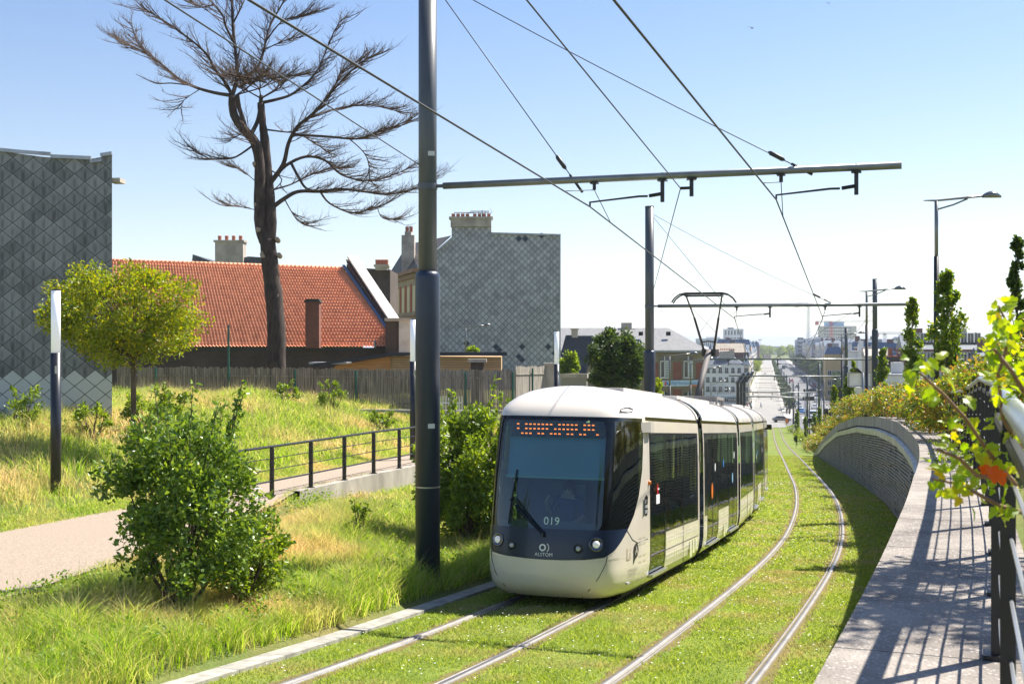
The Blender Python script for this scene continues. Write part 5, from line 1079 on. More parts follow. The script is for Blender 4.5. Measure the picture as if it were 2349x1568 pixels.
def crown(name,c,rad,n,size,m,parent=None,clumps=40,flat=1.,asp=.55,shape=None,up=.2,cl=.28,seed=None,shell=.35,extra=None):
    """leaf clumps spread through an ellipsoid, denser to the outside"""
    c=np.array(c); rad=np.array(rad); K=rng.normal(size=(clumps,3)); K/=np.linalg.norm(K,axis=1)[:,None]; K*=(shell+(1-shell)*rng.random(clumps)**.5)[:,None]
    if shape is not None: K=shape(K)
    k=rng.integers(0,clumps,n); D=rng.normal(size=(n,3)); D/=np.linalg.norm(D,axis=1)[:,None]; sz=rng.uniform(.6,1.3,clumps)[k]
    U=K[k]+D*(cl*sz*rng.random(n)**.45)[:,None]; P=c+U*rad; V,F=leaves(P,size,asp,up,D=K[k]*.6)
    if extra is not None and len(extra): V2,F2=leaves(extra,size*1.1,.5,.3); F=np.concatenate([F,F2+len(V)]); V=np.concatenate([V,V2])
    return npmesh(name,V,F,m,parent), (c+K*rad)
def branches(mb,base,tips,r0,r1,mid=.45,bend=.15,rs=None):
    rs=rs or random.Random(2)
    for t in tips:
        t=Vector(t); b=Vector(base); m=b.lerp(t,mid)+Vector((rs.uniform(-1,1),rs.uniform(-1,1),rs.uniform(0,1)))*bend*(t-b).length*.6; mb.tube([b,m,t],[r0,(r0+r1)/2,r1],5)
def shrub(name,x,y,h,rx,ry,n,size,m,label,cat='shrub',group=None,clumps=40,spikes=0,lean=(0,0),cl=.28,rz=None,zc=None):
    g,_,_=Hxy(x,y); o=empty(name,(x,y,g),0,label,cat,group); rz=rz or h*.48; zc=zc or h*.54
    def low(K): K[:,2]=np.clip(K[:,2],-.9,1); return K
    rs=random.Random(len(label)); mb=MB(); P=[]
    for k in range(spikes):
        a=rs.uniform(0,6.28); b=Vector((rx*.5*math.cos(a)+lean[0],ry*.5*math.sin(a),zc+rz*.5)); t=b+Vector((math.cos(a)*.3*rx,math.sin(a)*.3*ry,rs.uniform(.5,.95)*rz)); mb.tube([(0,0,.3),b,t],[.012,.008,.004],4)
        for j in range(14): q=b.lerp(t,.25+.75*j/13); P.append((q.x,q.y,q.z))
    if P: P=np.repeat(np.array(P),3,0); P=P+rng.normal(size=P.shape)*.02
    f,K=crown('foliage',(lean[0],lean[1],zc),(rx,ry,rz),n,size,m,o,clumps,shape=low,cl=cl,extra=P)
    tips=[tuple(K[i]) for i in rs.sample(range(len(K)),min(14,len(K)))]; branches(mb,(0,0,-.1),tips,.03*h/2.5+.008,.006,rs=rs)
    mb.build('stems',M_bark,o); return o
# bushes in the meadow
b=W(415,1385,15.6); shrub('bush',b.x,b.y,2.35,.98,1.0,14000,.082,LM_bush,'big dark leafy bush in the meadow between the gravel path and the rails','bush',None,75,12,(.0,0),.25,1.12,1.34)
b=W(545,1300,16.4); shrub('bush',b.x,b.y,1.25,.55,.6,3200,.08,LM_bush2,'lower bright green bush leaning out from the right foot of the big dark bush','bush',None,24,0,(.15,0),.32)
b=W(1085,1215,24.2); shrub('bush',b.x,b.y,2.75,1.0,.95,19000,.10,LM_bush2,'tall yellow green bush between the near line pole and the tram','bush',None,85,9,(0,0),.30)
b=W(820,1180,22.5); shrub('bush',b.x,b.y,.75,.25,.25,500,.07,LM_bush2,'small weedy plant in the grass left of the near pole','bush',None,10,2)
for x,y,Y,h,lab in ((880,990,45,1.0,'dark rounded weed clump on the bank behind the railing'),(330,925,34,1.3,'leafy weeds at the foot of the young golden tree'),(395,935,33,2.0,'tall leafy sucker right of the young tree trunk'),(215,905,32,1.1,'weed clump in front of the slate gable, right of the light column'),(60,900,32,1.3,'dark upright weeds in front of the slate gable at the left edge'),(760,930,46,1.5,'thin weeds standing in front of the paling fence'),(655,930,45,1.0,'grassy weed clump in front of the paling fence, left of the near pole'),(1040,930,46,1.6,'weeds in front of the fence above the bush by the tram')):
    b=W(x,y,Y); shrub('weed_clump',b.x,b.y,h*.75,.35+.15*h,.4,int(700*h),.09,LM_bush2,lab,'weeds','weed clumps on the bank',14,2)
# young golden tree
bx_,by_=W(305,900,30).x,30.; g,_,_=Hxy(bx_,by_); o=empty('young_tree',(bx_,by_,g),0,'young round headed tree with golden green leaves beside the slate gable','tree'); cz=W(0,722,30)[2]-g
mb=MB(); mb.tube([(0,0,-.2),(.02,0,cz-1.0),(0,.02,cz-.2)],[.075,.06,.045],10); mb.build('trunk',M_bark,o,True); cx_=W(281,722,30).x-bx_
f,K=crown('crown',(cx_,0,cz),(1.9,1.6,1.3),24000,.09,LM_tree,o,130,cl=.22,shell=.25); mb=MB(); branches(mb,(0,0,cz-1.05),[tuple(k) for k in K[:45]],.028,.006); mb.build('branches',M_bark,o)
# trees by the school etc
def tree(name,px,pyt,pyb,Y,wpx,n,size,m,label,group=None,trunk=.1,base=None,cat='tree',clumps=50,cl=.26,asp=.6,crownlow=None):
    q=Y/2800; x=(px-1174.5)*q; g,_,_=Hxy(x,Y); zt=-(pyt-790)*q; zb=-(pyb-790)*q; g=min(g,zb) if base is None else base
    o=empty(name,(x,Y,g),0,label,cat,group); r=wpx*q/2; cz=(zt+zb)/2-g; rz=(zt-zb)/2
    f,K=crown('crown',(0,0,cz),(r*.85,r*.85,rz*.9),n,size,m,o,clumps,cl=cl,asp=asp); mb=MB(); mb.tube([(0,0,-.3),(0,0,max(.3,cz-rz*.5)),(0,0,cz+rz*.5)],[trunk,trunk*.8,trunk*.3],7); mb.build('trunk',M_bark,o,True)
    if n>2500: mb=MB(); branches(mb,(0,0,max(.3,cz-rz*.7)),[tuple(k) for k in K[:16]],trunk*.4,.01); mb.build('branches',M_bark,o)
    return o
tree('garden_tree',1412,752,905,62,150,15000,.17,LM_dark,'broad green garden tree in front of the school, left of the second line pole',trunk=.15,clumps=80)
tree('garden_tree',1306,805,880,75,46,2600,.2,LM_bush2,'small light green tree below the dark tiled house',trunk=.1)
tree('garden_tree',1500,870,915,66,45,2200,.16,LM_yel,'low yellow green shrub just right of the second line pole',trunk=.06)
tree('garden_tree',1085,797,812,85,30,700,.2,LM_bush2,'small tree top over the shed roof beside the little street lamp',trunk=.06)
# slim hornbeams on the right
def slim(px,pyt,pyb,Y,wpx,n,size,label,m=LM_horn,lumps=None):
    q=Y/2800; x=(px-1174.5)*q; g,yp,t=Hxy(x,Y); zt=-(pyt-790)*q; zb=-(pyb-790)*q; g=min(g,zb-.3); H_=zt-g
    o=empty('slim_tree',(x,Y,g),0,label,'tree','slim upright trees on the right'); r=wpx*q/2; z0=zb-g
    L=14; P=[]; rs=random.Random(int(px)); cen=[]
    for k in range(L*3):
        f=rs.random()**.9; prof=math.sin(math.pi*min(1,(f*.82+.12)))**.8*(1-.35*f); cen.append((rs.uniform(-1,1)*r*prof*.75,rs.uniform(-1,1)*r*prof*.6,z0+(H_-z0)*f*.97,r*(.22+.22*rs.random())*(1-.45*f)))
    cen=np.array(cen); k=rng.integers(0,len(cen),n); D=rng.normal(size=(n,3)); D/=np.linalg.norm(D,axis=1)[:,None]; D[:,2]*=1.7
    P=cen[k,:3]+D*(cen[k,3]*rng.random(n)**.5)[:,None]; V,F=leaves(P,size,.7,.5); npmesh('crown',V,F,m,o)
    mb=MB(); mb.tube([(0,0,-.2),(0,0,z0+(H_-z0)*.9)],[.035+.01*r,.01],6)
    for c in cen[::3]: mb.tube([(0,0,max(.3,c[2]-.6)),(c[0],c[1],c[2])],[.012,.004],4)
    mb.build('trunk',M_bark,o); return o
slim(2172,628,850,27,98,3600,.085,'fullest slim tree on the right, with yellow tipped leaves, beside the nearest street lamp')
slim(2092,682,868,38,62,3000,.10,'dark slim tree on the right, standing left of the nearest street lamp')
slim(2333,540,900,20,60,3800,.07,'tall dark narrow tree at the right edge of the photo',LM_dark)
slim(2025,800,882,62,38,1500,.13,'small bushy young tree just right of the thick line pole')
slim(1958,827,862,75,16,420,.13,'wispy young tree top above the pale sign box')
slim(1949,862,915,78,36,1500,.14,'young tree partly behind the pale sign box')
slim(1914,886,950,84,26,1300,.14,'yellow tipped young tree left of the black triangular sign')
for px,pyt,pyb,Y,w,lab in ((1828,939,990,160,16,'dark young tree among the line poles, left of them'),(1847,955,1000,150,10,'little young tree between two line poles'),(1868,948,995,140,18,'dark young tree beside the round sign'),(1880,935,990,138,13,'narrow young tree right of the round sign'),(1826,1000,1012,150,8,'tiny sapling by the verge flowers')): slim(px,pyt,pyb,Y,w,700,.2,lab,LM_horn)
# photinia hedge behind the coping, single shrubs
hl=['nearest of the hedge shrubs, by the bend of the fence','hedge shrub with red tips behind the fence bend','hedge shrub under the nearest street lamp','hedge shrub below the fullest slim tree','hedge shrub below the dark slim tree','hedge shrub with orange tips left of the dark slim tree','tall hedge shrub at the highest point of the wall','hedge shrub right of the thick line pole','orange tipped hedge shrub in front of the thick line pole','hedge shrub below the pale sign box','brownish hedge shrub left of the pale sign box','hedge shrub below the black triangular sign','low hedge shrub where the wall starts to drop','low yellow green shrub on the falling part of the wall','shrub near the low end of the wall','shrub right at the far foot of the wall']
ys_=[15,19,23,27.5,32.5,38,44,50,56.5,63.5,71,79,87,95,102,109]
for i,(yp,lab) in enumerate(zip(ys_,hl)):
    for row,(dt,hh) in enumerate(((1.0,1.65),(3.0,2.1))):
        if row and i>10: continue
        t=3.25+dt*.9+rng.uniform(-.15,.15)-(.55 if yp>26 and not row else 0); v=TY(yp,t); hh2=hh*(1+.12*math.sin(i*2.1))*(1.0 if yp<30 else .8 if yp<85 else .6); L=(2.3 if i<3 else 3.0 if i<8 else 4.0)
        shrub('photinia_shrub',v.x,v.y,hh2,.95+.01*yp,L*.62,int(8500 if yp<40 else 6000),.06+.0007*yp,LM_phot,lab if not row else 'back row, behind the '+lab.replace('nearest of the hedge shrubs','nearest hedge shrub'),'shrub','photinia hedge on top of the wall',34,0,(0,0),.34)
for yp,t,h,lab in ((121,3.4,1.6,'rounded orange shrub beyond the foot of the wall, nearest the wall'),(127,2.9,1.7,'rounded yellow green shrub beyond the foot of the wall'),(134,3.3,1.6,'third rounded shrub beyond the foot of the wall'),(150,3.2,1.4,'pale shrub on the verge before the crossing'),(172,3.3,1.3,'pale flowering shrub on the verge'),(200,3.4,1.4,'farthest verge shrub before the crossing'),(232,3.0,1.6,'shrub at the corner of the crossing')):
    v=TY(yp,t); shrub('verge_shrub',v.x,v.y,h,1.2,2.2,1800,.16,LM_phot if yp<140 else LM_yel,lab,'shrub','verge shrubs',24,0,(0,0),.35)
# creeping weeds on the coping
P=[]
for k in range(150):
    yp=rng.uniform(14.5,28); P.append(TY(yp,rng.uniform(2.62,3.15),float(coping(yp))+.02))
V,F=leaves(np.repeat(np.array([p[:] for p in P]),3,0)+rng.normal(size=(450,3))*[.05,.05,.01],.05,.6,.4); tag(npmesh('creeping_weeds',V,F,LM_bush2),'low green weeds creeping over the coping at the bend','weeds',kind='stuff')
# ---------------- dead cedar
def CZ_(x,y,dy=0.,Y=57.): return W(229.4+.5488*x,.5488*y,Y+dy)
cb=CZ_(735,1530); gcb=Hxy(cb.x,57)[0]; ced=empty('dead_cedar',(cb.x,57,gcb),0,'tall leafless dead cedar with wide flat branches, standing behind the paling fence','tree')
LB=[]; LBall=[]; tkdone=False
def limb(pts,r0,r1,dd=0.,tw=1.,skip=.25):
    n=len(pts); P=[CZ_(p[0],p[1],dd*i/(n-1)+(p[2] if len(p)>2 else 0)) for i,p in enumerate(pts)]
    if tkdone:
        pool=[q for L_ in LBall for q in L_]; k=min(pool,key=lambda q:(Vector((q.x,0,q.z))-Vector((P[0].x,0,P[0].z))).length); P[0]=k.copy()
    Q=[]                                           # smooth
    for i in range(n-1):
        p0=P[max(0,i-1)];p1=P[i];p2=P[i+1];p3=P[min(n-1,i+2)]
        for k in range(4): t=k/4; Q.append(.5*((2*p1)+(p2-p0)*t+(2*p0-5*p1+4*p2-p3)*t*t+(3*p1-p0-3*p2+p3)*t**3))
    Q.append(P[-1]); LB.append((Q,r0,r1,tw,skip)); LBall.append(Q); return Q
tr=MB(); tk=[limb([(738,1600),(735,1530),(738,1400),(728,1250),(712,1120),(700,1000)],.50,.36,0,0),limb([(696,1010),(675,960),(668,850),(668,700),(650,600),(600,540),(560,480),(553,400)],.32,.17,-.35,0),limb([(708,1010),(712,900),(705,800),(697,700),(690,600),(680,520),(672,430)],.32,.15,.35,0)]
for Q,r0,r1,_,_ in LB: tr.tube([q-ced.location for q in Q],[r0+(r1-r0)*i/(len(Q)-1)+random.uniform(-.02,.02) for i in range(len(Q))],12)
tr.build('trunk',M_dead,ced,True); LB.clear(); tkdone=True
mb=MB()
for x,y,r in ((683,1065,.16),(713,1150,.1),(650,855,.08),(740,1000,.1),(645,685,.09),(748,1065,.1),(735,1235,.13),(662,960,.12)): c=CZ_(x,y,-.28)-ced.location; mb.tube([c+Vector((0,.3,-.05)),c+Vector((0,-.06,.02))],[r*1.2,r],10)
mb.build('sawn_branch_stubs',M_cut,ced)
limb([(553,400),(480,388),(400,365),(330,330),(260,270),(200,220),(155,175),(130,90)],.12,.02,3)
limb([(240,240),(180,215),(120,190),(75,160)],.04,.015,1.)
limb([(560,400),(520,340),(480,290),(440,220),(330,130),(240,70),(185,35)],.12,.02,-3)
limb([(575,400),(572,330),(570,250),(555,100),(552,-80)],.14,.06,1); limb([(556,160),(525,110),(510,60),(440,-20),(400,-60)],.08,.03,-2)
limb([(552,90),(600,10),(620,-60)],.06,.02,2); limb([(500,40),(420,30),(370,-10)],.05,.015,1)
limb([(585,330),(640,300),(670,260),(690,190),(710,110),(760,20),(800,-60)],.11,.03,2); limb([(700,140),(760,90),(830,70),(890,50)],.05,.015,-1.5); limb([(690,200),(760,175),(820,160)],.045,.015,2)
limb([(672,430),(740,415),(800,395),(860,350),(905,300),(930,250),(975,140),(1010,80)],.11,.02,3)
limb([(720,760),(765,690),(788,600),(825,530),(885,480),(930,430),(1000,350),(1080,270),(1150,230)],.16,.02,-2)
limb([(735,750),(780,690),(860,655),(940,670),(1010,730),(1110,755),(1200,740),(1300,700)],.12,.02,2)
limb([(733,880),(770,830),(830,800),(920,800),(1000,790),(1100,800),(1200,812),(1310,790),(1390,750)],.15,.02,-1)
limb([(920,805),(960,850),(1050,890),(1110,880),(1200,850)],.07,.02,1); limb([(812,690),(830,740),(860,785),(905,800)],.09,.05,.5,0)
limb([(820,585),(940,570),(1070,580),(1140,560),(1200,540),(1300,500)],.09,.02,-3); limb([(1070,580),(1105,640),(1125,700),(1125,760)],.04,.015,.5)
limb([(880,490),(1000,452),(1130,440),(1260,470)],.07,.015,3); limb([(900,430),(985,350),(1010,300),(1100,240)],.06,.015,0); limb([(700,700),(760,750),(720,800)],.05,.02,0,.3)
limb([(628,560),(600,505),(582,450),(574,395)],.14,.10,-.6,0); limb([(632,562),(655,515),(668,465),(674,400)],.13,.10,.6,0); limb([(612,625),(570,655),(510,665),(450,660),(380,615)],.07,.015,-1.5); limb([(630,770),(600,715),(565,700)],.03,.01,.5); limb([(640,870),(590,865),(530,862)],.03,.01,.3)
limb([(790,872),(820,915),(860,942)],.04,.012,.4); limb([(1150,850),(1180,910),(1240,915)],.03,.01,.2); limb([(345,345),(300,348),(240,350),(200,335),(150,310)],.05,.012,1,.1); limb([(385,370),(350,420),(340,460)],.03,.01,.5)
limb([(690,530),(760,550),(830,560),(900,600),(960,640)],.06,.015,2.5); limb([(700,650),(640,600),(600,560),(540,590)],.05,.012,-2); limb([(740,800),(800,770),(870,735),(960,705),(1040,700)],.06,.015,3)
for a_ in range(9): x0=rng.uniform(560,700); limb([(x0,400),(x0+rng.uniform(-120,120),350),(x0+rng.uniform(-220,240),310)],.05,.012,rng.uniform(-3,3))
for Q,r0,r1,tw,sk in LB:
    m2=MB(); m2.tube([q-ced.location for q in Q],[.8*r0+(r1-.8*r0)*(i/(len(Q)-1))**.8 for i in range(len(Q))],7); m2.build('branch',M_dead,ced,True)
# twigs: sprays leaving every limb sideways, their tips turned up
TV=[];TF=[]; nb=0
def spine3(p,q,r0,r1):
    global nb
    d=(q-p); 
    if d.length<1e-6: return
    d.normalize(); u=d.orthogonal().normalized(); w=d.cross(u)
    for c,r in ((p,r0),(q,r1)):
        for a in (0,2.094,4.189): TV.append(c+(u*math.cos(a)+w*math.sin(a))*r)
    for k in range(3): TF.append((nb+k,nb+(k+1)%3,nb+3+(k+1)%3,nb+3+k))
    nb+=6
rt_=random.Random(11); top=CZ_(620,330).z
for Q,r0,r1,tw,sk in LB:
    if tw==0: continue
    L=sum((Q[i+1]-Q[i]).length for i in range(len(Q)-1)); n=int(L*5.6*tw); sgn=1
    for k in range(n):
        f=sk+(1-sk)*(k+rt_.random())/n; i=min(len(Q)-2,int(f*(len(Q)-1))); lf=f*(len(Q)-1)-i; p=Q[i].lerp(Q[i+1],lf); d=(Q[i+1]-Q[i]).normalized(); sgn=-sgn
        side_=Vector((d.y,-d.x,0)); side_=side_.normalized() if side_.length>.2 else Vector((rt_.uniform(-1,1),rt_.uniform(-1,1),0)).normalized()
        out=Vector((p.x-cb.x,0,0)); out=out.normalized() if abs(out.x)>.5 else Vector((rt_.choice((-1,1)),0,0))
        dr=(d*rt_.uniform(.5,1.1)+side_*sgn*rt_.uniform(.3,1.1)+out*.55+Vector((0,0,rt_.uniform(-.25,.45)))).normalized(); ln=rt_.uniform(.7,2.0)*(1.1-.35*f); c=p; seg=4
        for j in range(seg):
            e=c+dr*ln/seg; spine3(c,e,.022*(1-j/seg)+.008,.022*(1-(j+1)/seg)+.007)
            for _ in range(3):
                tdir=(dr*rt_.uniform(.3,1)+Vector((rt_.uniform(-.9,.9),rt_.uniform(-.9,.9),rt_.uniform(-.1,.8)))).normalized(); q=c.lerp(e,rt_.random()); spine3(q,q+tdir*rt_.uniform(.15,.65),.008,.004)
            c=e; dr=(dr+Vector((0,0,rt_.uniform(.0,.22)))+Vector((rt_.uniform(-.15,.15),rt_.uniform(-.15,.15),0))).normalized()
npmesh('twigs',np.array([v[:] for v in TV])-np.array(ced.location),np.array(TF),M_twig,ced)
# ---------------- climber over the fence in the right foreground
lob=[(0,0),(.12,-.04),(.28,.0),(.33,.10),(.27,.20),(.40,.27),(.44,.40),(.36,.50),(.25,.52),(.26,.68),(.17,.84),(.07,.93),(0,.97)]; lob=lob+[(-x,y) for x,y in lob[-2:0:-1]]; lobn=len(lob)
def lobed(P,size,dirs,up_):
    V=[];F=[]
    for i,(p,s,d) in enumerate(zip(P,size,dirs)):
        d=Vector(d).normalized(); u=(Vector(up_)+Vector((rng.uniform(-.8,.8),rng.uniform(-.8,.8),rng.uniform(-.3,.6)))).normalized(); r=d.cross(u).normalized(); nn=r.cross(d); b=len(V)
        for x,y in lob: V.append(Vector(p)+r*x*s+d*y*s+nn*(abs(x)*.35-y*y*.25)*s)
        V.append(Vector(p)+d*.4*s-nn*.02*s)
        F+=[(b+k,b+(k+1)%lobn,b+lobn) for k in range(lobn)]
    return V,F
clb=empty('climbing_plant',(2.2,4.0,-1.3),0,'yellow green climber with lobed leaves growing through the fence at the right edge','climbing plant')
stems=[[(2345,1175,3.0),(2290,1158,2.95),(2235,1128,2.9),(2190,1108,2.85),(2140,1098,2.8)],[(2330,1110,3.1),(2270,1040,2.9),(2215,960,2.75),(2165,905,2.65),(2110,855,2.6)],[(2349,1040,3.2),(2300,960,3.1),(2290,860,3.0),(2320,760,3.0),(2290,700,3.0)],[(2349,900,2.9),(2320,850,2.9),(2280,800,2.9)],[(2300,1100,3.0),(2240,1090,2.9),(2200,1050,2.8),(2150,1030,2.75)]]
mb=MB(); LP=[];LS=[];LD=[]
def addl(v,s,spread=1.): LP.append(v); LS.append(s*rng.uniform(.5,.95)); LD.append((rng.uniform(-1,1)-.3,rng.uniform(-.6,.6),rng.uniform(-1,.8)))
for st in stems:
    Q=[W(*p) for p in st]; mb.tube([q-clb.location for q in Q],[.006-.0008*i for i in range(len(Q))],6)
    for i in range(len(Q)-1):
        for k in range(4): v=Q[i].lerp(Q[i+1],rng.random())+Vector(rng.normal(size=3)*.02); addl(v,.042)
for (x0,x1,y0,y1,Y,n,s) in ((2075,2175,815,905,2.6,15,.046),(2150,2250,1065,1130,2.85,20,.038),(2150,2230,960,1060,2.9,14,.034),(2200,2349,930,1130,3.2,80,.034),(2275,2349,690,930,3.0,80,.040),(2240,2330,800,900,3.4,16,.038),(2290,2349,1130,1190,3.3,8,.038)):
    for _ in range(n): addl(W(rng.uniform(x0,x1),rng.uniform(y0,y1),Y+rng.uniform(-.15,.35)),s)
mb.build('stems',mat('reddish stems',(.22,.12,.06),.7),clb,True); V,F=lobed(LP,LS,LD,(0,-.6,.8)); npmesh('leaves',np.array([v[:] for v in V])-np.array(clb.location),F,LM_vine,clb)
mb=MB(); 
V,F=lobed([W(2275,1070,2.9),W(2288,1082,2.92),W(2262,1062,2.95)],[.045,.04,.035],[(.3,0,-1),(.5,0,-.8),(-.2,0,-1)],(0,-1,.3)); npmesh('red_leaves',np.array([v[:] for v in V])-np.array(clb.location),F,leafmat('red leaf',[(.5,.08,.01),(.6,.14,.02)],.4,.4),clb)
# unseen bush added beyond the right edge to throw its shadow on the coping
shrub('bush',4.6,7.6,4.6,.95,1.0,9000,.08,LM_bush2,'leafy bush behind the fence at the right edge whose shadow falls on the coping','bush',None,50,0,(0,0),.3,1.1,3.5)
shrub('bush',2.9,2.6,1.3,.5,.5,2500,.08,LM_bush2,'leafy bush just behind the camera side of the fence','bush',None,20,0)
# ================================================================ THE TOWN BELOW
D0=Vector((.2050,.9788,0)); N0=Vector((.9788,-.2050,0))
def paint(name,c,r=.8,n=.12,s=.25): return mat(name,c,r,noise=n,nscale=s)
B_cream=paint('cream render',(.58,.52,.40)); B_white=paint('white render',(.72,.71,.69)); B_grey=paint('grey render',(.36,.37,.38)); B_blueg=paint('blue grey concrete',(.40,.44,.50)); B_beige=paint('beige stone',(.50,.42,.30)); B_brick=brickmat('town brick',(.22,.085,.06),(.16,.06,.045),(.2,.15,.12),scale=4); B_dark=paint('dark grey render',(.075,.08,.09)); B_maroon=paint('maroon brick',(.09,.035,.035)); B_pink=paint('pinkish sheds',(.42,.22,.2))
R_slate=mat('town slate',(.10,.12,.15),.5,noise=.25,nscale=1.5); R_pale=mat('pale roof slates',(.24,.23,.215),.45,noise=.22,nscale=2.5,thin=(1,1,4)); R_blue=mat('blue mansard slate',(.08,.13,.22),.45,noise=.2,nscale=1); R_zinc=mat('pale roofing zinc',(.5,.5,.5),.5)  # school roof slates are a pale mottled grey
WINC={}
def wingeo(w,h,balc=False):
    k=(round(w,1),round(h,1),balc)
    if k not in WINC:
        mb=MB(); mb.mi=0; t=.09
        mb.bb(-w/2,-w/2+t,-.07,.02,0,h); mb.bb(w/2-t,w/2,-.07,.02,0,h); mb.bb(-w/2+t,w/2-t,-.07,.02,h-t,h); mb.bb(-w/2+t,w/2-t,-.07,.02,0,t); mb.bb(-.04,.04,-.06,.0,t,h-t); mb.bb(-w/2-.1,w/2+.1,-.16,.02,-.12,0)
        mb.mi=1; mb.bb(-w/2+t,-.04,-.03,.0,t,h-t); mb.bb(.04,w/2-t,-.03,.0,t,h-t)
        if balc: mb.mi=2; mb.bb(-w/2-.05,w/2+.05,-.2,-.17,0,.4)
        o=mb.build('window',[M_wfr,M_glass,M_black]); WINC[k]=o.data; bpy.data.objects.remove(o)
    return WINC[k]
def facewin(par,o,ax,out,L,h,rows,cols,ww,wh,z0,fh,margin=1.2,balc=False,name='window'):
    """windows on a face: o corner, ax along, out outward normal"""
    me=wingeo(ww,wh,balc); ang=math.atan2(ax.y,ax.x)
    for r in range(rows):
        for c in range(cols):
            if len(par.children)>98: return
            u=margin+(L-2*margin)*((c+.5)/cols); p=o+ax*u+Vector((0,0,z0+r*fh))+out*.02; q=bpy.data.objects.new(name,me); C.objects.link(q); q.parent=par; q.location=p; q.rotation_euler=(0,0,ang)
def bld(name,label,x0,x1,ytop,Y,D,mw,mr,roof='flat',rh=3.,zb=None,fw=None,sw=None,side='R',ax=None,dd=None,cat='building',group=None,chim=0,overh=.2):
    """box house: front face between photo columns x0..x1 at depth Y, running back D metres"""
    ax=ax or N0; dd=dd or D0; o=W(x0,790,Y); w=(x1-x0)*Y/2800*1.0/(ax.x-ax.y*(0)) if True else 0
    zt=-(ytop-790)*Y/2800; zb=(G(Y)-1. if Y>200 else -10) if zb is None else zb; r=empty(name,(o.x,o.y,zb),0,label,cat,group); h=zt-zb; mb=MB()
    mb.prism([Vector((0,0,0)),ax*w,ax*w+dd*D,dd*D],(0,0,h)); mb.build('wall',mw,r); Z=Vector((0,0,h)); u=Vector((0,0,1))
    e=overh; a,b,c,d=Z-ax*e-dd*e,Z+ax*(w+e)-dd*e,Z+ax*(w+e)+dd*(D+e),Z-ax*e+dd*(D+e); mb=MB()
    if roof=='flat': mb.prism([a,b,c,d],(0,0,.25)); k=Z+ax*w*.2+dd*D*.3; mb.prism([k+u*.25,k+ax*w*.3+u*.25,k+ax*w*.3+dd*D*.3+u*.25,k+dd*D*.3+u*.25],(0,0,1.6)) if D>6 else None
    elif roof=='gable':   # ridge along the front
        m0,m1=(a+d)/2+u*rh,(b+c)/2+u*rh; mb.add([a,b,c,d,m0,m1],[(0,1,5,4),(2,3,4,5),(0,4,3),(1,2,5)])
    elif roof=='gablex':  # ridge running back
        m0,m1=(a+b)/2+u*rh,(c+d)/2+u*rh; mb.add([a,b,c,d,m0,m1],[(0,3,5,4),(1,4,5,2),(0,4,1),(3,2,5)])
    elif roof=='hip':
        k=min(w,D)/2*.95; m0,m1=((a+d)/2+ax*k+u*rh,(b+c)/2-ax*k+u*rh) if w>=D else ((a+b)/2+dd*k+u*rh,(d+c)/2-dd*k+u*rh)
        mb.add([a,b,c,d,m0,m1],[(0,1,5,4),(1,2,5),(2,3,4,5),(3,0,4)] if w>=D else [(0,1,4),(1,2,5,4),(2,3,5),(3,0,4,5)])
    elif roof=='mansard':
        k=1.0; t=[a+ax*k+dd*k+u*rh,b-ax*k+dd*k+u*rh,c-ax*k-dd*k+u*rh,d+ax*k-dd*k+u*rh]; mb.add([a,b,c,d]+t,[(0,1,5,4),(1,2,6,5),(2,3,7,6),(3,0,4,7),(4,5,6,7)])
    ro=mb.build('roof',mr,r)
    for k in range(chim):
        mb=MB(); f=(k+.5)/chim; c_=Z+ax*(w*(.12+.76*f))+dd*D*(.5 if k%2 else .35)+u*(rh*.7 if roof!='flat' else 0); mb.box(c_+u*.8,(1.6,.7,2.4)); mb.build('chimney',M_rend if k%2 else B_brick,ro)
    if fw: facewin(r,Vector((0,0,0)),ax,-dd,w,h,*fw)
    if sw:
        if side=='R': facewin(r,ax*w,dd,ax,D,h,*sw)
        else: facewin(r,dd*D,-dd,-ax,D,h,*sw)
    return r
# --- school with banner
M_sch=brickmat('yellow grey brick',(.33,.27,.17),(.22,.18,.12),(.12,.10,.08),scale=3.2); M_sred=brickmat('school red brick',(.30,.09,.055),(.22,.07,.045),(.16,.12,.1),scale=4.2); Y=150.
sc=empty('school_building',W(1440,920,Y),0,'brick school with arched windows, pale hipped slate roof and a blue and white banner','building'); X=Vector((1,0,0)); sy=Vector((.12,.99,0))
zE=W(0,803,Y)[2]; a,b=W(1180,803,Y),W(1616,803,Y); mb=MB(); mb.prism([(a.x,Y,-14),(a.x,Y,zE),(b.x,Y,zE),(b.x,Y,-14)],sy*18); local(mb,'wall',M_sch,sc)
mb=MB(); e=.5; p=[Vector((a.x-e,Y-e,zE)),Vector((b.x+e,Y-e,zE)),Vector((b.x+e,Y-e,zE))+sy*19,Vector((a.x-e,Y-e,zE))+sy*19]; rz_=W(0,752,Y+9)[2]; m0_=Vector((W(1200,0,Y+9).x,Y+9,rz_)); m1_=Vector((W(1533,0,Y+9).x,Y+9,rz_))
mb.add(p+[m0_,m1_],[(0,1,5,4),(1,2,5),(2,3,4,5),(3,0,4)]); local(mb,'roof',R_pale,sc)
mb=MB(); mb.bar((a.x,Y-.35,zE-.1),(b.x+.4,Y-.35,zE-.1),.5,.22); local(mb,'gutter',M_zinc,sc)
mb=MB()
for x in np.arange(1300,1613,4.6): c=W(x,808,Y-.2); mb.box((c.x,Y-.12,c.z),(.14,.24,.28))
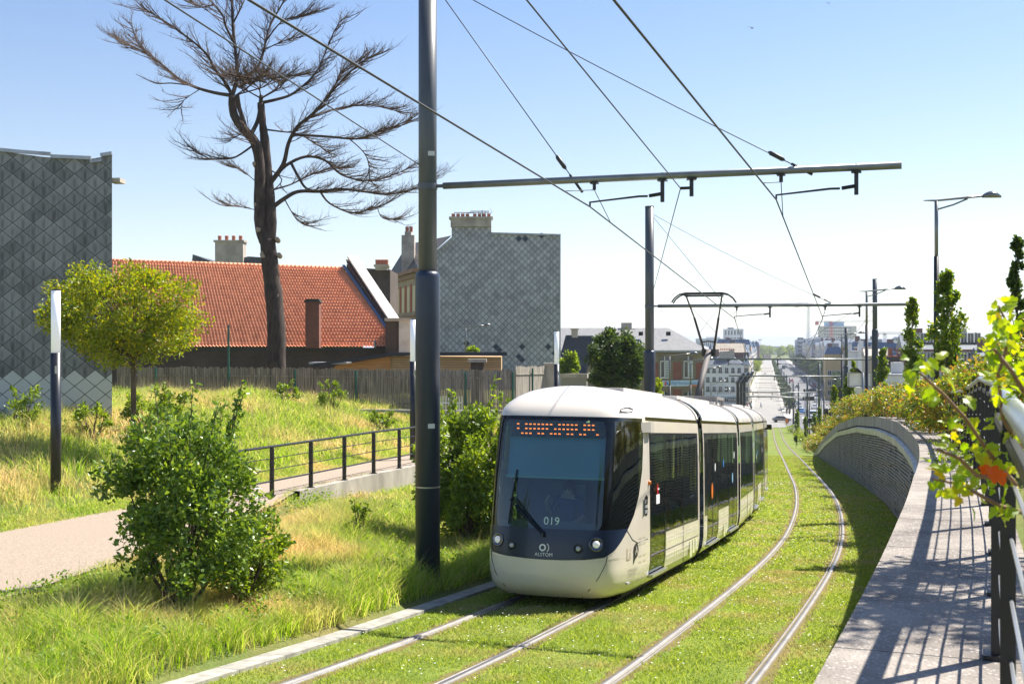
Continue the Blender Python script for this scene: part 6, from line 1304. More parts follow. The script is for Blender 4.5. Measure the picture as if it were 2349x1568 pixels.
mb.bar((a.x,Y-.1,W(0,812,Y)[2]),(b.x,Y-.1,W(0,812,Y)[2]),.16,.12); mb.bar((a.x,Y-.08,W(0,829,Y)[2]),(b.x,Y-.08,W(0,829,Y)[2]),.1,.14); mb.bar((a.x,Y-.08,W(0,888,Y)[2]),(b.x,Y-.08,W(0,888,Y)[2]),.12,.2); local(mb,'cornice',M_sch,sc)
for x0,x1,y0,y1 in ((1500,1510,829,868),(1544,1563,829,871),(1597,1613,829,871),(1544,1563,892,925),(1595,1612,892,925),(1455,1475,829,871)): wallprism('red_panel',[(x0,y1),(x1,y1),(x1,y0),(x0,y0)],Y-.06,.05,M_sred,sc)
M_blindw=mat('striped blinds',(.55,.62,.62),.6)
def arch(x0,x1,yt,yb,spring,lo=False):
    cx,r=(x0+x1)/2,(x1-x0)/2; arc=[(cx+r*math.cos(t),spring-(spring-yt)*math.sin(t)) for t in np.linspace(0,math.pi,11)]
    w=wallprism('arched_window',[(x0,yb),(x1,yb)]+arc,Y-.10,.06,M_glass,sc); mb=MB(); R2=r+3.2; o_=[(cx+R2*math.cos(t),spring-(spring-yt+3.5)*math.sin(t)) for t in np.linspace(0,math.pi,11)]; V=[W(*q,Y-.14)-sc.location for q in arc]+[W(*q,Y-.14)-sc.location for q in o_]; mb.add(V,[(i,i+1,12+i,11+i) for i in range(10)]); l=mb.build('arch_stones',M_sch,w)
    mb=MB()
    for q0,q1,t in (((cx,yt),(cx,yb),.10),((x0,spring),(x1,spring),.10),((x0+.6,spring),(x0+.6,yb),.10),((x1-.6,spring),(x1-.6,yb),.10),((x0-1,yb),(x1+1,yb),.16)): mb.bar(W(*q0,Y-.15)-sc.location,W(*q1,Y-.15)-sc.location,.06,t,up=(0,0,1) if q0[1]==q1[1] else (1,0,0))
    mb.build('frame',M_wfr,w)
    if not lo:
        mb=MB()
        for k in range(9): z=spring+3+k*(yb-spring-4)/9; mb.bar(W(cx+.8,z,Y-.13)-sc.location,W(x1-1.2,z,Y-.13)-sc.location,.02,.12)
        mb.build('blind',M_blindw,w)
for x0,x1 in ((1514.7,1535),(1568.5,1589),(1478,1496),(1440,1455)): arch(x0,x1,816,866,828); 
for x0,x1 in ((1512,1535),(1567,1590)): arch(x0,x1,898,930,908,True)
bn=wallprism('banner',[(1519,886),(1611,885),(1611,871),(1519,872.5)],Y-.35,.08,mat('pale blue banner',(.55,.68,.80),.6),sc); bt,bf=text_geo('Collège Montesquieu Sainte-Marie',.62); wmax=bt[:,0].max(); x0_,x1_=W(1535,0,Y).x,W(1610,0,Y).x
npmesh('banner_lettering',[Vector((x0_+v[0]/wmax*(x1_-x0_),Y-.45,W(0,881,Y)[2]+v[1]*.95))-sc.location for v in bt],bf,mat('banner blue',(.05,.25,.55),.6),bn,loc=(0,0,0))
mb=MB(); mb.add([W(x,y,Y-.46)-sc.location for x,y in ((1575,885.5),(1610,885.5),(1610,883.5),(1600,881.8),(1588,882.2))],[(0,1,2,3,4)]); mb.build('banner_swoosh',mat('banner orange',(.7,.2,.03),.6),bn)
mb=MB(); mb.add([W(x,y,Y-.46)-sc.location for x,y in ((1524,884),(1528.5,884),(1529,872))],[(0,1,2)]); mb.build('banner_sail',M_red,bn); mb=MB(); mb.add([W(x,y,Y-.46)-sc.location for x,y in ((1529,883),(1534,882),(1529.5,872))],[(0,1,2)]); mb.build('banner_sail',M_blue,bn); mb=MB(); ringp(mb,0,0,0,2.4,n=14,fn=lambda p,z:W(1525.5+p,877+z,Y-.45)-sc.location); mb.build('banner_ball',mat('banner orange ball',(.75,.28,.1),.6),bn)
for x,y in ((1470,765),(1533,765)): c=W(x,y,Y+4); mb=MB(); mb.box((c.x,c.y,c.z),(.5,.6,.5)); local(mb,'roof_vent',M_dark,sc)
mb=MB(); c=W(1437,748,Y+9); mb.box((c.x,c.y,c.z),(1.3,1,.9)); mb.box((c.x,c.y,c.z-.7),(2.2,1.4,.7)); local(mb,'chimney',M_rend,sc)
# --- dark tiled house
Y=120.; o=empty('dark_tiled_house',W(1320,870,Y),0,'small house with dark blue tiled roof right of the big slate gable','house')
M_dt=mat('dark blue tiles',(.045,.06,.085),.4,noise=.2,nscale=2,thin=(6,6,1)); Ev,Rv=W(1284,872,Y-3),W(1300,768,Y+2); nr=20; V=[];l0,l1=np.array(W(1270,872,Y-3)),np.array(W(1343,872,Y-3)); u0,u1=np.array(W(1298,768,Y+2)),np.array(W(1362,768,Y+2)); rws=[]
for r in range(nr): rws+=[(r/nr,.12),((r+.94)/nr,0)]
Uu=np.linspace(0,1,121); wv=.06*np.clip(np.sin(Uu*24*2*np.pi),-.5,1)
for v,hh in rws: A_=l0+(u0-l0)*v;B_=l1+(u1-l1)*v; V.append(A_+(B_-A_)*Uu[:,None]+np.array([0,-.6,.8])*(hh+wv)[:,None])
V=np.concatenate(V); n=121; a_=np.arange(len(rws)-1)[:,None]*n; k=np.arange(120)[None,:]; F=np.stack([a_+k,a_+k+1,a_+n+k+1,a_+n+k],-1).reshape(-1,4); npmesh('roof',V-np.array(o.location),F,M_dt,o); mb=MB(); mb.bb(l0[0],l1[0],Y-2.8,Y+5,-9,l0[2]); local(mb,'wall',B_cream,o)
mb=MB(); a,b=W(1311,768,Y+2),W(1325,756,Y+2); mb.bb(a.x,b.x,Y+1.6,Y+2.4,a.z-.5,b.z); mb.bb(a.x-.1,b.x+.1,Y+1.5,Y+2.5,b.z,b.z+.12); local(mb,'chimney',M_rend,o)
bld('garden_wall','plain grey block wall right of the big slate gable',1286,1345,866,74,.3,paint('block wall',(.34,.31,.27)),M_rend,'flat',zb=-9,cat='wall',overh=.05)
# --- houses on the left, further down
bld('white_house','white plastered four storey corner house with grey slate roof behind the pantograph arm',1613,1703,836,385,12,B_white,R_slate,'hip',4.0,-20,(4,6,1.15,1.75,2.2,2.95,.5,True),None,chim=2)
bld('white_house_wing','narrow cream wing joined to the right of the white corner house',1703.5,1719,838,383,14,B_cream,R_zinc,'hip',3.2,-20,(4,1,1.3,1.7,2.2,2.95,.3),(3,3,1.1,1.7,2.2,2.95,.8))
c=W(1650,803,386); o=empty('gable_chimney',(c.x,386,-6),0,'big grey rendered chimney gable standing on the white corner house','chimney'); wallprism('wall',[(1650,830),(1652,806),(1684,804),(1684,838),(1678,838)],386,1.2,M_rend,o)
mb=MB()
for x in np.linspace(1653,1683,8): q=W(x,803,386); mb.lathe((q.x-o.location.x,q.y-o.location.y,q.z-o.location.z),[(.18,0),(.15,.6)],6)
mb.build('pots',M_pot,o)
sh=empty('shop_front',W(1680,925,372),0,'dark shop front sign with white letters at the foot of the white corner house','shop sign'); wallprism('fascia',[(1668,921),(1700,921),(1700,912),(1668,912)],372,.5,M_frame,sh); V_,F_=text_geo('GOURAYE',.95); wm=V_[:,0].max(); npmesh('lettering',[W(1670,919,371.9)-sh.location+Vector((v[0]/wm*3.9,-.05,v[1])) for v in V_],F_,M_wht,sh); wallprism('awning',[(1640,912),(1702,912),(1702,907),(1640,907)],371.5,1.5,paint('blue grey awning',(.3,.38,.45)),sh)
bld('dark_brick_block','dark maroon windowless block with brown corrugated roof above the white house',1640,1703,808,430,15,B_maroon,mat('brown corrugated roof',(.30,.25,.19),.7,noise=.3,nscale=.5,thin=(8,1,1)),'gable',3.2,-20)
bld('dark_grey_block','dark grey windowless end wall right of the maroon block',1703.3,1717,808,432,20,B_dark,R_zinc,'flat',0,-20,None,(4,4,1.2,1.8,6,3.1,1))
bld('navy_roof_block','long dark navy attic block behind the maroon building',1664,1707,789,520,18,B_dark,B_dark,'flat',0,-20)
bld('modern_white_tower','modern white block with staggered tall window openings on the skyline',1659,1704,755,1100,20,B_white,B_grey,'flat',0,-20,(2,6,1.5,4.0,22.5,6.2,.8))
bld('modern_white_block','long low modern white block with narrow windows below the white tower',1596,1706,777,1040,20,B_white,B_white,'flat',0,-20,(1,22,.9,3.0,19.0,4.6,.8))
bld('mansard_house','ornate red brick house with blue mansard roof at the left side of the avenue',1713,1741,794,1000,22,B_brick,R_blue,'mansard',3.4,-20,(4,4,1.2,2.,2.5,3.9,.6),(4,5,1.2,2.,2.5,3.9,.8),chim=3)
names_l=['white','cream','grey','brick','beige','pale stone']; mats_l=[B_white,B_cream,B_grey,B_brick,B_beige,B_cream]; ordn=['nearest','second','third','fourth','fifth','sixth','seventh','eighth','ninth','tenth','eleventh','twelfth','thirteenth','fourteenth','fifteenth','sixteenth','seventeenth','eighteenth','nineteenth','twentieth','twenty first','twenty second','twenty third','twenty fourth','twenty fifth','twenty sixth']
rb_=random.Random(21)
def rowbld(side,i,Y,D,h,w):
    t=-10.0 if side=='L' else 26.5; x,y,_=T(y2s(Y),t); o=Vector((x,y,0)); 
    if side=='L': o=o-N0*w
    px=1174.5+o.x/o.y*2800; px1=px+w*2800/o.y/N0.x*N0.x; zb=G(Y)-.5; yt=790-(zb+h)*2800/o.y
    k=rb_.randrange(6); rf=rb_.choice(('mansard','gable','flat','hip','mansard')); nm={'mansard':'mansard roof','gable':'pitched roof','flat':'flat roof','hip':'hipped roof'}[rf]; fl_=max(3,int((h-2)/3.1))
    sd=(fl_,max(3,int(D/3)),1.3,1.9,2.2,3.1,.8)
    if side=='R' and i==1: k=4
    return bld('avenue_house',f'{names_l[k]} house with {nm}, {ordn[i]} along the {"left" if side=="L" else "right"} side of the avenue',px,px1,yt,o.y,D-.6,mats_l[k],(R_blue if rf=='mansard' else R_slate if rf!='flat' else R_zinc),rf,3.0,zb,(fl_,max(2,int(w/3.2)),1.3,1.9,2.2,3.1,.8),sd,'R' if side=='L' else 'L',group='houses lining the avenue',chim=0 if Y>900 else 2)
y=455.; i=0
while y<1500 and i<18:
    D=rb_.uniform(14,30)*(1+y/1600); 
    if not 985<y<1030: rowbld('L',i,y,D,rb_.uniform(13,19),16); i+=1
    y+=D+.4
y=318.; i=0
while y<1550 and i<25: D=rb_.uniform(14,26)*(1+y/1500); rowbld('R',i,y,D,rb_.uniform(13.5,17.5)+min(4.5,(y-300)/120),15); i+=1; y+=D+.4
bld('blue_grey_block','plain blue grey block at the far end of the right hand row',1825,1847,780,1000,30,B_blueg,B_blueg,'flat',0,-20,(7,3,2,2,4,3.3,2))
bld('white_slab','wide grey white building just left of the black street lamp',1862,1905,779,760,20,B_blueg,R_zinc,'flat',0,-20)
bld('low_white_house','white rendered block behind the pale sign box',1944,1968,807,290,12,B_white,R_zinc,'flat',0,-19,(3,2,1.3,1.6,3,3.6,.6))
bld('white_white_house','tall white end wall left of the thick line pole, under the red brown attic',1968.5,1989,807,288,14,B_white,R_zinc,'flat',0,-19)
bld('attic_block','red brown attic with graffiti on the white end wall',1965,1998,798,300,8,paint('red brown attic',(.24,.13,.10)),R_zinc,'flat',0,-4)
bld('beige_gable_house','beige windowless end wall beside the thick line pole',1985,2036,816,262,10,B_beige,M_rend,'gable',1.5,-19)
bld('ochre_house','ochre yellow house with blue mansard above the avenue trees',1893,1931,812,420,14,paint('ochre render',(.52,.38,.18)),R_blue,'mansard',2.5,-20,(3,3,1.3,1.8,2.5,3.4,.8),chim=2)
bld('old_brick_wall_house','dark weathered brick end wall behind the small bushy tree',2036,2064,819,240,9,M_dkbrick,M_pot,'flat',0,-18)
bld('long_pale_block','long pale block on the skyline right of the thick pole',2040,2100,778,900,14,B_white,B_blueg,'flat',0,-20,(2,8,1.5,1.8,19,4,2))
bld('low_white_shed','low white flat roofed shed above the hedge right of the thick pole',2036,2115,862,170,10,B_white,R_zinc,'flat',0,-16)
bb_=bld('brick_house_row','red brick row house with slate roof and white framed windows behind the slim trees',2072,2244,801,232,12,B_brick,R_slate,'gable',2.9,-17,(4,11,1.15,2.2,6.2,3.6,.6,True),None,chim=4)
mb=MB(); 
for zc in (5.6,9.3,12.9): mb.bar(-D0*.1+Vector((0,0,zc)),N0*14.0-D0*.1+Vector((0,0,zc)),.25,.3)
mb.build('stone_bands',B_cream,bb_)
bld('grey_gable_houses','grey houses with chimneys right of the brick row house',2246,2300,816,215,9,M_rend,R_slate,'gable',1.5,-16,(2,3,1.1,1.5,6,3,.8),chim=3)
bld('white_low_house','white low house behind the climber at the right edge',2285,2360,826,190,9,B_white,R_zinc,'flat',0,-16,(2,4,1.2,1.6,6,3.2,.8))
bld('red_brick_block','small red brick tower block on the far skyline at the right',2236,2247,768,800,8,B_pink,B_pink,'flat',0,-20)
bld('red_blue_block','red and blue block on the far skyline right of the red tower',2270,2292,772,810,10,B_pink,B_blueg,'flat',0,-20,(3,3,2,2,14,3.4,1))
bld('glass_block','low glazed blue block behind the brick row house',2112,2140,784,600,12,paint('blue glazing',(.25,.42,.55),.3),R_zinc,'flat',0,-20)
# hospital tower
tw=bld('office_tower','tall pale slab tower with rows of small square windows on the skyline',1878,1960,748,1500,22,B_cream,B_white,'flat',0,-20,(8,12,2.0,1.9,12,3.9,6))
mb=MB(); mb.prism([Vector((8,2,62.0-19.4+0))+N0*1,Vector((8,2,42.6))+N0*23,Vector((8,10,42.6))+N0*23,Vector((8,10,42.6))+N0*1],(0,0,5.5)); mb.build('roof_plant',paint('blue plant room',(.2,.4,.6)),tw)
def lattice(mb,a,b,w,n,r=.12):
    a=Vector(a);b=Vector(b); d=(b-a).normalized(); u=d.orthogonal().normalized(); v=d.cross(u); cs=[u*w/2+v*w/2,u*w/2-v*w/2,-u*w/2-v*w/2,-u*w/2+v*w/2]
    for c in cs: mb.tube([a+c,b+c],r,4)
    for k in range(n):
        p,q=a.lerp(b,k/n),a.lerp(b,(k+1)/n)
        for i in range(4): mb.tube([p+cs[i],q+cs[(i+1)%4]],r*.7,3)
M_cw=paint('white crane steel',(.42,.41,.40)); M_cr=paint('red crane steel',(.60,.10,.09))
def crane(px,ytop,ybase,Y,jx0,jx1,jy,mm,label):
    b=W(px,ybase,Y); t=W(px,ytop,Y); o=empty('tower_crane',(b.x,Y,-19),0,label,'crane','tower cranes on the skyline'); s=Y/1000; mb=MB(); lattice(mb,(b.x,Y,-19),(t.x,Y,t.z),1.9*s,18,.14*s); local(mb,'mast',mm,o)
    mb=MB(); lattice(mb,W(px,jy,Y),W(jx1,jy-(jx1-px)*.012,Y),1.5*s,26,.1*s); lattice(mb,W(px,jy,Y),W(jx0,jy,Y),1.3*s,6,.12*s); local(mb,'jib',M_cw,o); mb=MB(); mb.box(W(jx0+2,jy+4,Y),(2.5*s,2*s,3*s)); local(mb,'counterweight',M_cr,o); mb=MB(); mb.box(W(px-1.6,jy+2.5,Y),(1.6*s,1.6*s,1.8*s)); local(mb,'cab',mm,o)
crane(1854.5,700,790,900,1826,1800,696,M_cw,'white tower crane mast standing over the right hand row of houses')
crane(1907,737,800,1200,1872,2000,737,M_cr,'red tower crane with long white jib in front of the slab tower'); crane(2030,763,800,1400,2010,2072,764,M_cw,'faint white tower crane far off behind the slim trees')
# harbour on the horizon
bld('harbour_shed','pinkish arched harbour building at the end of the avenue',1744,1757,798,1750,20,B_pink,B_pink,'gablex',3,-20); bld('harbour_shed','low pinkish hall right of the arched harbour building',1757.3,1768,803,1750,20,B_pink,B_pink,'flat',0,-20)
bld('harbour_shed','long pale blue shed across the end of the avenue on the horizon',1748,1828,796,2300,30,B_blueg,B_blueg,'flat',0,-20); bld('harbour_shed','pale grey silo block on the horizon at the end of the avenue',1748,1760,792,2500,20,B_blueg,B_blueg,'flat',0,-20)
o=empty('harbour_mast',W(1743.5,795,1300),0,'thin floodlight mast on the horizon at the end of the avenue','mast'); mb=MB(); mb.tube([W(1743.5,800,1300),W(1743.5,780,1300)],.25,5); local(mb,'pole',B_grey,o); mb=MB(); q=W(1743.5,779,1300); mb.box(q,(3.4,1,.9)); local(mb,'floodlights',B_grey,o)
rd=random.Random(5); ms=[B_white,B_cream,B_grey,B_blueg,B_beige,B_brick]
for k in range(70):
    Y=rd.uniform(450,2200); side=rd.random(); px=rd.uniform(1905,2345) if k%5 else rd.uniform(1560,1700); x=(px-1174.5)*Y/2800
    w=rd.uniform(12,34); h=rd.uniform(9,17); c_=T(y2s(Y),48)
    if px<1900: Y=max(Y,800); px=min(px,1690-w*2800/Y)
    if px>1900 and x<c_[0]: continue
    m_=rd.choice(ms); bld('distant_house','small pale or brown house in the blurred distant town',px,px+w*2800/Y,790-(-19.5+h)*2800/Y,Y,12,m_,R_slate if rd.random()<.6 else R_zinc,rd.choice(('gable','hip','flat')),2.5,-20,(2,max(2,int(w/4)),1.4,1.8,4,3.4,1) if Y<900 else None,group='houses of the distant town')
# --- avenue trees: copies of three crowns
def proto(n,size,m,label): 
    o=empty('avenue_tree',(0,0,0),0,label,'tree','trees along the avenue'); crown('crown',(0,0,6.2),(3.6,3.6,3.6),n,size,m,o,44,cl=.3,asp=.7); mb=MB(); mb.tube([(0,0,-.3),(0,0,3.5),(0,0,7)],[.22,.16,.06],6); mb.build('trunk',M_bark,o); return o
pr=[proto(2300,.55,LM_ave,''),proto(2300,.55,LM_ave,''),proto(1800,.6,LM_yel,'')]; used=[0,0,0]
def avtree(k,Y,t,s,label):
    global used
    o=pr[k] if not used[k] else copy_tree(pr[k]); used[k]=1; x,y,z=T(y2s(Y),t); o.location=(x,y,z); o.scale=(s,s,s*rd.uniform(.95,1.15)); o.rotation_euler=(0,0,rd.uniform(0,6.28)); o['label']=label; return o
i=0; y=330.
while y<1500 and i<46: avtree(rd.randrange(2),y,23.3,rd.uniform(.85,1.1),f'dark green avenue tree on the right side, number {i+1} of the row' if i>25 else f'dark green avenue tree, {ordn[i]} in the row before the right hand houses'); y+=11+y*.012; i+=1
i=0; y=330.
while y<1300 and i<24: avtree(rd.randrange(2),y,4.3,rd.uniform(.38,.52),f'small avenue tree, {ordn[i]} in the narrow row between tramway and road'); y+=16+y*.03; i+=1
for k,(Y,t,s,lab) in enumerate(((720,-8.6,.95,'bright yellow green tree on the left side of the avenue, nearest one'),(790,-8.6,.9,'yellow green tree just behind the brightest one on the left pavement'),(900,-8.4,.9,'third left hand tree of the avenue'),(1050,-8.3,.9,'fourth left hand tree of the avenue'),(1600,-6,2.0,'broad tree closing the far end of the avenue, left one'),(1650,3,1.6,'tree closing the far end of the avenue, second from left'),(1450,14,1.9,'largest tree closing the far end of the avenue, middle'),(1520,26,1.9,'tree closing the far end of the avenue, right one'),(1700,-20,2,'tree at the far end in front of the pink harbour hall'))): avtree(2 if k<8 and k!=2 else 0,Y,t,s,lab)
for k in range(9): Y=rd.uniform(330,620); px=2150+k*25; x,y=((px-1174.5)*Y/2800,Y); o=copy_tree(pr[1]); o.location=(x,y,-19.3); o.scale=(1.2,1.2,1.15); o['label']='rounded green tree among the distant roofs at the right'; o['group']='trees among the distant roofs'
# --- cars
def car_proto(kind):
    o=empty('car',(0,0,0)); prof=[(-2.05,.35),(-2.1,.62),(-1.95,.85),(-1.15,.96),(-.55,1.42),(.95,1.46),(1.75,1.02),(2.0,.92),(2.08,.5),(2.0,.33)] if kind else [(-2.2,.35),(-2.25,.7),(-2.1,1.0),(-1.55,1.12),(-1.1,1.95),(2.1,2.0),(2.3,1.1),(2.3,.5),(2.2,.33)]
    def wf(z): return .86 if z<.95 else .86-.2*min(1,(z-.95)/.55) if kind else .92
    mb=MB(); V=[(x,s*wf(z),z) for s in (-1,1) for x,z in prof]; n=len(prof); mb.add(V,[tuple(range(n)),tuple(range(2*n-1,n-1,-1))]+[(i,i+n,(i+1)%n+n,(i+1)%n) for i in range(n)]); b=mb.build('body',M_wfr,o)
    mb=MB(); zt=1.38 if kind else 1.85; 
    for s in (-1,1): mb.add([(-1.0,s*(wf(1.0)+.008),1.0),(1.45,s*(wf(1.0)+.008),1.02),(.9,s*(wf(zt)+.01),zt),(-.52,s*(wf(zt)+.01),zt)],[(0,1,2,3)])
    if kind: mb.add([(-1.18,-.68,.985),(-1.18,.68,.985),(-.6,.62,1.40),(-.6,-.62,1.40)],[(0,1,2,3)]); mb.add([(1.72,-.66,1.06),(1.72,.66,1.06),(1.02,.6,1.44),(1.02,-.6,1.44)],[(0,1,2,3)])
    else: mb.add([(-1.57,-.8,1.16),(-1.57,.8,1.16),(-1.16,.8,1.88),(-1.16,-.8,1.88)],[(0,1,2,3)])
    mb.build('windows',M_glass,o)
    for x in (-1.3,1.3):
        for s in (-1,1): mb=MB(); mb.tube([(x,s*.70,.32),(x,s*.89,.32)],.32,14); mb.tube([(x,s*.86,.32),(x,s*.90,.32)],.19,10); mb.build('wheel',M_under,o)
    for s in (-1,1): mb=MB(); mb.box((-2.08,s*.62,.72),(.1,.32,.14)); mb.build('headlight',M_lamp,o); mb=MB(); mb.box((2.05 if kind else 2.3,s*.66,.8),(.08,.28,.16)); mb.build('tail_light',M_red,o)
    return o
CP=[car_proto(1),car_proto(0)]; cu=[0,0]; cols={'white':(.75,.75,.75),'black':(.02,.02,.022),'grey':(.22,.23,.25),'silver':(.5,.5,.52),'red':(.5,.03,.04),'blue':(.04,.22,.55),'dark blue':(.02,.04,.1),'grey brown':(.20,.18,.17)}
def car(kind,c,Y,t,label,rot=None,name='car',group='cars on the avenue'):
    o=CP[kind] if not cu[kind] else copy_tree(CP[kind]); cu[kind]=1; x,y,z=T(y2s(Y),t); o.location=(x,y,z+.035); o.name=name; hd=math.atan2(D0.y,D0.x); o.rotation_euler=(0,0,hd if rot is None else rot)
    m=mat('car paint '+c,cols[c],.25,coat=.6); b=[k for k in o.children if k.name.startswith('body')][0]; b.material_slots[0].link='OBJECT'; b.material_slots[0].material=m; tag(o,label,'van' if kind else 'car',group); 
    o['category']='car' if kind==0 else 'van'; return o
def acar(c,Y,t,label,**k): o=car(0,c,Y,t,label,**k); return o
acar('grey brown',283,1.35,'grey brown hatchback crossing the tram tracks at the junction',rot=math.atan2(N0.y,N0.x)+math.pi+.12)
car(1,'white',300,9.2,'white van waiting at the right of the junction'); acar('blue',325,6.9,'blue car behind the white van at the junction'); acar('white',350,11.4,'white car facing the camera in the right hand lane of the avenue'); acar('white',341,7.0,'white car behind the blue car'); acar('grey',362,7.2,'grey car in the left lane of the road, fourth in the queue'); acar('white',377,7.3,'white car in the left lane, fifth in the queue'); acar('silver',300,13.4,'silver car at the stop line on the right'); acar('red',620,10.4,'bright red car alone on the avenue'); acar('red',560,19.0,'red car parked on the right under the trees')
cl=list(cols); 
for k in range(22):
    Y=400+k*34+rd.uniform(-6,6); c=rd.choice(('white','black','grey','silver','dark blue','black')); acar(c,Y,18.9 if k%2 else rd.choice((8.2,11.2,14.2)),f'{c} car {"parked under the right hand trees" if k%2 else "driving on the avenue"}, {ordn[k]} of the distant cars')
car(0,'white',760,-3,'white car far up the paved tramway')
b_=empty('bus',T(y2s(950),10.8),0,'dark bus far along the avenue','bus'); hd=math.atan2(D0.y,D0.x); b_.rotation_euler=(0,0,hd); mb=MB(); mb.bb(-6,6,-1.25,1.25,.35,3.1); mb.build('body',mat('bus paint',(.05,.07,.14),.3),b_); mb=MB(); mb.bb(-6.03,-5.99,-1.1,1.1,1.2,2.6); mb.build('windscreen',M_glass,b_)
for x in (-3.8,3.6):
    for s in (-1,1): mb=MB(); mb.tube([(x,s*1.0,.5),(x,s*1.27,.5)],.5,12); mb.build('wheel',M_under,b_)
# --- people
SH={'black':(.02,.02,.022),'navy':(.03,.05,.12),'pale blue':(.35,.5,.8),'white':(.7,.7,.68),'red':(.5,.05,.05),'teal':(.05,.3,.32),'grey':(.25,.25,.26),'brown':(.2,.12,.07)}
pp=[(352,-3.6,'walk','pale blue','black','person in a pale blue shirt walking on the paved tramway'),(338,-7.2,'stand','black','navy','person in black at the left kerb, first of the waiting group'),(341,-7.9,'walk','navy','black','person in navy at the left kerb, second of the group'),(345,-6.4,'stand','teal','black','person in a teal top in the group at the left kerb'),(348,-7.4,'stand','red','navy','person in a red top in the group at the left kerb'),(352,-8.3,'walk','white','navy','person in a white top behind the waiting group'),(356,-6.8,'walk','black','black','person in black clothes walking on the left pavement'),(363,-7.9,'walk','grey','navy','person in grey walking up the left pavement'),(372,-6.6,'stand','brown','black','person in a brown jacket on the left pavement'),(330,-6.0,'walk','black','grey','person in a black coat nearest the tramway on the left'),(318,3.1,'walk','black','black','person in dark clothes crossing on the right of the tramway'),(331,3.6,'stand','navy','black','person in navy standing among the right hand poles'),(343,3.4,'stand','black','navy','person in black standing on the right hand stop'),(349,4.4,'walk','red','black','person with a red top on the right hand stop'),(357,3.2,'stand','grey','black','person in grey waiting on the right hand stop'),(366,4.3,'walk','white','navy','person in white walking on the right hand stop'),(385,3.3,'stand','black','black','person in black far along the right hand stop'),(410,-7.4,'walk','navy','black','person in navy far up the left pavement'),(440,-6.8,'walk','black','navy','person in black far up the left pavement, farther than the navy one'),(470,-8.0,'walk','grey','black','farthest person in grey on the left pavement')]
for Y,t,p,a,b,lab in pp: x,y,z=T(y2s(Y),t,.03); person(p,(x,y,z),rd.uniform(-.6,.6)+(math.pi if rd.random()<.5 else 0),cloth(a,SH[a]),cloth(b+' trousers',SH.get(b,(.02,.02,.02))),lab,'people on the avenue')
# --- street furniture
def sbox(name,label,cat,x0,x1,y0,y1,Y,th,m,post=None,pm=M_galv,edge=None):
    c=W((x0+x1)/2,y1,Y); g=Hxy(c.x,Y)[0]; o=empty(name,(c.x,Y,g),0,label,cat); wallprism('panel',[(x0,y1),(x1,y1),(x1,y0),(x0,y0)],Y,th,m,o)
    for px in (post or []): t=W(px,y0,Y); mb=MB(); mb.tube([(t.x,Y-.1,g-.3),(t.x,Y-.1,t.z)],.06,8); local(mb,'post',pm,o,True)
    if edge:
        mb=MB(); 
        for a,b in (((x0,y0),(x1,y0)),((x0,y1),(x1,y1)),((x0,y0),(x0,y1)),((x1,y0),(x1,y1))): mb.bar(W(*a,Y-.03),W(*b,Y-.03),.07,.07,up=(0,1,0))
        local(mb,'frame',edge,o)
    return o
M_sb=mat('pale sign back',(.85,.80,.76),.5,noise=.08,nscale=2); sbox('sign_box','large pale grey sign box seen from behind on a galvanised post above the hedge','sign',1946.6,1999,854.5,886,70,.25,M_sb,[1978],M_galv,M_galv); sbox('cabinet','pale cabinet behind the hedge under the sign box','cabinet',1966,1977,888,914,69,.4,mat('cabinet cream',(.8,.76,.68),.6))
o=empty('solar_panel',W(1972,853,69.5),0,'small tilted solar panel on top of the pale sign box','solar panel'); mb=MB(); mb.bar(W(1963,844,69.5),W(1973,854,69.5),.6,.06); local(mb,'panel',M_dark,o)
o=empty('triangular_sign',W(1926,926,100),0,'black back of a big triangular road sign beside the fourth line pole','sign'); wallprism('panel',[(1918,893),(1931,881),(1934,925),(1921,926)],100,.1,M_black,o)
sbox('traffic_signal','black box of a traffic signal seen from behind left of the hedge','traffic light',1893,1906,937,958,112,.4,M_black,[1899],M_black)
o=empty('round_sign',W(1858,990,150),0,'round black back of a road sign among the verge trees','sign'); mb=MB(); c=W(1858,965,150); mb.tube([c,c+Vector((0,.1,0))],.32,20); local(mb,'disc',M_black,o); mb=MB(); mb.tube([(c.x,150.05,-13.8),(c.x,150.05,c.z)],.04,6); local(mb,'post',M_black,o)
sbox('message_sign','upper black overhead sign panel over the right hand road','road sign',1844,1876,892,898,240,.4,M_black,[1848,1873],M_galv); sbox('message_sign','lower black overhead sign panel over the right hand road','road sign',1842,1868,909,918,225,.4,M_black,[1846],M_galv); sbox('message_sign','wide pale gantry beam above the road behind the fifth line pole','road sign',1868,1885,914,917,230,.4,M_galv,[1884],M_galv)
o=empty('orange_bollard',T(y2s(278),2.5),0,'orange bollard box beside the crossing car','bollard'); mb=MB(); mb.box((0,0,.55),(.5,.4,1.1)); mb.build('body',M_orange,o); mb=MB(); mb.box((0,0,1.13),(.54,.44,.06)); mb.build('lid',M_dark,o)
for x,lab in ((1692,'first leaning panel mast left of the tramway'),(1700,'middle black panel mast left of the tramway'),(1707,'third black panel mast left of the tramway')):
    c=W(x,932,150); o=empty('panel_mast',(c.x,150,G(150)),0,lab,'mast','black masts with slanting panels'); mb=MB(); t=W(x,876,150); mb.box((c.x,150,(G(150)+t.z)/2),(.3,.3,t.z-G(150))); local(mb,'mast',M_colb,o); mb=MB(); k=x-1692; mb.bar(W(x-3,880,150),W(x+14+k*.4,856-k*.2,150),.9,.25); local(mb,'slanting_panel',M_colb,o)
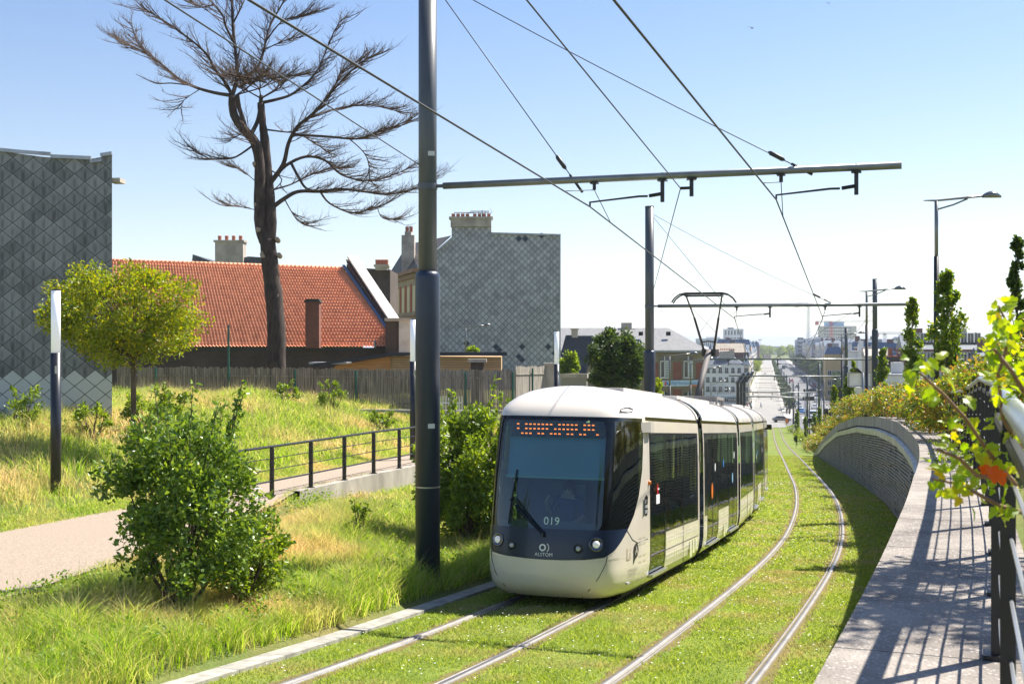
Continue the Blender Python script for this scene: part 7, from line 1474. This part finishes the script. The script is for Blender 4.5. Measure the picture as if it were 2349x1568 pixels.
for sd_,t,ylist in (('left',-9.3,(330,362,400,450,510,590,690)),('right',5.2,(318,352,392,440,500,580,680))):
    for k,Y in enumerate(ylist): x,y,z=T(y2s(Y),t); v=Vector((x,y,z+7.6)); street_lamp(v,z,1 if sd_=='left' else -1,1.5,f'distant street lamp on the {sd_} of the avenue, {ordn[k]} of that line',1.7,.08)
o=empty('tram_stop_platform',T(y2s(345),3.2),0,'low pale tram stop platform with glass shelter right of the tracks','platform'); o.rotation_euler=(0,0,math.atan2(D0.y,D0.x)); mb=MB(); mb.bb(-16,16,-.9,1.1,0,.28); mb.build('slab',M_walk,o); mb=MB(); mb.bb(-3,3,.3,.4,.3,2.5); mb.build('glass',M_side,o); mb=MB(); mb.bb(-3.2,3.2,-.6,.6,2.5,2.62); mb.build('roof',M_dark,o)
# cross-span wires over the avenue
for k,(Y,h) in enumerate(((255,6.9),(300,6.9),(350,6.8))): a=TY(Y,-9,G(Y)+h); b=TY(Y,5,G(Y)+h); wire('span_wire',[a,b],.025,f'cross span wire over the far tramway, {ordn[k]} one',0,'overhead wire')
# --- birds
def bird(px,py,Y,s,label):
    o=empty('bird',W(px,py,Y),.3,label,'bird'); mb=MB(); mb.tube([(0,-.22*s,0),(0,-.05*s,.01),(0,.12*s,0),(0,.25*s,-.01)],[.02*s,.06*s,.05*s,.015*s],8)
    mb.add([(0,-.08*s,.03*s),(0,.08*s,.03*s),(.45*s,.02*s,.22*s),(.42*s,-.06*s,.21*s),(.8*s,.06*s,.42*s)],[(0,1,2,3),(3,2,4)]); mb.add([(0,-.08*s,.03*s),(0,.08*s,.03*s),(-.4*s,.02*s,.12*s),(-.38*s,-.06*s,.12*s),(-.85*s,.05*s,.10*s)],[(1,0,3,2),(2,3,4)]); b=mb.build('body',mat('gull grey',(.25,.25,.26),.7),o)
bird(1726,65,110,.9,'gull flying high over the tramway, the larger one'); bird(1901,8,160,.9,'tiny bird at the top edge of the sky'); bird(1664,766,250,1.,'small bird seen between the pantograph arms')
# --- air

mb=MB(); mb.bb(-6300,10500,-60,9300,-24,48)
hz=tag(mb.build('haze',None),kind='stuff'); hm_=bpy.data.materials.new('haze'); hm_.use_nodes=True; n=hm_.node_tree; n.nodes.remove(n.nodes['Principled BSDF']); pv=n.nodes.new('ShaderNodeVolumePrincipled'); pv.inputs['Color'].default_value=(.80,.88,1,1); pv.inputs['Density'].default_value=.00017; n.links.new(pv.outputs[0],n.nodes['Material Output'].inputs['Volume']); hz.data.materials.clear(); hz.data.materials.append(hm_)
